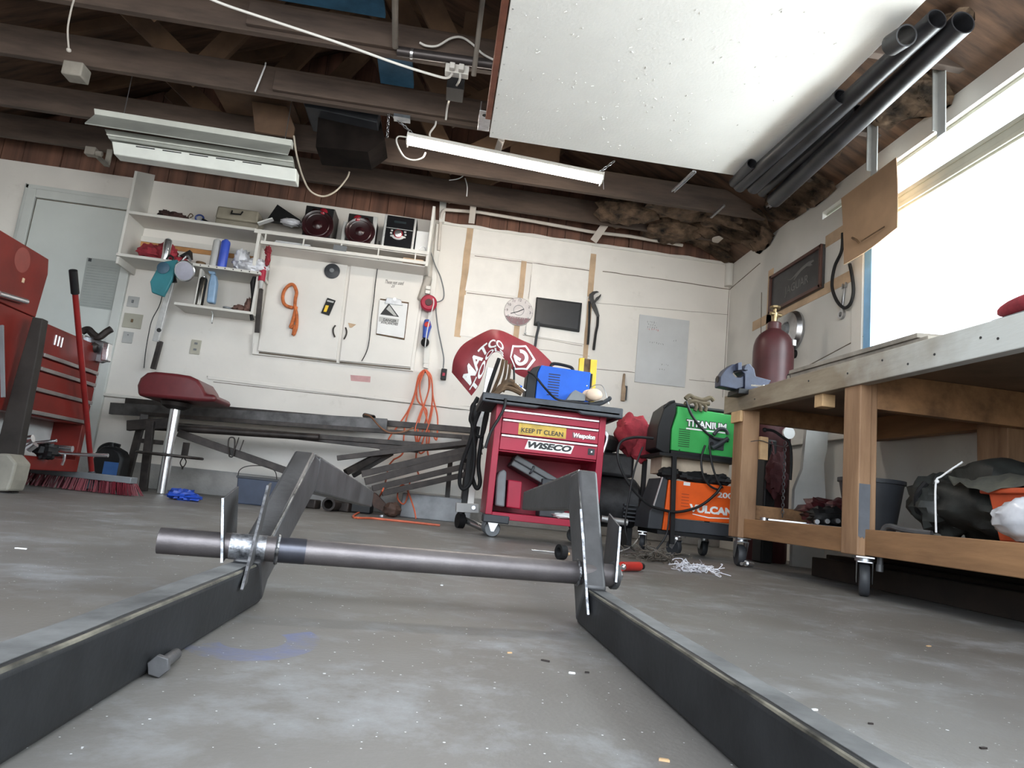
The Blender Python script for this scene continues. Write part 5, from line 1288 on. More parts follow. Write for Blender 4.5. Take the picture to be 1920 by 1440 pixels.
m = MB(); m.tube(curve([(xs0-0.078, GY-0.002, zt-0.02), (xs0-0.05, GY-0.008, zt+0.012), (xs0-0.02, GY-0.006, zt+0.025)]), 0.007, 7); m.build('grip_bar', M_black, gw)
text_mesh('TITANIUM', Matrix.Translation((1.435, GY-0.0012, 0.713)) @ Matrix.Rotation(radians(0), 4, 'Y'), 0.05, M_ink, 'lettering_shadow', gw, fit=0.232, bold=0.0052)
text_mesh('TITANIUM', Matrix.Translation((1.435, GY-0.0030, 0.713)), 0.05, M_letter, 'lettering', gw, fit=0.226, bold=0.0014)
m = MB(); m.box((1.322, GY-0.0016, 0.680), (1.545, GY-0.0004, 0.688)); m.build('underline', M_letter, gw, smooth=False)
for k in range(9):
    z_ = zb+0.045+0.0115*k; m = MB(); m.box((1.283, GY-0.0012, z_), (1.345, GY+0.0005, z_+0.0045)); m.build('vent_slot', mat('green_vent_shadow', (0.008, 0.07, 0.015), 0.6), gw, smooth=False)
m = MB(); m.box((1.452, GY-0.006, 0.585), (1.54, GY+0.0, 0.655)); m.build('control_plate', M_dgrey, gw, bevel=0.003)
m = MB(); m.cyl((1.468, GY-0.012, 0.615), (1.468, GY-0.006, 0.615), 0.012, n=12); m.build('knob', M_black, gw)
for (x, z_) in ((1.292, 0.562), (1.42, 0.560)):
    MB().ball((x, GY-0.001, z_), (0.004, 0.002, 0.004), 8, 5).build('screw', M_black, gw)
# work glove on it
gg = MB(); gx = aty(1308, 752, GY+0.09)
for k, pts in enumerate((((1285, 748), (1293, 742), (1302, 746), (1318, 750), (1332, 746), (1338, 752)), ((1288, 755), (1300, 752), (1316, 756), (1330, 757)), ((1302, 752), (1306, 762), (1303, 770)), ((1311, 756), (1314, 766), (1313, 771)), ((1320, 757), (1324, 764), (1322, 771)), ((1295, 750), (1290, 757), (1283, 756)))):
    gg.tube(ypath(pts, GY-0.015), 0.012 if k < 2 else 0.010, 8)
tag(gg.build('work_glove', mat('olive_leather', (0.13, 0.10, 0.06), 0.8, var=0.25, bump=0.3)), 'worn olive work glove flopped on top of the green welder', 'glove')
# orange
ow = thing('orange_welder', 'orange welder with white lettering low on the welding cart', 'welder', (1.40, 3.72, 0.126))
OY = FY-0.005
m = MB(); m.prism([(1.226, OY, 0.128), (1.243, OY, 0.395), (1.62, OY, 0.398), (1.62, OY, 0.198), (1.285, OY, 0.195), (1.285, OY, 0.13)], (0, 0.26, 0)); m.build('case', M_orange, ow, bevel=0.004)
m = MB(); m.box((1.286, OY+0.003, 0.127), (1.62, OY+0.255, 0.193)); m.build('base', M_dgrey, ow, bevel=0.004)
m = MB(); m.prism([(1.145, OY+0.004, 0.128), (1.224, OY+0.004, 0.128), (1.240, OY+0.004, 0.395), (1.21, OY+0.004, 0.405), (1.165, OY+0.004, 0.24), (1.15, OY+0.004, 0.22)], (0, 0.25, 0)); m.build('front_panel', M_dgrey, ow, bevel=0.005)
m = MB(); m.tube([(1.166, OY+0.0, 0.24), (1.205, OY-0.002, 0.405)], 0.005, 6); m.build('edge_strip', M_alu, ow)
for k in range(5):
    z_ = 0.262+0.016*k; m = MB(); m.box((1.318, OY-0.0012, z_), (1.36, OY+0.0004, z_+0.003)); m.build('vent_slot', mat('orange_vent_shadow', (0.35, 0.04, 0.01), 0.6), ow, smooth=False)
text_mesh('200', Matrix.Translation((1.560, OY-0.0022, 0.343)), 0.040, M_letter, 'lettering', ow, fit=0.085, bold=0.001)
text_mesh('VULCAN', Matrix.Translation((1.487, OY-0.0022, 0.257)), 0.052, M_letter, 'lettering', ow, fit=0.245, bold=0.0028)
m = MB(); m.prism([(1.385, OY-0.0015, 0.226), (1.475, OY-0.0015, 0.214), (1.60, OY-0.0015, 0.222), (1.60, OY-0.0015, 0.228), (1.475, OY-0.0015, 0.220), (1.385, OY-0.0015, 0.230)], (0, 0.001, 0)); m.build('underline', M_letter, ow, smooth=False)
m = MB(); m.box((1.325, OY-0.0014, 0.375), (1.362, OY, 0.393)); m.build('label', M_paper, ow, smooth=False)
# things between the two welders
m = MB(); m.box((1.215, FY+0.05, 0.431), (1.60, FY+0.25, 0.520)); tag(m.build('cardboard_box', mat('pale_cardboard', (0.55, 0.45, 0.34), 0.85), bevel=0.003, smooth=False), 'pale cardboard box squeezed between the two welders', 'box')
m = MB(); m.ball((1.25, FY+0.02, 0.43), (0.06, 0.05, 0.035), 18, 12, 0.4, 4, 2); m.ball((1.40, FY+0.03, 0.425), (0.11, 0.05, 0.030), 20, 12, 0.5, 4, 4); m.ball((1.53, FY+0.02, 0.425), (0.07, 0.05, 0.030), 18, 12, 0.5, 4, 6)
tag(m.build('coiled_leads', M_rubber), 'tangle of black leads heaped on the orange welder', 'cable')
for i, (pts, Y, r, lab) in enumerate((
        (((1286, 752), (1298, 780), (1318, 805), (1340, 822), (1365, 827)), FY-0.02, 0.0075, 'black cable crossing the face of the green welder'),
        (((1225, 822), (1190, 820), (1165, 828), (1158, 850), (1165, 880), (1185, 915), (1215, 945), (1240, 955), (1270, 960), (1310, 950), (1340, 928), (1352, 912)), FY-0.06, 0.0075, 'long black cable swagging low in front of the orange welder'),
        (((1322, 835), (1315, 860), (1318, 890), (1330, 910), (1345, 918)), FY-0.05, 0.006, 'thin black lead hanging between the two welders, left'),
        (((1330, 835), (1335, 870), (1345, 900), (1355, 915)), FY-0.05, 0.006, 'thin black lead hanging between the two welders, right'),
        (((1205, 838), (1190, 880), (1180, 930), (1172, 985), (1180, 1020), (1190, 1032)), FY-0.10, 0.005, 'thin grey cable dropping to the floor beside the orange welder'),
        (((1255, 960), (1250, 1000), (1235, 1025), (1225, 1035)), FY-0.08, 0.005, 'thin black cable trailing under the orange welder to the floor'))):
    tag(MB().tube(ypath(pts, Y, 7), r, 8).build('power_cable', M_black), lab, 'cable')
tg = thing('torch_clamp', 'grey welding clamp with curved handle on the green welder', 'clamp', aty(1340, 820, FY-0.03))
m = MB(); m.tube(ypath(((1338, 815), (1348, 805), (1360, 806), (1365, 815)), FY-0.03), 0.010, 8); m.build('handle', M_dgrey, tg)
m = MB(); m.tube(ypath(((1365, 822), (1350, 832), (1335, 840)), FY-0.03), 0.012, 8); m.build('jaw', M_dgrey, tg)
# red bag and dark compressor mass left of the welding cart
rb_ = MB(); rb_.ball(aty(1186, 815, 4.0), (0.105, 0.09, 0.12), 28, 18, 0.3, 2.6, 6); rb_.ball(aty(1203, 835, 3.98), (0.07, 0.07, 0.10), 22, 14, 0.3, 3, 9)
tag(rb_.build('red_sack', M_redcloth), 'red cloth sack bulging between the cart and green welder', 'sack')
cp = thing('air_compressor', 'dusty black air compressor in the shadow between the two carts', 'compressor', (1.04, 4.1, 0))
M_dust = mat('dusty_black_metal', (0.028, 0.028, 0.030), 0.55, var=0.5, scale=8, bump=0.15)
m = MB(); m.lathe([(0.0, -0.20), (0.10, -0.19), (0.15, -0.14), (0.15, 0.14), (0.10, 0.19), (0.0, 0.20)], (1.04, 4.08, 0.25), (1, 0, 0), 28); m.build('tank', M_dust, cp)
m = MB(); m.box((0.93, 4.0, 0.40), (1.16, 4.2, 0.54)); m.build('pump', M_dust, cp, bevel=0.02)
m = MB(); m.lathe([(0.05, 0), (0.09, 0.01), (0.10, 0.07), (0.06, 0.10)], (0.97, 4.05, 0.54), (0, 0, 1), 20); m.build('air_filter', M_black, cp)
m = MB(); m.tube(curve([(0.90, 4.0, 0.60), (0.93, 3.97, 0.66), (0.97, 3.96, 0.62), (0.95, 3.96, 0.52)]), 0.012, 8); m.build('pipe', M_zinc, cp)
for k in range(5):
    m = MB(); m.box((1.085+0.001*k, 3.90, 0.15+0.022*k), (1.16, 3.93, 0.158+0.022*k)); m.build('fin', M_dgrey, cp, smooth=False)
for x in (0.92, 1.14):
    m = MB(); m.box((x, 3.98, 0), (x+0.03, 4.16, 0.11)); m.build('foot', M_black, cp)
m = MB(); m.tube([aty(1127, 972, 3.75), aty(1176, 980, 3.75)], 0.018, 10); tag(m.build('silver_tube', M_alu), 'silver tube lying behind the frame right of the red cart', 'tube')
# floor bits by the carts
rp = thing('red_pipe_cutter', 'red hand tool with chrome knob lying by the frame end', 'tool', atz(1180, 1066))
a, b = atz(1166, 1062, 0.018), atz(1198, 1062, 0.018)
m = MB(); m.tube([a, a.lerp(b, .5), b], 0.016, 12); m.build('tool_body', mat('bright_red_paint', (0.55, 0.04, 0.03), 0.4), rp)
m = MB(); m.ball(atz(1169, 1063, 0.026), 0.010, 10, 8); m.build('knob', M_chrome, rp)
m = MB(); m.tube([b, b+(b-a)*0.2], 0.012, 10); m.build('end_cap', M_black, rp)
rnd = random.Random(21)
m = MB(); c0 = atz(1295, 1072)
for k in range(55):
    p = Vector((c0.x+rnd.gauss(0, .035), c0.y+rnd.gauss(0, .05), rnd.uniform(.003, .028))); pts = [p]
    for i in range(4):
        p = p+Vector((rnd.gauss(0, .018), rnd.gauss(0, .018), rnd.gauss(0, .008))); p.z = max(.003, p.z); pts.append(p)
    m.tube(curve(pts, 3), 0.0016, 4)
tag(m.build('string_tangle', mat('white_string', (0.78, 0.78, 0.84), 0.6)), 'tangle of white string on the floor before the welding cart', 'string')
m = MB(); c0 = atz(1225, 1052)
for k in range(70):
    p = Vector((c0.x+rnd.gauss(0, .05), c0.y+0.02+rnd.gauss(0, .05), rnd.uniform(.003, .045))); pts = [p]
    for i in range(4):
        p = p+Vector((rnd.gauss(0, .02), rnd.gauss(0, .02), rnd.gauss(0, .01))); p.z = max(.003, p.z); pts.append(p)
    m.tube(curve(pts, 3), 0.0022, 4)
tag(m.build('steel_wool_tangle', mat('dull_wire', (0.10, 0.085, 0.07), 0.6)), 'tangle of dull wire beside the red hand tool', 'wire')
sd = thing('thin_screwdriver', 'thin rod with wooden handle lying behind the cross tube', 'screwdriver', atz(1030, 1036))
m = MB(); m.tube([atz(997, 1031, 0.004), atz(1046, 1036, 0.004)], 0.0022, 6); m.build('rod', M_zinc, sd); m = MB(); m.tube([atz(1046, 1037, 0.006), atz(1068, 1039, 0.006)], 0.006, 8); m.build('handle', M_woodlight, sd)
m = MB(); m.pipe(atz(1053, 1035, 0.028)+Vector((-.012, 0, 0)), atz(1053, 1035, 0.028)+Vector((.012, 0.01, 0)), 0.028, 0.016, 20); tag(m.build('rubber_ring', M_rubber), 'dark rubber ring standing on the floor left of the right upright', 'ring')
m = MB(); m.tube(curve([atz(1160, 1035, .004), atz(1182, 1026, .006), atz(1195, 1012, .03), atz(1201, 1003, .045)]), 0.004, 6); tag(m.build('white_tubing', M_paper), 'short white tube curling up from the floor by the welding cart', 'tube')

# ================================================================== BACK WALL: CABINET, SHELVES, HUNG TOOLS
W = BW
def wq(px, d=0.0):
    return [aty(x, y, W-d) for x, y in px]
def wprism(px, d0, d1, name, m_, par=None, bev=0.0, smooth=False):
    """outline on the back wall, standing out from d0 to d1"""
    q = wq(px); q = [Vector((v.x, W-d1, v.z)) for v in q]
    return MB().prism(q, (0, d1-d0, 0)).build(name, m_, par, bevel=bev, smooth=smooth)
def wtube(px, d, r, name, m_, par=None, k=6, n=8):
    return MB().tube(curve([aty(x, y, W-d) for x, y in px], k), r, n).build(name, m_, par)


M_cab = mat('cabinet_cream', (0.74, 0.71, 0.67), 0.55, var=0.03, scale=2.5, bump=0.03)
kb = thing('wall_cabinet', 'wide cream wall cabinet with two plain doors under the speakers', 'cabinet', aty(630, 600, W))
wprism(((507, 455), (803, 492), (775, 697), (474, 665)), 0.0, 0.03, 'body', M_cab, kb, 0.003)
for px, hx in ((((514, 466), (655, 484), (632, 677), (486, 660)), (609, 629)), (((661, 485), (797, 502), (770, 690), (638, 678)), (647, 631))):
    d = wprism(px, 0.031, 0.046, 'door', M_cab, kb, 0.003)
    a, b = hx
    wtube(((629, 610), (625, 616), (625, 624), (628, 632)) if a == 609 else ((648, 614), (650, 621), (649, 628), (645, 636)), 0.055, 0.006, 'handle', M_dsteel, d)
wprism(((488, 661), (632, 678), (632, 681), (487, 664)), 0.0305, 0.034, 'shadow_gap', M_seam, kb); wprism(((638, 679), (770, 692), (770, 694.5), (638, 682)), 0.0305, 0.034, 'shadow_gap', M_seam, kb)
wprism(((505, 460), (800, 499), (800, 504), (505, 465)), 0.031, 0.06, 'top_rail', M_cab, kb, 0.002)
# notes written on the right door
text_mesh('These not used', wall_frame(aty(740, 530, W-0.0475), tilt=radians(-2)), 0.045, M_ink, 'handwriting', kb, fit=0.15, shear=0.4, depth=0.0006)
text_mesh('25', wall_frame(aty(737, 537, W-0.0475)), 0.03, M_ink, 'handwriting', kb, fit=0.03, shear=0.4, depth=0.0006)
# hung on the doors
dd = 0.047
sp = thing('sanding_disc', 'dark round sanding pad hung on the left cabinet door', 'disc', aty(623, 509, W-dd))
c = aty(623, 509, W-dd); m = MB(); m.lathe([(0.060, 0), (0.062, 0.012), (0.055, 0.016)], c, (0, -1, 0), 30); m.build('pad', M_dgrey, sp); m = MB(); m.lathe([(0.020, 0.015), (0.018, 0.03)], c, (0, -1, 0), 18); m.build('hub', M_grey, sp)
rope = thing('orange_rope', 'orange tow rope looped on the left cabinet door', 'rope', aty(545, 580, W-dd))
m = MB(); pth = curve([aty(x, y, W-dd-0.02) for x, y in ((549, 577), (535, 572), (530, 560), (533, 545), (543, 534), (551, 535), (556, 548), (554, 560), (553, 575), (556, 590), (556, 610), (552, 625), (549, 628))], 5); m.tube(pth, 0.013, 8); m.build('loop', mat('orange_webbing', (0.55, 0.15, 0.045), 0.8, var=0.2, scale=30), rope)
m = MB(); m.tube(curve([aty(x, y, W-dd-0.018) for x, y in ((555, 575), (552, 590), (548, 605), (545, 613), (552, 612), (550, 628))], 5), 0.014, 8); m.build('tail', mat('orange_webbing', (0.55, 0.15, 0.045), 0.8), rope)
pk = thing('blister_pack', 'small black blister pack pinned to the left cabinet door', 'packet', aty(618, 577, W-dd))
wprism(((616, 562), (631, 567), (619, 595), (604, 590)), dd, dd+0.012, 'card', M_black, pk, 0.001); wprism(((613, 576), (619, 577), (614, 589), (609, 588)), dd+0.012, dd+0.02, 'yellow_part', M_yellow, pk, 0.001); wprism(((616, 566), (628, 569), (627, 572), (615, 569)), dd+0.012, dd+0.014, 'label', M_lgrey, pk)
wprism(((654, 608), (669, 611), (661, 617), (657, 617)), dd, dd+0.003, 'tape_scrap', M_tan, kb)
cbd = thing('clipboard', 'clipboard with white sheets and a triangular warning print on the right door', 'clipboard', aty(738, 600, W-dd))
wprism(((714, 563), (767, 570), (759, 640), (706, 630)), dd, dd+0.006, 'board', M_leather, cbd, 0.002)
wprism(((713, 566), (765, 573), (758, 637), (707, 628)), dd+0.006, dd+0.013, 'paper', M_paper, cbd, 0.001)
wprism(((727, 562), (752, 566), (756, 577), (722, 573)), dd+0.013, dd+0.022, 'clip', M_zinc, cbd, 0.002); m = MB(); m.cyl(aty(740, 561, W-dd-0.013), aty(740, 561, W-dd-0.03), 0.014, n=14); m.build('clip_ring', M_zinc, cbd)
tri = ((730, 572), (714, 593), (749, 598)); 
e = 0.0135
wprism(tri, dd+e, dd+e+0.0006, 'warning_border', M_ink, cbd); wprism(((731, 576), (718, 592), (745, 596)), dd+e+0.0006, dd+e+0.0012, 'warning_field', M_lgrey, cbd); wprism(((718, 592), (725, 583), (739, 595)), dd+e+0.0012, dd+e+0.0018, 'warning_slope', M_ink, cbd)
wprism(((712, 597), (749, 602), (747, 611), (711, 606)), dd+e, dd+e+0.0005, 'print_panel', M_lgrey, cbd)
tilt = radians(-2)
text_mesh('DANGER', wall_frame(aty(731, 601, W-dd-e-0.001), tilt=0), 0.03, M_ink, 'lettering', cbd, fit=0.105, depth=0.0005, bold=0.0006)
text_mesh('AVALANCHES', wall_frame(aty(730, 606.5, W-dd-e-0.001), tilt=0), 0.026, M_ink, 'lettering', cbd, fit=0.135, depth=0.0005, bold=0.0006)
tag(wtube(((711, 452), (709, 490), (704, 530), (701, 560), (696, 600), (692, 640), (687, 660), (678, 677)), 0.06, 0.0035, 'speaker_wire', M_black), 'thin black wire hanging from the stereo across the cabinet', 'wire')

# ---- display rack above the cabinet with stereo pieces
SY = 5.20
ra = thing('wall_rack', 'white slotted rack shelf over the cabinet holding the stereo', 'rack', (-0.9, 5.35, 1.95))
RX0, RX1 = -1.56, -0.275
MB().box((RX0, SY+0.012, 2.005), (RX1, W, 2.022)).build('shelf_board', M_cab, ra, smooth=False)
MB().box((RX0, SY+0.03, 1.922), (RX1, W, 1.932)).build('lower_board', M_cab, ra, smooth=False)
MB().bar((RX0-0.01, SY, 2.016), (RX1+0.01, SY, 2.028), 0.016, 0.030).build('top_rail', M_white, ra, bevel=0.003, smooth=False)
MB().bar((RX0+0.02, SY, 1.932), (RX1-0.0, SY, 1.945), 0.016, 0.026).build('lower_rail', M_white, ra, bevel=0.003, smooth=False)
for k in range(5):
    x = RX0+0.045+k*0.286; MB().box((x, SY-0.004, 1.93), (x+0.010, SY+0.008, 2.02)).build('divider', M_white, ra, smooth=False)
MB().box((RX0-0.04, SY-0.006, 2.0), (RX0+0.02, SY+0.02, 2.03)).build('end_bracket', M_white, ra, bevel=0.002, smooth=False)
MB().box((RX0-0.012, SY-0.004, 1.74), (RX0+0.012, SY+0.3, 2.0)).build('end_post', M_white, ra, bevel=0.002, smooth=False)
MB().box((RX1-0.008, SY-0.004, 1.92), (RX1+0.014, SY+0.3, 2.42)).build('end_post', M_white, ra, bevel=0.002, smooth=False)
wprism(((808, 498), (802, 520), (795, 520), (800, 498)), 0.0, 0.02, 'wall_cleat', M_white, ra)
# battens down the wall right of the cabinet
for (pts, d) in ((((825, 372), (838, 374), (833, 420), (823, 420)), 0.14), (((819, 422), (828, 423), (803, 692), (794, 690)), 0.03)):
    q = wq(pts); struct(wprism(pts, 0.0, d if d < 0.1 else 0.05, 'trim_11', M_white))
def on_rack(px, Y): return aty(px[0], px[1], Y)
M_spk = mat('speaker_wood_grey', (0.10, 0.085, 0.08), 0.6)
M_cone = mat('dark_red_gloss', (0.030, 0.008, 0.010), 0.25, coat=0.3, var=0.3)
def speaker(px0, px1, ztop, name, lab, pyl):
    """black speaker with dark red cones; px0/px1 bottom corners on the front plane"""
    a, b = aty(*px0, SY+0.03), aty(*px1, SY+0.03); zb = 2.023; zt = ztop; cx = (a.x+b.x)/2; wd = b.x-a.x
    t = thing(name, lab, 'speaker', (cx, SY+0.13, zb), 'stereo speakers on the rack')
    MB().box((a.x, SY+0.03, zb), (b.x, SY+0.24, zt)).build('cabinet', M_spk, t, bevel=0.004, smooth=False)
    MB().box((a.x+0.006, SY+0.018, zb+0.004), (b.x-0.006, SY+0.03, zt-0.004)).build('baffle', M_black, t, bevel=0.004, smooth=False)
    cz = zb+(zt-zb)*0.42; c = Vector((cx, SY+0.018, cz)); r = wd*0.55
    MB().lathe([(r, 0), (r, 0.012), (r*0.92, 0.024), (r*0.80, 0.018)], c, (0, -1, 0), 30).build('surround_ring', M_cone, t)
    MB().lathe([(r*0.80, 0.016), (r*0.72, 0.02), (r*0.35, 0.005), (r*0.30, 0.02), (r*0.12, 0.03), (0.001, 0.032)], c, (0, -1, 0), 30).build('woofer', M_cone, t)
    MB().lathe([(0.030, 0), (0.032, 0.010), (0.022, 0.020), (0.001, 0.024)], (cx+0.03*pyl, SY+0.018, zt-0.045), (0, -1, 0), 20).build('tweeter', mat('bright_red_gloss', (0.35, 0.02, 0.035), 0.2, coat=0.5), t)
    MB().lathe([(0.022, 0), (0.024, 0.010), (0.012, 0.014)], (cx-0.035*pyl, SY+0.018, zt-0.048), (0, -1, 0), 18).build('tweeter', M_cone, t)
    return t
speaker((567, 430), (622, 436), 2.29, 'speaker', 'black and dark red stereo speaker nearest the folder at the rack left end', 1)
t = speaker((648, 441), (700, 447), 2.275, 'speaker', 'black and dark red stereo speaker with pale side trims beside the stereo unit', -1)
b = aty(700, 447, SY+0.03); a = aty(648, 441, SY+0.03)
m = MB(); m.prism([(b.x-0.02, SY+0.012, 2.03), (b.x+0.014, SY+0.012, 2.03), (b.x+0.014, SY+0.012, 2.268), (b.x-0.022, SY+0.012, 2.268), (b.x-0.018, SY+0.012, 2.22), (b.x-0.004, SY+0.012, 2.17), (b.x-0.004, SY+0.012, 2.10)], (0, 0.02, 0)); m.build('side_trim', M_lgrey, t, bevel=0.002)
m = MB(); m.box((a.x-0.03, SY+0.02, 2.026), (a.x-0.002, SY+0.12, 2.20)); m.build('side_trim', M_lgrey, t, bevel=0.003)
s0, s1 = aty(716, 450, SY+0.03), aty(776, 459, SY+0.03)
stx = thing('stereo_unit', 'black stereo unit with silver edge strips and round dial on the rack', 'stereo', ((s0.x+s1.x)/2, SY+0.13, 2.023))
cx = (s0.x+s1.x)/2; zt = 2.305
MB().box((s0.x, SY+0.03, 2.023), (s1.x, SY+0.26, zt)).build('body', M_black, stx, bevel=0.004, smooth=False)
MB().box((s0.x+0.02, SY+0.016, 2.03), (s1.x-0.02, SY+0.03, zt-0.004)).build('face_plate', M_blackgloss, stx, bevel=0.003, smooth=False)
for x in (s0.x+0.001, s1.x-0.019):
    MB().box((x, SY+0.010, 2.025), (x+0.018, SY+0.03, zt-0.002)).build('edge_strip', M_alu, stx, bevel=0.003, smooth=False)
MB().box((s0.x+0.022, SY+0.012, 2.195), (s1.x-0.022, SY+0.0165, 2.199)).build('trim_line', M_alu, stx, smooth=False)
dc_ = Vector((cx-0.005, SY+0.016, 2.155))
o = MB().lathe([(0.036, 0), (0.036, 0.006), (0.030, 0.008)], dc_, (0, -1, 0), 28).build('dial_ring', mat('bright_red_gloss', (0.35, 0.02, 0.035), 0.2), stx)
MB().lathe([(0.029, 0.006), (0.028, 0.022), (0.022, 0.024)], dc_, (0, -1, 0), 24).build('volume_dial', M_chrome, stx)
for sx_ in (-1, 1):
    for k in range(3):
        MB().cbox((dc_.x+sx_*(0.052+0.004*(k == 1)), SY+0.014, 2.178-0.022*k), (0.018, 0.006, 0.015)).build('button', M_alu, stx, bevel=0.003)
m = MB(); m.prism([(dc_.x+0.052*cos(a_), SY+0.013, 2.143+0.035*sin(a_)) for a_ in [pi+pi*k/10 for k in range(11)]], (0, 0.003, 0)); m.build('dial_apron', M_alu, stx)
MB().box((cx-0.05, SY+0.0135, 2.245), (cx+0.045, SY+0.016, 2.262)).build('display', mat('dark_display', (0.03, 0.04, 0.045), 0.15), stx, smooth=False)
m = MB(); m.box((s1.x+0.008, SY+0.05, 2.023), (s1.x+0.13, SY+0.25, 2.22)); tag(m.build('white_box', M_paper, bevel=0.003, smooth=False), 'plain pale box at the right end of the rack', 'box')
m = MB(); m.tube([(s1.x+0.07+0.025*cos(2*pi*k/20), SY+0.045, 2.06+0.033*sin(2*pi*k/20)) for k in range(21)], 0.002, 5); tag(m.build('wire_ring', M_zinc), 'thin wire ring standing before the pale box', 'ring')
for k in range(4):
    m = MB(); m.box((-1.455+0.006*k, SY+0.02, 1.932+0.010*k), (-1.20+0.008*k, SY+0.20, 1.941+0.010*k)); tag(m.build('magazine', mat('magazine_paper', (0.50, 0.51, 0.53), 0.6), smooth=False), 'pale magazine lying in the slot under the left speaker', 'magazine', 'magazines in the rack slot')
m = MB(); m.box((-0.46, SY+0.02, 1.9335), (-0.30, SY+0.2, 1.975)); tag(m.build('brown_book', M_tan, bevel=0.003, smooth=False), 'brown book lying in the right end slot of the rack', 'book')
m = MB(); q = [aty(626, 458, SY-0.012), aty(651, 462, SY-0.012), aty(649, 472, SY-0.012), aty(624, 468, SY-0.012)]; m.prism(q, (0, 0.008, 0)); tag(m.build('grey_tag', M_grey, bevel=0.001, smooth=False), 'small grey tag clipped on the lower rack rail', 'tag')

# ---- shelving at left
PX = -2.53
sh = thing('shelving_unit', 'white painted wall shelving at left with a tall side panel', 'shelves', (-2.05, 5.35, 1.3))
m = MB(); m.prism([(PX-0.02, 5.21, 2.36), (PX-0.02, W, 2.47), (PX-0.02, W, 1.62), (PX-0.02, 5.21, 1.62)], (0.02, 0, 0)); m.build('side_panel', M_wall2, sh, bevel=0.002, smooth=False)
m = MB(); m.box((PX, 5.20, 2.015), (-1.59, W, 2.037)); m.build('top_shelf', M_wall2, sh, bevel=0.002, smooth=False)
m = MB(); m.box((PX-0.02, 5.19, 1.675), (-1.50, W, 1.697)); m.build('middle_shelf', M_wall2, sh, bevel=0.002, smooth=False)
m = MB(); m.box((-2.10, 5.25, 1.374), (-1.52, W, 1.394)); m.build('lower_shelf', M_wall2, sh, bevel=0.002, smooth=False)
m = MB(); m.box((-1.54, 5.25, 1.394), (-1.52, W, 1.675)); m.build('divider', M_wall2, sh, bevel=0.002, smooth=False)
m = MB(); m.box((-1.96, 5.25, 1.394), (-1.945, W, 1.675)); m.build('divider', M_wall2, sh, bevel=0.002, smooth=False)
m = MB(); m.box((PX, W-0.02, 1.90), (-1.59, W, 1.945)); m.build('cleat', M_wall2, sh, smooth=False)
m = MB(); m.box((PX, W-0.012, 1.865), (-1.59, W, 1.90)); m.build('bare_cleat', mat('orange_pine', (0.48, 0.24, 0.09), 0.7, var=0.15), sh, smooth=False)
rnd = random.Random(2)
for k in range(9):
    x = -2.0+0.06*k; MB().cyl((x, 5.189, 1.686), (x, 5.192, 1.686), 0.005, n=8).build('nail_hole', M_ink, sh)
T1, T2, T3 = 2.037, 1.697, 1.394
def lump(name, lab, cat, cs, m_, seed=1, wob=0.35, fr=3.5):
    m = MB()
    for i, (c, r) in enumerate(cs):
        m.ball(c, r, 20, 14, wob, fr, seed+i)
    return tag(m.build(name, m_), lab, cat)
lump('work_gloves', 'dark brown work gloves heaped on the top shelf at left', 'gloves', (((-2.30, 5.30, T1+0.04), (0.055, 0.05, 0.035)), ((-2.22, 5.30, T1+0.035), (0.07, 0.05, 0.032)), ((-2.17, 5.30, T1+0.025), (0.05, 0.04, 0.025))), mat('dark_glove', (0.05, 0.022, 0.018), 0.85, var=0.4, bump=0.3), 4, 0.5)
m = MB(); m.tube(curve([(-2.14, 5.30, T1+0.05), (-2.12, 5.29, T1+0.075), (-2.10, 5.29, T1+0.06), (-2.12, 5.29, T1+0.04)]), 0.004, 6); tag(m.build('glove_cuff_loop', M_leather), 'dark hanging loop at the right of the work gloves', 'loop')
mk = thing('safety_goggles', 'blue rimmed goggles lying on the top shelf beside the gloves', 'goggles', (-2.03, 5.29, T1))
m = MB(); m.tube([(-2.045+0.03*cos(2*pi*k/18), 5.28, T1+0.045+0.026*sin(2*pi*k/18)) for k in range(19)], 0.007, 7); m.build('rim', mat('deep_blue_plastic', (0.03, 0.06, 0.22), 0.4), mk)
m = MB(); m.lathe([(0.025, 0), (0.024, 0.004)], (-2.045, 5.285, T1+0.045), (0, -1, 0), 18); m.build('lens', M_alu, mk)
m = MB(); m.tube(curve([(-2.02, 5.28, T1+0.04), (-1.98, 5.27, T1+0.02), (-1.93, 5.27, T1+0.008)]), 0.010, 7); m.build('strap', M_black, mk)
bx = thing('sewing_case', 'beige hard case with black handle on the top shelf', 'case', (-1.80, 5.32, T1))
M_case = mat('beige_case', (0.32, 0.29, 0.23), 0.5, var=0.08)
m = MB(); m.prism([(-1.92, 5.24, T1+0.055), (-1.60, 5.24, T1+0.055), (-1.605, 5.24, T1+0.155), (-1.915, 5.24, T1+0.155)], (0, 0.2, 0)); m.build('lid', M_case, bx, bevel=0.014)
m = MB(); m.box((-1.915, 5.245, T1), (-1.595, 5.44, T1+0.053)); m.build('base', mat('beige_case_dark', (0.25, 0.225, 0.18), 0.5), bx, bevel=0.006)
m = MB(); m.tube([(-1.80, 5.235, T1+0.125), (-1.797, 5.215, T1+0.095), (-1.725, 5.215, T1+0.098), (-1.722, 5.235, T1+0.128)], 0.006, 7); m.build('handle', M_black, bx)
m = MB(); q = [aty(520, 383, 5.30), aty(563, 412, 5.30), aty(558, 420, 5.30), aty(500, 412, 5.30)]; m.prism(q, (0, 0.06, -0.0)); tag(m.build('black_folder', M_black, bevel=0.002, smooth=False), 'black folder leaning at the right end of the top shelf', 'folder')
m = MB(); m.ball(aty(545, 417, 5.26), (0.075, 0.05, 0.030), 18, 12, 0.4, 4, 5); tag(m.build('plastic_wrap', M_bag), 'crumpled clear wrap at the right end of the top shelf', 'wrap')
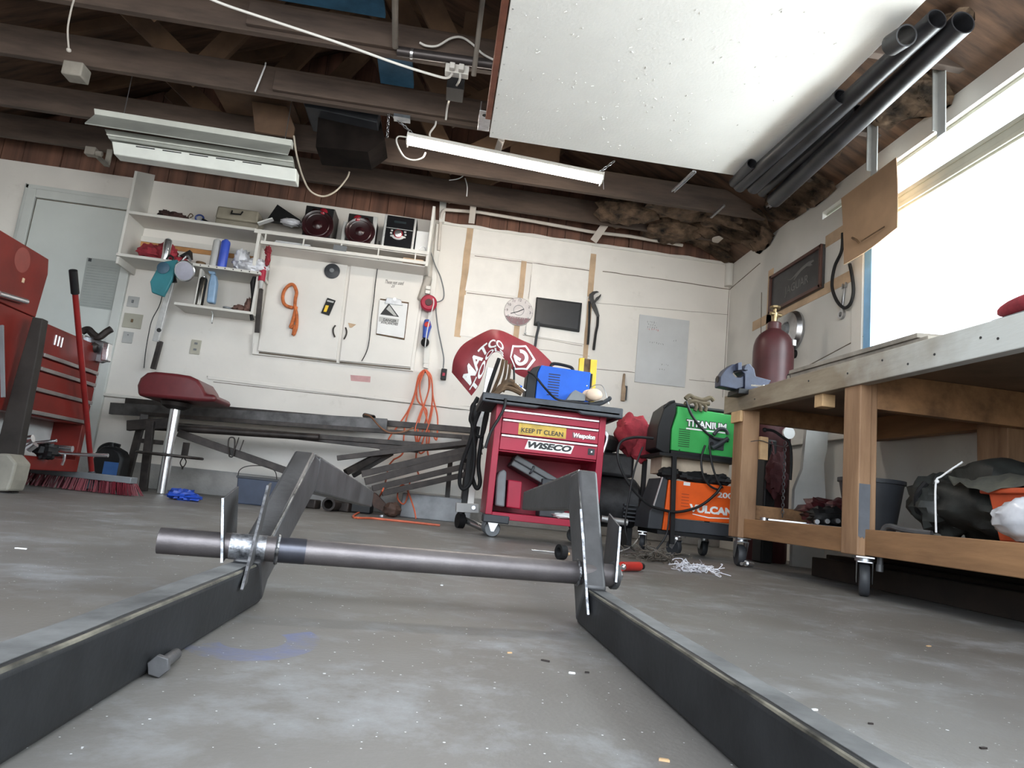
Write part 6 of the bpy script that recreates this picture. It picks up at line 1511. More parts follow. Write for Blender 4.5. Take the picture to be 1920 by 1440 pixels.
m = MB(); m.bar(aty(484, 420, 5.22), aty(512, 411, 5.22), 0.05, 0.010, (0, 0, 1)); tag(m.build('paper_strip', M_paper), 'folded pale paper sticking out of the top shelf edge', 'paper')
# middle shelf
lump('red_cloth_heap', 'red cloth heap at the left of the middle shelf', 'cloth', (((-2.35, 5.30, T2+0.065), (0.10, 0.07, 0.06)), ((-2.25, 5.30, T2+0.075), (0.09, 0.07, 0.07)), ((-2.14, 5.31, T2+0.03), (0.07, 0.06, 0.03))), M_redcloth, 7, 0.4)
def can(name, lab, px_l, px_r, px_t, Y, zb, m_, cap=None, cat='can'):
    a, b = aty(*px_l, Y), aty(*px_r, Y); r = (b.x-a.x)/2; cx = (a.x+b.x)/2; zt = aty((px_l[0]+px_r[0])/2, px_t, Y).z
    t = thing(name, lab, cat, (cx, Y, zb))
    m = MB(); m.lathe([(r*0.96, 0), (r, 0.006), (r, zt-zb-r*0.9), (r*0.86, zt-zb-r*0.45), (r*0.55, zt-zb-r*0.3)], (cx, Y, zb), (0, 0, 1), 22); m.build('can_body', m_, t)
    m = MB(); m.lathe([(r*0.5, zt-zb-r*0.3), (r*0.5, zt-zb-0.004), (r*0.3, zt-zb)], (cx, Y, zb), (0, 0, 1), 16); m.build('nozzle_cap', cap or M_lgrey, t)
    return t
can('chrome_flask', 'chrome flask standing on the middle shelf before the red cloth', (303, 478), (318, 480), 446, 5.23, T2, M_chrome)
m = MB(); q = [aty(336, 479, 5.24), aty(356, 468, 5.24), aty(357, 483, 5.24)]; m.prism(q, (0, 0.06, 0)); tag(m.build('dark_wedge', M_black, bevel=0.002, smooth=False), 'small dark wedge on the middle shelf by the flask', 'wedge')
m = MB(); m.lathe([(0.035, 0), (0.036, 0.03), (0.02, 0.035)], (-1.965, 5.26, T2), (0, 0, 1), 18); tag(m.build('low_tin', M_leather), 'low dark lid on the middle shelf', 'lid')
can('grey_spray_can', 'grey spray can on the middle shelf', (394, 487), (408, 488), 447, 5.25, T2, M_lgrey, cat='spray can')
can('blue_spray_bottle', 'bright blue bottle next to the grey spray can', (409, 488), (426, 490), 448, 5.25, T2, mat('bright_blue_plastic', (0.05, 0.10, 0.55), 0.4), mat('bright_blue_plastic', (0.05, 0.10, 0.55), 0.4), 'bottle')
lump('clear_plastic_bags', 'crumpled clear plastic bags at the right end of the middle shelf', 'bags', (((-1.68, 5.28, T2+0.09), (0.06, 0.06, 0.085)), ((-1.60, 5.26, T2+0.05), (0.09, 0.07, 0.05)), ((-1.53, 5.26, T2+0.06), (0.06, 0.06, 0.055))), M_bag, 3, 0.5, 4)
lump('red_glove', 'red rag hanging at the end of the middle shelf', 'rag', ((aty(503, 470, 5.22), (0.025, 0.03, 0.035)), (aty(502, 487, 5.22), (0.018, 0.025, 0.05))), M_redcloth, 9, 0.5)
# cubby
can('drink_flask', 'dark shiny flask in the cubby under the middle shelf', (365, 562), (382, 564), 517, 5.28, T3, mat('gunmetal', (0.10, 0.095, 0.085), 0.25, 0.9), M_chrome, 'flask')
bb = thing('blue_spray_bottle', 'pale blue trigger spray bottle in the cubby', 'bottle', aty(396, 560, 5.28))
M_pb = mat('pale_blue_plastic', (0.26, 0.40, 0.58), 0.4)
m = MB(); m.prism([aty(x, y, 5.27) for x, y in ((386, 566), (401, 568), (406, 530), (404, 515), (395, 512), (390, 530))], (0, 0.06, 0)); m.build('bottle_body', M_pb, bb, bevel=0.012)
m = MB(); m.prism([aty(x, y, 5.28) for x, y in ((392, 513), (403, 514), (402, 500), (388, 500), (389, 506))], (0, 0.03, 0)); m.build('trigger_head', M_pb, bb, bevel=0.004)
m = MB(); m.lathe([(0.010, 0), (0.030, 0.008), (0.032, 0.02), (0.028, 0.022)], (-1.73, 5.30, T3), (0, 0, 1), 18); tag(m.build('small_dish', M_grey), 'small dark dish in the cubby', 'dish')
lump('brown_cloth', 'brown and maroon rag in the right of the cubby', 'rag', (((-1.64, 5.32, T3+0.025), (0.06, 0.05, 0.028)), ((-1.575, 5.30, T3+0.05), (0.03, 0.04, 0.06))), mat('brown_rag', (0.14, 0.075, 0.06), 0.9), 6, 0.4)
wtube(((395, 580), (399, 588), (397, 604), (399, 606)), 0.18, 0.006, 'nozzle', M_chrome).name = 'hanging_nozzle'
tag(bpy.data.objects['hanging_nozzle'], 'small chrome nozzle hanging under the cubby', 'nozzle')
# hung from the shelf front: teal dustpan brush, grey lamp
td = thing('teal_dustpan', 'teal dustpan hanging from the middle shelf', 'dustpan', aty(302, 520, 5.15))
m = MB(); m.prism([aty(x, y, 5.13) for x, y in ((308, 490), (332, 486), (322, 525), (306, 556), (284, 548), (281, 528), (296, 500))], (0, 0.03, 0)); m.build('pan', mat('teal_plastic', (0.03, 0.20, 0.24), 0.5), td, bevel=0.006)
m = MB(); m.lathe([(0.04, 0), (0.045, 0.012), (0.02, 0.02)], aty(307, 503, 5.13), (0, -1, 0), 20); m.build('cup', mat('teal_dark_plastic', (0.05, 0.11, 0.17), 0.5), td)
m = MB(); m.tube(curve([aty(x, y, 5.14) for x, y in ((312, 486), (318, 479), (325, 484), (322, 492))]), 0.007, 7); m.build('hanging_loop', M_black, td)
hl = thing('clamp_lamp', 'silver clamp lamp with frosted face hung on the shelf front', 'lamp', aty(345, 510, 5.15))
m = MB(); m.lathe([(0.020, 0.07), (0.060, 0.035), (0.078, 0.0), (0.072, -0.005)], aty(346, 508, 5.10), (0.1, 1, 0.35), 26); m.build('reflector', M_chrome, hl)
m = MB(); m.lathe([(0.068, 0.0), (0.066, 0.006), (0.02, 0.012)], aty(346, 508, 5.10), (-0.1, -1, -0.35), 24); m.build('frosted_face', mat('frosted_plastic', (0.42, 0.42, 0.50), 0.35), hl)
m = MB(); m.tube(curve([aty(x, y, 5.16) for x, y in ((336, 494), (345, 484), (352, 480), (358, 490))]), 0.008, 7); m.build('clamp', M_chrome, hl)
# long tools at the shelf ends
lv = thing('spirit_level', 'long grey spirit level hanging at a slant below the shelves at left', 'level', aty(300, 570, 5.3))
m = MB(); m.bar(aty(324, 522, 5.30), aty(292, 640, 5.40), 0.045, 0.03, (0, 1, 0)); m.build('bar', M_alu, lv, bevel=0.003, smooth=False)
m = MB(); m.bar(aty(322, 505, 5.29), aty(327, 530, 5.29), 0.035, 0.032, (0, 1, 0)); m.build('end_block', M_black, lv, bevel=0.004, smooth=False)
m = MB(); m.cyl(aty(298, 619, 5.375), aty(298, 619, 5.36), 0.016, n=16); m.build('vial', M_black, lv)
m = MB(); m.bar(aty(301, 640, 5.42), aty(287, 692, 5.42), 0.035, 0.03, (0, 1, 0)); tag(m.build('steel_strap', M_dsteel, bevel=0.002, smooth=False), 'rusty steel strap standing below the spirit level', 'bar')
tag(wtube(((323, 505), (310, 530), (300, 570), (285, 600), (278, 630), (273, 660), (270, 690)), 0.12, 0.0035, 'black_cable', M_black), 'thin black cord hanging beside the spirit level', 'cord')
fl2 = thing('red_flashlight', 'red flashlight hanging at the right end of the shelves', 'flashlight', aty(492, 515, 5.25))
m = MB(); m.cyl(aty(494, 500, 5.25), aty(490, 527, 5.25), 0.026, n=18); m.build('barrel', M_cherry, fl2); m = MB(); m.cyl(aty(490, 527, 5.25), aty(489, 541, 5.25), 0.018, 0.014, n=14); m.build('tail', M_lgrey, fl2)
m = MB(); m.bar(aty(489, 542, 5.30), aty(482, 624, 5.36), 0.036, 0.02, (0, 1, 0)); tag(m.build('flat_bar', M_dsteel, bevel=0.002, smooth=False), 'dark flat bar hanging below the red flashlight', 'bar')
m = MB(); m.tube([aty(x, y, 5.28) for x, y in ((478, 515), (474, 530), (474, 560), (470, 585), (473, 600))], 0.014, 8, rs=[0.010, 0.020, 0.012, 0.010, 0.016]); tag(m.build('black_pliers', M_black), 'black tool hanging on the cubby side', 'tool')
m = MB(); m.bar(aty(487, 560, 5.44), aty(483, 600, 5.46), 0.05, 0.02, (0, 1, 0)); m.bar(aty(481, 625, 5.47), aty(478, 662, 5.49), 0.045, 0.02, (0, 1, 0)); struct(m.build('trim_12', M_white, smooth=False))
# switch plates and notice
M_plate = mat('ivory_plate', (0.42, 0.40, 0.33), 0.5, var=0.05)
for (c0, w_, h_, m_, lab, kind) in (((250, 566), 0.085, 0.085, M_lgrey, 'pale square switch plate, highest of three beside the door', 'switch'), ((249, 602), 0.14, 0.115, M_plate, 'wide ivory switch plate, middle of three beside the door', 'switch'), ((240, 633), 0.075, 0.09, M_lgrey, 'pale blank wall plate, lowest of three beside the door', 'plate'), ((367, 651), 0.075, 0.115, M_plate, 'ivory outlet plate on the wall left of the cabinet', 'outlet')):
    c = aty(*c0, W); t = thing('wall_plate', lab, kind, c)
    m = MB(wall_frame(c)); m.box((-w_/2, -0.008, -h_/2), (w_/2, 0, h_/2)); m.build('cover', m_, t, bevel=0.003, smooth=False)
    m = MB(wall_frame(c))
    if kind == 'outlet':
        for z_ in (-0.028, 0.02): m.box((-0.012, -0.010, z_), (0.012, -0.0085, z_+0.016))
    elif kind == 'switch': m.box((-0.006, -0.020, -0.012), (0.006, -0.0085, 0.012))
    else: m.cyl((0, -0.0105, 0.02), (0, -0.0085, 0.02), 0.005, n=8)
    m.build('toggle' if kind == 'switch' else ('socket' if kind == 'outlet' else 'screw'), M_leather if c0[1] == 602 else M_grey, t, smooth=False)
ntc = thing('paper_notice', 'large grey typed notice taped on the door', 'notice', aty(195, 535, W-0.012))
wprism(((165, 484), (229, 492), (215, 583), (149, 574)), 0.013, 0.016, 'sheet', mat('grey_notice_paper', (0.36, 0.385, 0.37), 0.7, var=0.03), ntc)
for k in range(16):
    u = k/16; wprism(((167-14*u-1, 497+80*u), (222-14*u, 504+80*u), (222-14*u, 505+80*u), (167-14*u-1, 498+80*u)), 0.016, 0.0165, 'print_line', mat('grey_print', (0.315, 0.34, 0.325), 0.7), ntc)
wprism(((168, 485), (174, 486), (173, 492), (167, 491)), 0.016, 0.0168, 'print_block', M_dgrey, ntc)
# ---- right part of the back wall
ck = thing('wall_clock', 'round silver and maroon wall clock above the banner', 'clock', aty(972, 585, W))
c = aty(972, 585, W)
MB().lathe([(0.118, 0), (0.12, 0.012), (0.116, 0.016)], c, (0, -1, 0), 44).build('face', mat('clock_silver', (0.50, 0.47, 0.47), 0.4, 0.2, var=0.1), ck)
m = MB(); m.prism([(c.x+0.114*cos(a), c.y-0.0165, c.z+0.114*sin(a)) for a in [radians(205+130*k/20) for k in range(21)]], (0, -0.0008, 0)); m.build('lower_field', mat('clock_maroon', (0.20, 0.10, 0.115), 0.4), ck, smooth=False)
for k in range(1, 13):
    a = radians(90-30*k); p_ = c+Vector((0.096*cos(a), -0.018, 0.096*sin(a)))
    text_mesh(str(k), Matrix.Translation(p_), 0.03, M_ink if k not in (4, 5, 6, 7, 8) else M_grey, 'numeral', ck, depth=0.0006)
    p0 = c+Vector((0.110*cos(a), -0.0175, 0.110*sin(a))); p1 = c+Vector((0.117*cos(a), -0.0175, 0.117*sin(a))); MB().bar(p0, p1, 0.003, 0.001, (0, 1, 0)).build('tick', M_ink, ck, smooth=False)
MB().pipe(c+Vector((0, -0.017, 0.01)), c+Vector((0, -0.0185, 0.01)), 0.045, 0.041, 28).build('centre_ring', M_grey, ck)
m = MB()
for k in range(9):
    m.bar(c+Vector((-0.06+0.014*k, -0.0185, -0.060)), c+Vector((-0.056+0.0135*k+0.003*(k % 3), -0.0185, -0.048-0.003*(k % 2))), 0.004, 0.001, (0, 1, 0))
m.build('faded_print', M_lgrey, ck, smooth=False)
MB().bar(c+Vector((0, -0.021, 0)), c+Vector((-0.065, -0.021, -0.026)), 0.006, 0.0015, (0, 1, 0)).build('minute_hand', M_ink, ck, smooth=False); MB().bar(c+Vector((0, -0.0225, 0)), c+Vector((0.042, -0.0225, 0.026)), 0.007, 0.0015, (0, 1, 0)).build('hour_hand', M_ink, ck, smooth=False)
bs = thing('wall_screen', 'black framed screen on the wall right of the clock', 'screen', aty(1045, 590, W))
wprism(((1005, 559), (1090, 570), (1085, 624), (1000, 611)), 0.0105, 0.035, 'frame', M_black, bs, 0.003); wprism(((1007, 563), (1086, 573), (1081, 619), (1003, 607)), 0.035, 0.037, 'screen', mat('dark_screen', (0.022, 0.022, 0.025), 0.35), bs)
tag(wtube(((1008, 603), (1010, 612), (1006, 630), (1003, 650), (998, 672)), 0.05, 0.011, 'power_lead', M_dgrey), 'thick dark cable hanging from the black screen', 'cable')
tag(wtube(((986, 612), (985, 620), (983, 626), (987, 624)), 0.02, 0.003, 'hook', M_zinc), 'small wire hook on the wall under the clock', 'hook')
gp = thing('giant_pliers', 'giant dark slip joint pliers hung on the back wall', 'pliers', aty(1112, 600, W))
M_pl = mat('pliers_steel', (0.075, 0.072, 0.07), 0.4, 0.6)
wprism(((1103, 560), (1104, 553), (1110, 548), (1118, 547), (1122, 549), (1116, 551), (1112, 555), (1112, 562), (1119, 580), (1123, 594), (1119, 597), (1110, 578)), 0.012, 0.026, 'upper_jaw', M_pl, gp, 0.002)
wprism(((1113, 566), (1116, 560), (1121, 557), (1125, 553), (1125, 557), (1121, 563), (1116, 568), (1110, 580), (1107, 575)), 0.027, 0.038, 'lower_jaw', M_pl, gp, 0.002)
wtube(((1121, 594), (1120, 610), (1117, 625), (1113, 656)), 0.019, 0.011, 'handle', M_black, gp); wtube(((1105, 565), (1105, 590), (1104, 620), (1102, 646)), 0.032, 0.010, 'handle', M_black, gp)
gs_ = thing('metal_sheet', 'pale grey metal sheet with scribbled notes on the back wall', 'sheet', aty(1240, 660, W))
wprism(((1199, 590), (1292, 602), (1283, 727), (1189, 716)), 0.004, 0.012, 'sheet', mat('pale_grey_sheet', (0.56, 0.57, 0.58), 0.5, var=0.04, scale=3), gs_, 0.001)
rnd = random.Random(8)
for (x0, y0, n_, red) in ((1214, 603, 5, 0), (1215, 608, 4, 0), (1214, 613, 5, 0), (1213, 617, 6, 1), (1218, 642, 7, 0), (1262, 638, 2, 0), (1240, 683, 4, 0), (1236, 692, 3, 0)):
    m = MB(); x = x0
    for k in range(n_):
        pts = [aty(x+rnd.uniform(0, 2), y0+rnd.uniform(-2, 2)+0.12*(x-x0), W-0.0125) for _ in range(3)]; m.tube(pts, 0.0016, 4); x += 4
    m.build('scribble', mat('red_marker', (0.55, 0.10, 0.12), 0.6) if red else M_grey, gs_)
br = thing('wire_brush', 'wooden handled wire brush hanging left of the metal sheet', 'brush', aty(1167, 728, W))
wprism(((1168, 701), (1171, 702), (1170, 722), (1172, 730), (1170, 753), (1163, 752), (1165, 725)), 0.006, 0.03, 'handle', mat('worn_wood', (0.38, 0.27, 0.18), 0.7, var=0.2), br, 0.003); wprism(((1171, 724), (1175, 725), (1173, 751), (1170, 750)), 0.006, 0.028, 'bristles', M_dgrey, br)
# cord reel, power strip, scraper on the batten
ps = thing('power_strip', 'beige power strip fixed on the wall batten above the red reel', 'power strip', aty(797, 540, W))
m = MB(); m.bar(aty(804, 518, W-0.05), aty(788, 565, W-0.05), 0.065, 0.04, (0, 1, 0)); m.build('strip_body', mat('beige_grey_plastic', (0.40, 0.37, 0.33), 0.5), ps, bevel=0.02)
for px in ((803, 540), (802, 548)):
    m = MB(); m.cbox(aty(*px, W-0.075), (0.04, 0.03, 0.03)); m.build('plug', M_white, ps, bevel=0.004)
rl = thing('cord_reel', 'round red cord reel on the wall batten', 'reel', aty(804, 572, W))
m = MB(); m.lathe([(0.058, 0.03), (0.066, 0.04), (0.066, 0.09), (0.055, 0.10), (0.01, 0.102)], aty(804, 573, W), (0, -1, 0), 30); m.build('reel_case', M_cherry, rl); m = MB(); m.lathe([(0.03, 0.099), (0.028, 0.108)], aty(804, 573, W), (0, -1, 0), 20); m.build('hub', M_maroon, rl)
sw = thing('blue_scraper', 'blue handled tool with red top hung below the red reel', 'tool', aty(798, 625, W))
m = MB(); m.tube([aty(x, y, W-0.06) for x, y in ((801, 600), (801, 612), (799, 622), (797, 634))], 0.03, 12, rs=[0.022, 0.036, 0.028, 0.022]); m.build('handle', mat('cobalt_plastic', (0.04, 0.09, 0.42), 0.4), sw)
m = MB(); m.ball(aty(801, 609, W-0.085), (0.024, 0.014, 0.026), 14, 9); m.build('red_cap', mat('bright_red_paint', (0.55, 0.04, 0.03), 0.4), sw); m = MB(); m.ball(aty(797, 642, W-0.06), (0.034, 0.03, 0.036), 16, 10); m.build('black_end', M_black, sw)
tag(wtube(((806, 468), (815, 495), (826, 520), (832, 545), (831, 560), (822, 566), (812, 566)), 0.05, 0.005, 'reel_cable', M_grey), 'grey cord bowing right from the rack to the red reel', 'cord')
tag(wtube(((817, 566), (818, 590), (822, 620), (828, 650), (832, 672), (831, 690)), 0.04, 0.005, 'droplight_cable', M_grey), 'grey cord dropping from the reel to the small black switch box', 'cord')
tag(wtube(((812, 560), (813, 570), (808, 590), (801, 620), (797, 650)), 0.11, 0.004, 'white_cable', M_paper), 'thin white cord running down over the blue handled tool', 'cord')
sb = thing('switch_box', 'small black and red switch box hanging by the banner', 'switch', aty(831, 700, W))
m = MB(); m.cbox(aty(832, 702, W-0.03), (0.045, 0.04, 0.09)); m.build('box', M_black, sb, bevel=0.005); m = MB(); m.cbox(aty(832, 702, W-0.055), (0.02, 0.012, 0.025)); m.build('red_button', M_cherry, sb)
struct(wprism(((796, 653), (805, 654), (803, 683), (794, 682)), 0.0, 0.035, 'trim_13', M_white))
# coiled orange cord on its hook
oc2 = thing('orange_extension_cable', 'orange extension cord hung in long loops on the back wall', 'cord', aty(795, 700, W))
m = MB(); m.cyl(aty(797, 697, W), aty(797, 697, W-0.09), 0.010, n=10); m.build('hook', M_dsteel, oc2)
rnd = random.Random(4)
def loop(pts, d, r=0.0065):
    return MB().tube(curve([aty(x, y, W-d) for x, y in pts], 7), r, 7)
for i, (pts, d) in enumerate(((((796, 693), (785, 705), (777, 740), (765, 770), (745, 800), (728, 825), (724, 855)), .07), (((797, 693), (786, 712), (775, 750), (762, 785), (757, 820), (755, 850), (737, 862)), .08),
        (((797, 693), (787, 720), (790, 750), (800, 785), (805, 820), (800, 840), (788, 850), (783, 830), (785, 795), (795, 760), (804, 730), (803, 700), (797, 693)), .09),
        (((797, 693), (808, 705), (811, 740), (808, 770), (802, 800), (800, 830), (803, 855)), .075), (((797, 693), (809, 712), (812, 745), (820, 780), (820, 810), (818, 825), (812, 815)), .085),
        (((797, 693), (783, 715), (783, 750), (800, 770), (795, 800), (783, 835), (780, 870), (785, 890)), .065),
        (((797, 693), (806, 715), (800, 745), (786, 780), (778, 810), (786, 845), (795, 820), (806, 790), (812, 760)), .10))):
    loop(pts, d).build('cord_loop', M_ocord, oc2)
q0 = [aty(738, 862, W-0.25), aty(728, 875, W-0.3), aty(725, 895, W-0.4), aty(715, 925, W-0.7), atz(695, 950, .02), atz(662, 968, .007), atz(700, 972, .007), atz(760, 978, .007), atz(825, 985, .007)]
MB().tube(curve(q0, 8), 0.0065, 7).build('floor_run', M_ocord, oc2)
q0 = [aty(785, 890, W-0.2), aty(770, 900, W-0.35), aty(764, 930, W-0.5), aty(757, 945, W-0.6), aty(746, 935, W-0.6), aty(748, 915, W-0.5), aty(760, 912, W-0.5), aty(775, 950, W-0.7), atz(780, 973, .007)]
MB().tube(curve(q0, 8), 0.0055, 7).build('floor_loop', M_ocord, oc2)
m = MB(); m.tube(curve([aty(684, 777, 5.2), aty(696, 782, 5.15), aty(712, 800, 5.12), aty(730, 811, 5.1), aty(755, 810, 5.1), aty(775, 802, 5.15)]), 0.006, 7); tag(m.build('brown_wire', mat('brown_insulated_wire', (0.20, 0.085, 0.04), 0.5)), 'brown wire drooping from the steel rack pipe', 'wire')
m = MB(); q = wq(((657, 703), (695, 706), (694, 717), (658, 714))); m.prism([Vector((v.x, W-0.0015, v.z)) for v in q], (0, 0.0015, 0)); struct(m.build('trim_14', mat('pink_stain', (0.62, 0.36, 0.36), 0.7), smooth=False))
struct(wprism(((390, 704), (905, 766), (905, 772), (390, 711)), 0.0, 0.012, 'trim_15', M_wall, None, 0.002))
struct(wprism(((198, 737), (268, 745), (267, 750), (197, 743)), 0.0, 0.03, 'trim_16', M_wall2, None, 0.003))

# ================================================================== LEFT: TOOL CHEST, BROOM, STOOL, STEEL RACK
FX = -1.95
tcg = thing('tool_chest', 'big red tool chest at the left edge, front turned to the room', 'tool chest', (-2.2, 3.6, 0))
M_chest = M_red
MB().box((-2.45, 2.6, 0.355), (FX-0.004, 4.045, 0.805)).build('lower_cabinet', M_chest, tcg, bevel=0.004, smooth=False)
for (z0, z1) in ((0.642, 0.79), (0.575, 0.635), (0.475, 0.568), (0.365, 0.468)):
    d = MB().box((FX-0.003, 3.47, z0), (FX+0.006, 4.03, z1)).build('drawer_front', M_chest, tcg, bevel=0.002, smooth=False)
    if z0 > 0.62:
        for k in range(3):
            MB().tube([(FX+0.007, 3.553+0.03*k, 0.715), (FX+0.007, 3.553+0.03*k, 0.765)], 0.006, 6).build('emblem_bar', M_alu, d)
        MB().ball((FX+0.007, 3.80, 0.755), (0.004, 0.008, 0.008), 8, 6).build('lock', M_chrome, d)
    if z0 < 0.62 or True:
        MB().box((FX+0.004, 3.48, z0-0.001), (FX+0.016, 4.025, z0+0.018)).build('pull_strip', mat('dull_chrome_strip', (0.38, 0.36, 0.35), 0.35, 0.8), d, bevel=0.003, smooth=False)
MB().box((-2.45, 2.6, 0.10), (FX, 4.045, 0.165)).build('lower_tray', M_chest, tcg, bevel=0.004, smooth=False)
MB().box((-2.45, 4.0, 0.16), (FX-0.0, 4.045, 0.36)).build('tray_end', M_chest, tcg, bevel=0.003, smooth=False)
MB().box((-2.12, 2.65, 0.165), (-2.10, 4.0, 0.355)).build('tray_back', M_lgrey, tcg, smooth=False)
for y in (2.75, 3.95):
    for x in (-2.38, -2.27):
        MB().lathe([(0.01, -0.02), (0.048, -0.02), (0.048, 0.02), (0.01, 0.02)], (x, y, 0.049), (1, 0, 0), 20).build('wheel', M_black, tcg)
        MB().cyl((x, y, 0.05), (x, y, 0.11), 0.02, n=10).build('caster_stem', M_dgrey, tcg)
# upper box with the lid
m = MB(); m.prism([(-2.45, 2.3, 0.81), (-2.45, 3.39, 0.81), (-2.45, 3.41, 1.03), (-2.45, 3.39, 1.10), (-2.45, 2.3, 1.10)], (0.49, 0, 0)); m.build('upper_box', M_chest, tcg, bevel=0.004, smooth=False)
MB().lathe([(0.055, 0), (0.057, 0.0012), (0.001, 0.0012)], (FX-0.0105, 3.20, 1.03), (1, 0, 0), 28).build('round_decal', mat('faded_decal', (0.22, 0.045, 0.035), 0.5), tcg)
MB().tube([(FX-0.008, 2.995, 1.04), (FX-0.008, 3.03, 0.98), (FX-0.008, 3.02, 0.95)], 0.004, 5).build('scratch', M_tan, tcg)
MB().cbox((FX-0.008, 3.235, 0.945), (0.006, 0.014, 0.022)).build('lock_plate', M_tan, tcg, bevel=0.002)
MB().cyl((FX+0.01, 3.06, 0.835), (FX+0.01, 3.26, 0.855), 0.014, n=12).build('bar_handle', M_chrome, tcg)
# dark upright in front of the chest
up = MB(); q = [aty(x, y, 3.28) for x, y in ((61, 594), (80, 597), (68, 672), (43, 800), (30, 872), (22, 930), (-14, 930), (-10, 850), (8, 780), (26, 712))]; up.prism([Vector((v.x, v.y, max(v.z, 0))) for v in q], (0, 0.05, 0)); tag(up.build('dark_upright', mat('dark_brown_steel', (0.032, 0.027, 0.024), 0.7, var=0.2, spec=0.2), bevel=0.004, smooth=False), 'dark upright post standing before the tool chest', 'post')
m = MB(); m.bar(aty(3, 610, 3.15), aty(6, 745, 3.15), 0.014, 0.010, (0, 1, 0)); tag(m.build('silver_strip', M_grey), 'thin silver strip at the left frame edge before the chest', 'strip')
m = MB(); q = [aty(-6, 850, 3.2), aty(14, 850, 3.2), aty(30, 868, 3.2), aty(22, 900, 3.2), aty(14, 921, 3.2), aty(-6, 921, 3.2)]; m.prism(q, (0, 0.12, 0)); tag(m.build('beige_block', mat('beige_board', (0.22, 0.205, 0.17), 0.7), bevel=0.01, smooth=False), 'beige rounded block on the floor at the left frame edge', 'block')
# tools in the lower tray
for (pa, pb, r, Y, lab) in (((110, 851), (203, 854), 0.010, 3.95, 'long chrome socket bar sticking out of the chest tray'), ((38, 826), (62, 822), 0.018, 3.5, 'chrome socket in the chest tray at far left'), ((52, 842), (66, 832), 0.020, 3.52, 'chrome socket in the chest tray before the grey back'), ((108, 840), (136, 842), 0.016, 3.75, 'chrome socket extension in the chest tray'), ((63, 831), (106, 826), 0.008, 3.6, 'thin chrome rod across the chest tray')):
    a, b = aty(*pa, Y), aty(*pb, Y); a.x = b.x = 0; a = aty(*pa, Y); b = aty(*pb, Y)
    tag(MB().cyl(a, b, r, n=12).build('chrome_bar', M_chrome), lab, 'tool', None)
m = MB(); m.ball(aty(88, 846, 3.66)+Vector((0, 0, 0)), (0.055, 0.05, 0.04), 18, 12, 0.5, 4, 2); tag(m.build('dark_cloth', M_black), 'dark lump hanging from the chest tray', 'cloth')
m = MB(); m.tube(curve([aty(121, 852, 3.8), aty(120, 862, 3.8), aty(116, 872, 3.8)]), 0.007, 6); tag(m.build('hanging_socket', M_chrome), 'small chrome piece hanging from the chest tray', 'tool')
# chrome clamp thing on the chest far end
gv = thing('chrome_vise', 'shiny chrome clamp bracket on the far end of the chest', 'clamp', aty(180, 650, 4.0))
m = MB(); q = [aty(x, y, 3.98) for x, y in ((158, 628), (170, 632), (202, 642), (200, 676), (188, 680), (160, 672))]; qi = None; m.prism(q, (0, 0.03, 0)); m.build('plate', M_zinc, gv, bevel=0.004, smooth=False)
m = MB(); m.bar(aty(157, 672, 3.96), aty(154, 630, 3.96), 0.03, 0.05, (0, 1, 0)); m.build('jaw', M_chrome, gv, bevel=0.004); m = MB(); m.bar(aty(198, 678, 3.95), aty(202, 644, 3.95), 0.035, 0.05, (0, 1, 0)); m.build('jaw', M_chrome, gv, bevel=0.006)
m = MB(); m.tube(curve([aty(x, y, 3.95) for x, y in ((154, 622), (165, 618), (176, 628), (186, 632), (200, 622), (209, 617))]), 0.020, 8); m.build('handle', M_dsteel, gv)
m = MB(); m.ball(aty(175, 652, 3.95), (0.03, 0.03, 0.03), 12, 8, 0.3); m.build('screw_block', M_dsteel, gv)
# broom
bm = thing('push_broom', 'push broom with red handle leaning against the red tool chest', 'broom', (-1.95, 4.12, 0))
h0, h1 = aty(172, 885, 4.13), aty(137, 507, 3.42)
m = MB(); m.cyl(h0, h0.lerp(h1, 0.90), 0.014, n=12); m.build('handle', mat('red_broom_handle', (0.22, 0.015, 0.014), 0.35, coat=0.2), bm)
m = MB(); m.cyl(h0.lerp(h1, 0.90), h1, 0.019, n=12); m.build('grip', M_black, bm)
m = MB(); m.tube([h0, h0+Vector((0.01, -0.02, -0.06)), h0+Vector((0.02, -0.03, -0.10))], 0.02, 10, rs=[0.018, 0.028, 0.034]); m.build('socket', M_dgrey, bm)
b0 = Vector((-2.34, 4.16, 0.085)); b1 = Vector((-1.66, 4.08, 0.085))
m = MB(); m.bar(b0, b1, 0.07, 0.035); m.build('block', M_grey, bm, bevel=0.004)
rnd = random.Random(9); m = MB(); dd_ = (b1-b0); nrm = Vector((-dd_.y, dd_.x, 0)).normalized()
for k in range(420):
    t = rnd.random(); s = rnd.uniform(-0.035, 0.035); p = b0+dd_*t+nrm*s; e = p+nrm*s*0.9+dd_*(t-0.5)*0.10*rnd.uniform(.7, 1.2); e.z = 0.003; p = Vector((p.x, p.y, 0.07)); m.tube([p, e], 0.0028, 3, cap=False)
o = m.build('bristles', mat('red_bristles', (0.14, 0.014, 0.024), 0.6, var=0.2), bm)
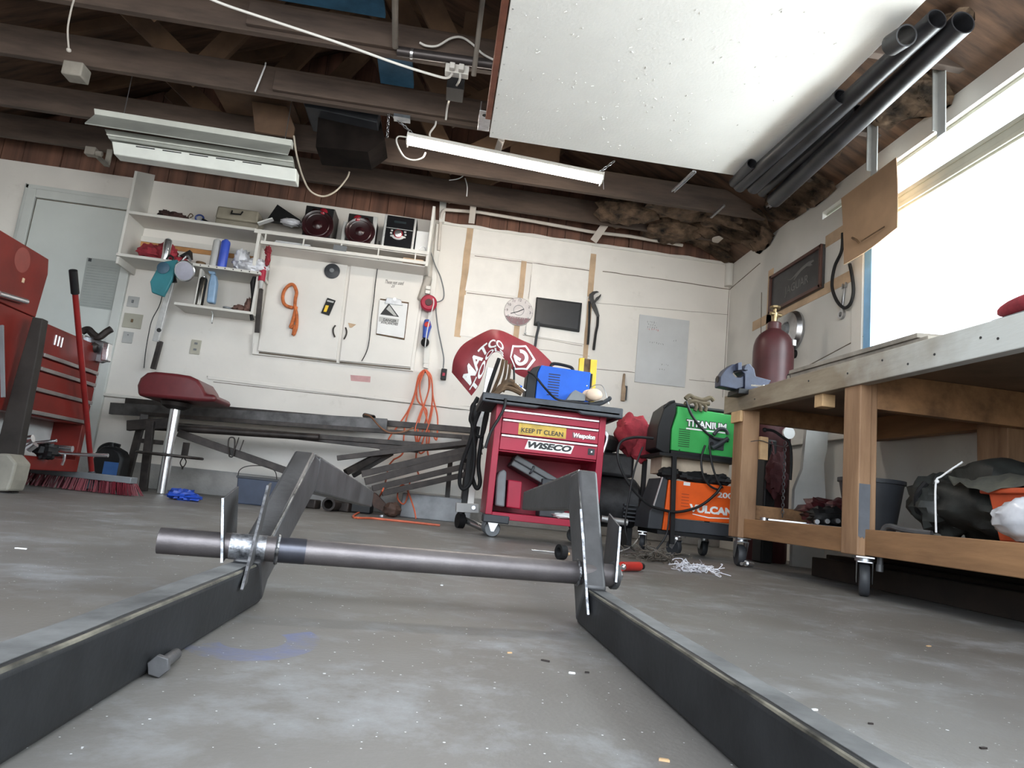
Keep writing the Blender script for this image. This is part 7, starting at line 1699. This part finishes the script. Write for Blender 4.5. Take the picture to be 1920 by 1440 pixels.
# oil jug
oj = thing('oil_jug', 'black oil jug with blue label standing behind the broom', 'jug', (-2.28, 4.75, 0))
JX, JY = aty(200, 860, 4.75).x, 4.75
m = MB(); m.prism([(JX-0.10, JY, 0.0), (JX+0.10, JY, 0.0), (JX+0.10, JY, 0.20), (JX+0.075, JY, 0.245), (JX+0.02, JY, 0.27), (JX-0.04, JY, 0.27), (JX-0.085, JY, 0.22)], (0, 0.13, 0)); m.build('jug_body', M_black, oj, bevel=0.02)
m = MB(); m.prism([(JX-0.01, JY-0.001, 0.07), (JX+0.08, JY-0.001, 0.07), (JX+0.08, JY-0.001, 0.17), (JX-0.01, JY-0.001, 0.17)], (0, 0.0015, 0)); m.build('label', mat('blue_label', (0.04, 0.12, 0.33), 0.4), oj, smooth=False)
m = MB(); m.cyl((JX-0.01, JY+0.065, 0.268), (JX-0.01, JY+0.065, 0.295), 0.02, n=14); m.build('cap', M_black, oj)
m = MB(); m.tube(curve([(JX-0.085, JY+0.06, 0.18), (JX-0.08, JY+0.06, 0.25), (JX-0.03, JY+0.06, 0.285), (JX+0.04, JY+0.06, 0.28)]), 0.012, 7); m.build('handle', M_black, oj)
# shop stool
sx, sy_ = -1.765, 4.75
stl = thing('shop_stool', 'shop stool with maroon padded seat on a chrome post', 'stool', (sx, sy_, 0))
a0, a1 = aty(303, 924, sy_), aty(330, 762, sy_)
m = MB(); m.cyl(Vector((a0.x, sy_, 0.004)), a1, 0.032, n=24); m.build('post', M_chrome, stl)
m = MB(); m.lathe([(0.05, 0.0), (0.09, 0.02), (0.10, 0.045)], a1+Vector((0, 0, -0.02)), (0, 0, 1), 20); m.build('seat_plate', M_dsteel, stl)
rg = aty(319, 854, sy_); m = MB(); m.tube([rg+Vector((0.20*cos(2*pi*k/36), 0.17*sin(2*pi*k/36), 0)) for k in range(37)], 0.009, 7); m.build('foot_ring', M_dsteel, stl)
m = MB(); m.bar(rg+Vector((-0.2, 0, 0)), rg+Vector((0.2, 0, 0)), 0.02, 0.008); m.bar(rg+Vector((0, -0.17, 0)), rg+Vector((0, 0.17, 0)), 0.02, 0.008); m.build('ring_spoke', M_dsteel, stl)
seat = [(257, 735), (256, 722), (262, 708), (275, 698), (290, 696), (330, 700), (355, 704), (370, 711), (380, 726), (385, 738), (402, 739), (405, 746), (404, 753), (370, 752), (258, 742)]
q = [aty(x, y, sy_-0.17) for x, y in seat]
m = MB(); m.prism(q, (0, 0.34, 0)); m.build('seat', mat('maroon_vinyl_seat', (0.13, 0.018, 0.022), 0.4, var=0.15, coat=0.2), stl, bevel=0.028, seg=4)
# blue glove, blue crate
m = MB(); c = atz(332, 938)+Vector((0, 0.06, 0.03))
m.ball(c, (0.075, 0.06, 0.032), 22, 14, 0.6, 4, 3); m.ball(c+Vector((0.06, 0, -0.008)), (0.05, 0.04, 0.022), 16, 10, 0.6, 5, 4)
tag(m.build('nitrile_glove', mat('blue_nitrile', (0.02, 0.07, 0.42), 0.4, bump=0.2)), 'crumpled blue nitrile glove on the floor by the stool', 'glove')
cy = 4.5; bc = thing('blue_bucket', 'dark blue square bucket with wire handle on the floor behind the frame', 'bucket', atz(470, 947))
q = [aty(x, y, cy) for x, y in ((437, 948), (519, 950), (522, 900), (440, 896))]; xL, xR = q[0].x, q[1].x; zt = q[2].z
m = MB(); m.hexa([(xL+0.01, cy, 0), (xR-0.01, cy, 0), (xR-0.01, cy+0.24, 0), (xL+0.01, cy+0.24, 0), (xL, cy-0.01, zt), (xR, cy-0.01, zt), (xR, cy+0.25, zt), (xL, cy+0.25, zt)]); m.build('bucket_body', mat('slate_blue_plastic', (0.045, 0.06, 0.10), 0.5, var=0.15), bc, bevel=0.006, smooth=False)
m = MB(); m.box((xL-0.006, cy-0.016, zt-0.012), (xR+0.006, cy+0.256, zt+0.002)); m.build('rim', M_dgrey, bc, bevel=0.002, smooth=False)
m = MB(); m.tube(curve([aty(446, 898, cy+0.1), aty(449, 882, cy+0.1), aty(465, 874, cy+0.1), aty(495, 874, cy+0.1), aty(515, 883, cy+0.1), aty(519, 899, cy+0.1)]), 0.003, 6); m.build('wire_handle', M_dsteel, bc)

# ------------------------------------------------------------------ steel rack and stock
RY = 5.25
rk = thing('steel_rack', 'dark steel trestle rack holding long stock along the back wall', 'rack', (-2.15, RY, 0))
for (pa, pb, w_, Y) in (((267, 788), (236, 905), 0.045, RY-0.22), ((283, 790), (268, 922), 0.05, RY-0.32), ((262, 826), (305, 830), 0.03, RY-0.22), ((880, 830), (868, 955), 0.045, RY-0.15), ((845, 858), (838, 940), 0.035, RY-0.12)):
    a, b = aty(*pa, Y), aty(*pb, Y); b.z = max(b.z, 0.0)
    MB().bar(a, b, w_, 0.035, (0, 1, 0)).build('leg' if w_ > 0.03 and pb[1] > 890 else 'brace', M_dsteel, rk, bevel=0.002, smooth=False)
for (pa, pb) in (((270, 782), (300, 800)), ((872, 822), (886, 826))):
    MB().bar(aty(*pa, RY-0.30) if pa[0] < 500 else aty(*pa, RY-0.15), aty(*pa, RY+0.24), 0.05, 0.04).build('arm', M_dsteel, rk, bevel=0.002, smooth=False)
m = MB(); m.bar(aty(283, 786, RY-0.28), aty(283, 805, RY-0.28), 0.30, 0.05, (0, 1, 0)); m.build('head_plate', M_dsteel, rk, bevel=0.003)
M_st2 = mat('stock_channel_grey', (0.075, 0.072, 0.072), 0.45, 0.5, var=0.25, scale=10)
gst = 'steel stock on the wall rack'
def stock(pa, Ya, pb, Yb, w_, h_, lab, m_=None, name='steel_bar'):
    a, b = aty(*pa, Ya), aty(*pb, Yb)
    return tag(MB().bar(a, b, w_, h_).build(name, m_ or M_dsteel, bevel=0.002, smooth=False), lab, 'steel bar', gst)
def tubest(pa, Ya, pb, Yb, r, lab):
    a, b = aty(*pa, Ya), aty(*pb, Yb); return tag(MB().pipe(a, b, r, r*0.75, 16).build('steel_pipe', M_dsteel), lab, 'steel pipe', gst)
stock((237, 752), RY+0.17, (905, 809), RY+0.17, 0.05, 0.045, 'topmost long bar on the rack, running behind the cart')
stock((208, 766), RY+0.05, (726, 796), RY+0.05, 0.05, 0.085, 'wide grey channel below the topmost bar, with a square cut end', M_st2, 'steel_channel')
stock((262, 776), RY-0.05, (905, 822), RY-0.05, 0.05, 0.03, 'thin long bar just under the wide channel')
stock((275, 793), RY-0.12, (790, 834), RY-0.12, 0.045, 0.035, 'long bar lowest on the left, over the diagonal brace')
tubest((290, 800), RY-0.20, (598, 820), RY-0.20, 0.026, 'long pipe with an open end above the frame')
stock((560, 818), RY-0.10, (785, 843), RY-0.10, 0.05, 0.05, 'shorter dark bar right of the open pipe end')
tubest((684, 779), RY+0.18, (700, 783), RY+0.05, 0.020, 'short pipe stub poking up behind the topmost bar')
tag(MB().bar(aty(335, 812, RY-0.25), aty(540, 884, RY-0.22), 0.045, 0.05).build('diagonal_brace', M_dsteel, bevel=0.002, smooth=False), 'dark bar sloping down from the stool to behind the frame', 'steel bar')
wtb = MB(); wtb.tube(curve([aty(x, y, RY-0.28) for x, y in ((430, 856), (428, 840), (429, 824), (434, 820), (440, 824), (439, 845), (436, 856), (430, 856))], 5), 0.005, 6); wtb.tube([aty(438, 850, RY-0.28), aty(448, 820, RY-0.28)], 0.004, 6); wtb.tube([aty(449, 847, RY-0.28), aty(457, 825, RY-0.28)], 0.004, 6)
tag(wtb.build('wire_hanger', M_dsteel), 'bent wire hooks hanging on the sloping bar', 'hook')
wtb = MB(); wtb.bar(aty(350, 830, RY-0.26), aty(345, 858, RY-0.26), 0.04, 0.02, (0, 1, 0)); wtb.tube(curve([aty(x, y, RY-0.26) for x, y in ((343, 858), (338, 868), (343, 876), (349, 866), (345, 858))], 5), 0.004, 6); wtb.tube([aty(342, 874, RY-0.26), aty(342, 880, RY-0.26)], 0.006, 6)
tag(wtb.build('strap_hook', M_dsteel), 'dark strap with a ring hook hanging beside the stool post', 'hook')
for i, (pa, Ya, pb, Yb, w_, h_, lab) in enumerate((
        ((632, 859), 4.9, (905, 826), 5.0, 0.05, 0.035, 'fanned bar with the highest left end, square cut'),
        ((648, 886), 4.85, (720, 848), 5.0, 0.05, 0.04, 'short bar crossing steeply under the highest fanned bar'),
        ((662, 892), 4.95, (735, 850), 5.05, 0.04, 0.03, 'second short steep bar crossing under the fan'),
        ((678, 889), 4.9, (905, 836), 5.0, 0.06, 0.045, 'fanned bar second from the top'),
        ((684, 903), 4.85, (902, 846), 4.95, 0.06, 0.05, 'thick fanned bar in the middle of the fan'),
        ((698, 916), 4.8, (890, 870), 4.9, 0.055, 0.04, 'fanned bar second from the floor'),
        ((716, 925), 4.8, (898, 884), 4.9, 0.05, 0.038, 'lowest fanned bar, nearest the floor'),
        ((712, 845), 5.05, (900, 832), 5.1, 0.06, 0.05, 'dark bar tucked behind the top of the fan'))):
    a, b = aty(*pa, Ya), aty(*pb, Yb)
    tag(MB().bar(a, b, w_, h_).build('steel_bar', M_dsteel, bevel=0.002, smooth=False), lab, 'steel bar', 'steel bars fanned on the floor by the rack')
# scrap on the floor under the fan
rnd = random.Random(12)
for i, (px, Y, sz_, lab) in enumerate((((566, 945), 4.9, 0.05, 'small dark steel offcut at the left of the scrap row'), ((588, 947), 4.92, 0.055, 'rounded steel offcut second in the scrap row'), ((650, 945), 4.9, 0.06, 'blocky steel offcut in the middle of the scrap row'), ((668, 942), 5.0, 0.055, 'tilted steel offcut at the back of the scrap row'))):
    c = aty(*px, Y); Mx = T((c.x, Y, sz_*0.6), rnd.uniform(0, 2), 0, 0)
    tag(MB(Mx).box((-sz_*0.9, -sz_*0.6, -sz_*0.6), (sz_*0.9, sz_*0.6, sz_*0.5)).build('steel_offcut', M_dsteel, bevel=0.008), lab, 'offcut')
c = atz(622, 957); m = MB(); m.pipe((c.x, 4.72, 0.046), (c.x+0.05, 5.0, 0.046), 0.045, 0.03, 20); tag(m.build('pipe_offcut', M_dsteel), 'short pipe offcut with open end facing out on the floor', 'offcut')
c = aty(690, 945, 4.95); m = MB(); m.box((c.x-0.12, 4.9, 0), (c.x+0.03, 5.1, 0.10)); tag(m.build('black_box', M_black, bevel=0.01), 'dark box on the floor under the fanned bars', 'box')
m = MB(); q = [aty(x, y, 4.85) for x, y in ((692, 920), (705, 925), (745, 968), (735, 972), (700, 950))]; m.prism([Vector((v.x, v.y, max(v.z, 0))) for v in q], (0, 0.05, 0)); tag(m.build('angle_plate', mat('rusty_brown_plate', (0.10, 0.055, 0.04), 0.7, var=0.3), bevel=0.002), 'rusty slanted plate at the foot of the fanned bars', 'plate')
m = MB(); m.ball(aty(735, 958, 4.8)+Vector((0, 0, 0.01)), (0.06, 0.05, 0.05), 16, 12, 0.3, 3, 5); tag(m.build('rust_lump', mat('rusty_brown_plate', (0.10, 0.055, 0.04), 0.7)), 'rusty brown lump on the floor by the orange cord', 'lump')
wr2 = thing('floor_wrench', 'small wrench lying on the floor by the rusty lump', 'wrench', atz(705, 966))
a, b = atz(690, 966, .006), atz(714, 967, .006); m = MB(); m.bar(a, b, 0.014, 0.008); m.build('shaft', M_zinc, wr2); m = MB(); m.pipe(b+Vector((0.01, 0, -.006)), b+Vector((0.01, 0, .006)), 0.02, 0.01, 12); m.build('ring_end', M_zinc, wr2)
m = MB(); m.hexa([(-0.22, 5.02, 0), (0.28, 5.02, 0), (0.28, 5.40, 0), (-0.22, 5.40, 0), (-0.22, 5.04, 0.17), (0.28, 5.04, 0.17), (0.28, 5.40, 0.17), (-0.22, 5.40, 0.17)]); tag(m.build('galvanised_box', mat('dull_galvanised', (0.27, 0.275, 0.285), 0.55, 0.3, var=0.2, scale=4), bevel=0.006, smooth=False), 'dull galvanised box on the floor left of the hose stand', 'box')

# ------------------------------------------------------------------ crumbs of debris on the concrete
for (px, L_, ang, m_, lab) in (((40, 1029), 0.022, 0.1, M_paper, 'pale wood sliver on the floor at far left beyond the rail'), ((955, 1225), 0.007, 0.4, M_woodlight, 'tan chip on the floor between the rails'), ((1023, 1240), 0.012, -0.5, M_dsteel, 'dark metal flake on the floor between the rails'), ((1741, 1212), 0.013, 0.5, M_woodlight, 'tan wood chip on the open floor at right'), ((1527, 1332), 0.008, 0.3, M_paper, 'white chip on the open floor at right'), ((1245, 1427), 0.009, -0.2, M_woodlight, 'pale splinter at the bottom of the picture beside the right rail'),
                              ((1100, 1262), 0.006, 0.2, M_dsteel, 'tiny dark flake beside the right rail, nearer'), ((1072, 1263), 0.008, 0.0, M_paper, 'tiny pale splinter beside the right rail'), ((828, 1098), 0.006, 0.3, M_paper, 'tiny pale crumb on the floor under the cross tube'), ((1632, 1358), 0.006, 0.1, M_dsteel, 'tiny dark crumb on the open floor at right'), ((1843, 1404), 0.009, 0.3, M_dsteel, 'dark sliver on the open floor at the lower right corner')):
    c = atz(*px); m = MB(T((c.x, c.y, 0), ang)); m.prism([(-L_/2, -L_*0.14, 0), (L_/2, -L_*0.20, 0), (L_*0.42, L_*0.16, 0), (-L_*0.4, L_*0.18, 0)], (0, 0, 0.0018))
    tag(m.build('debris_chip', m_, smooth=False), lab, 'chip')
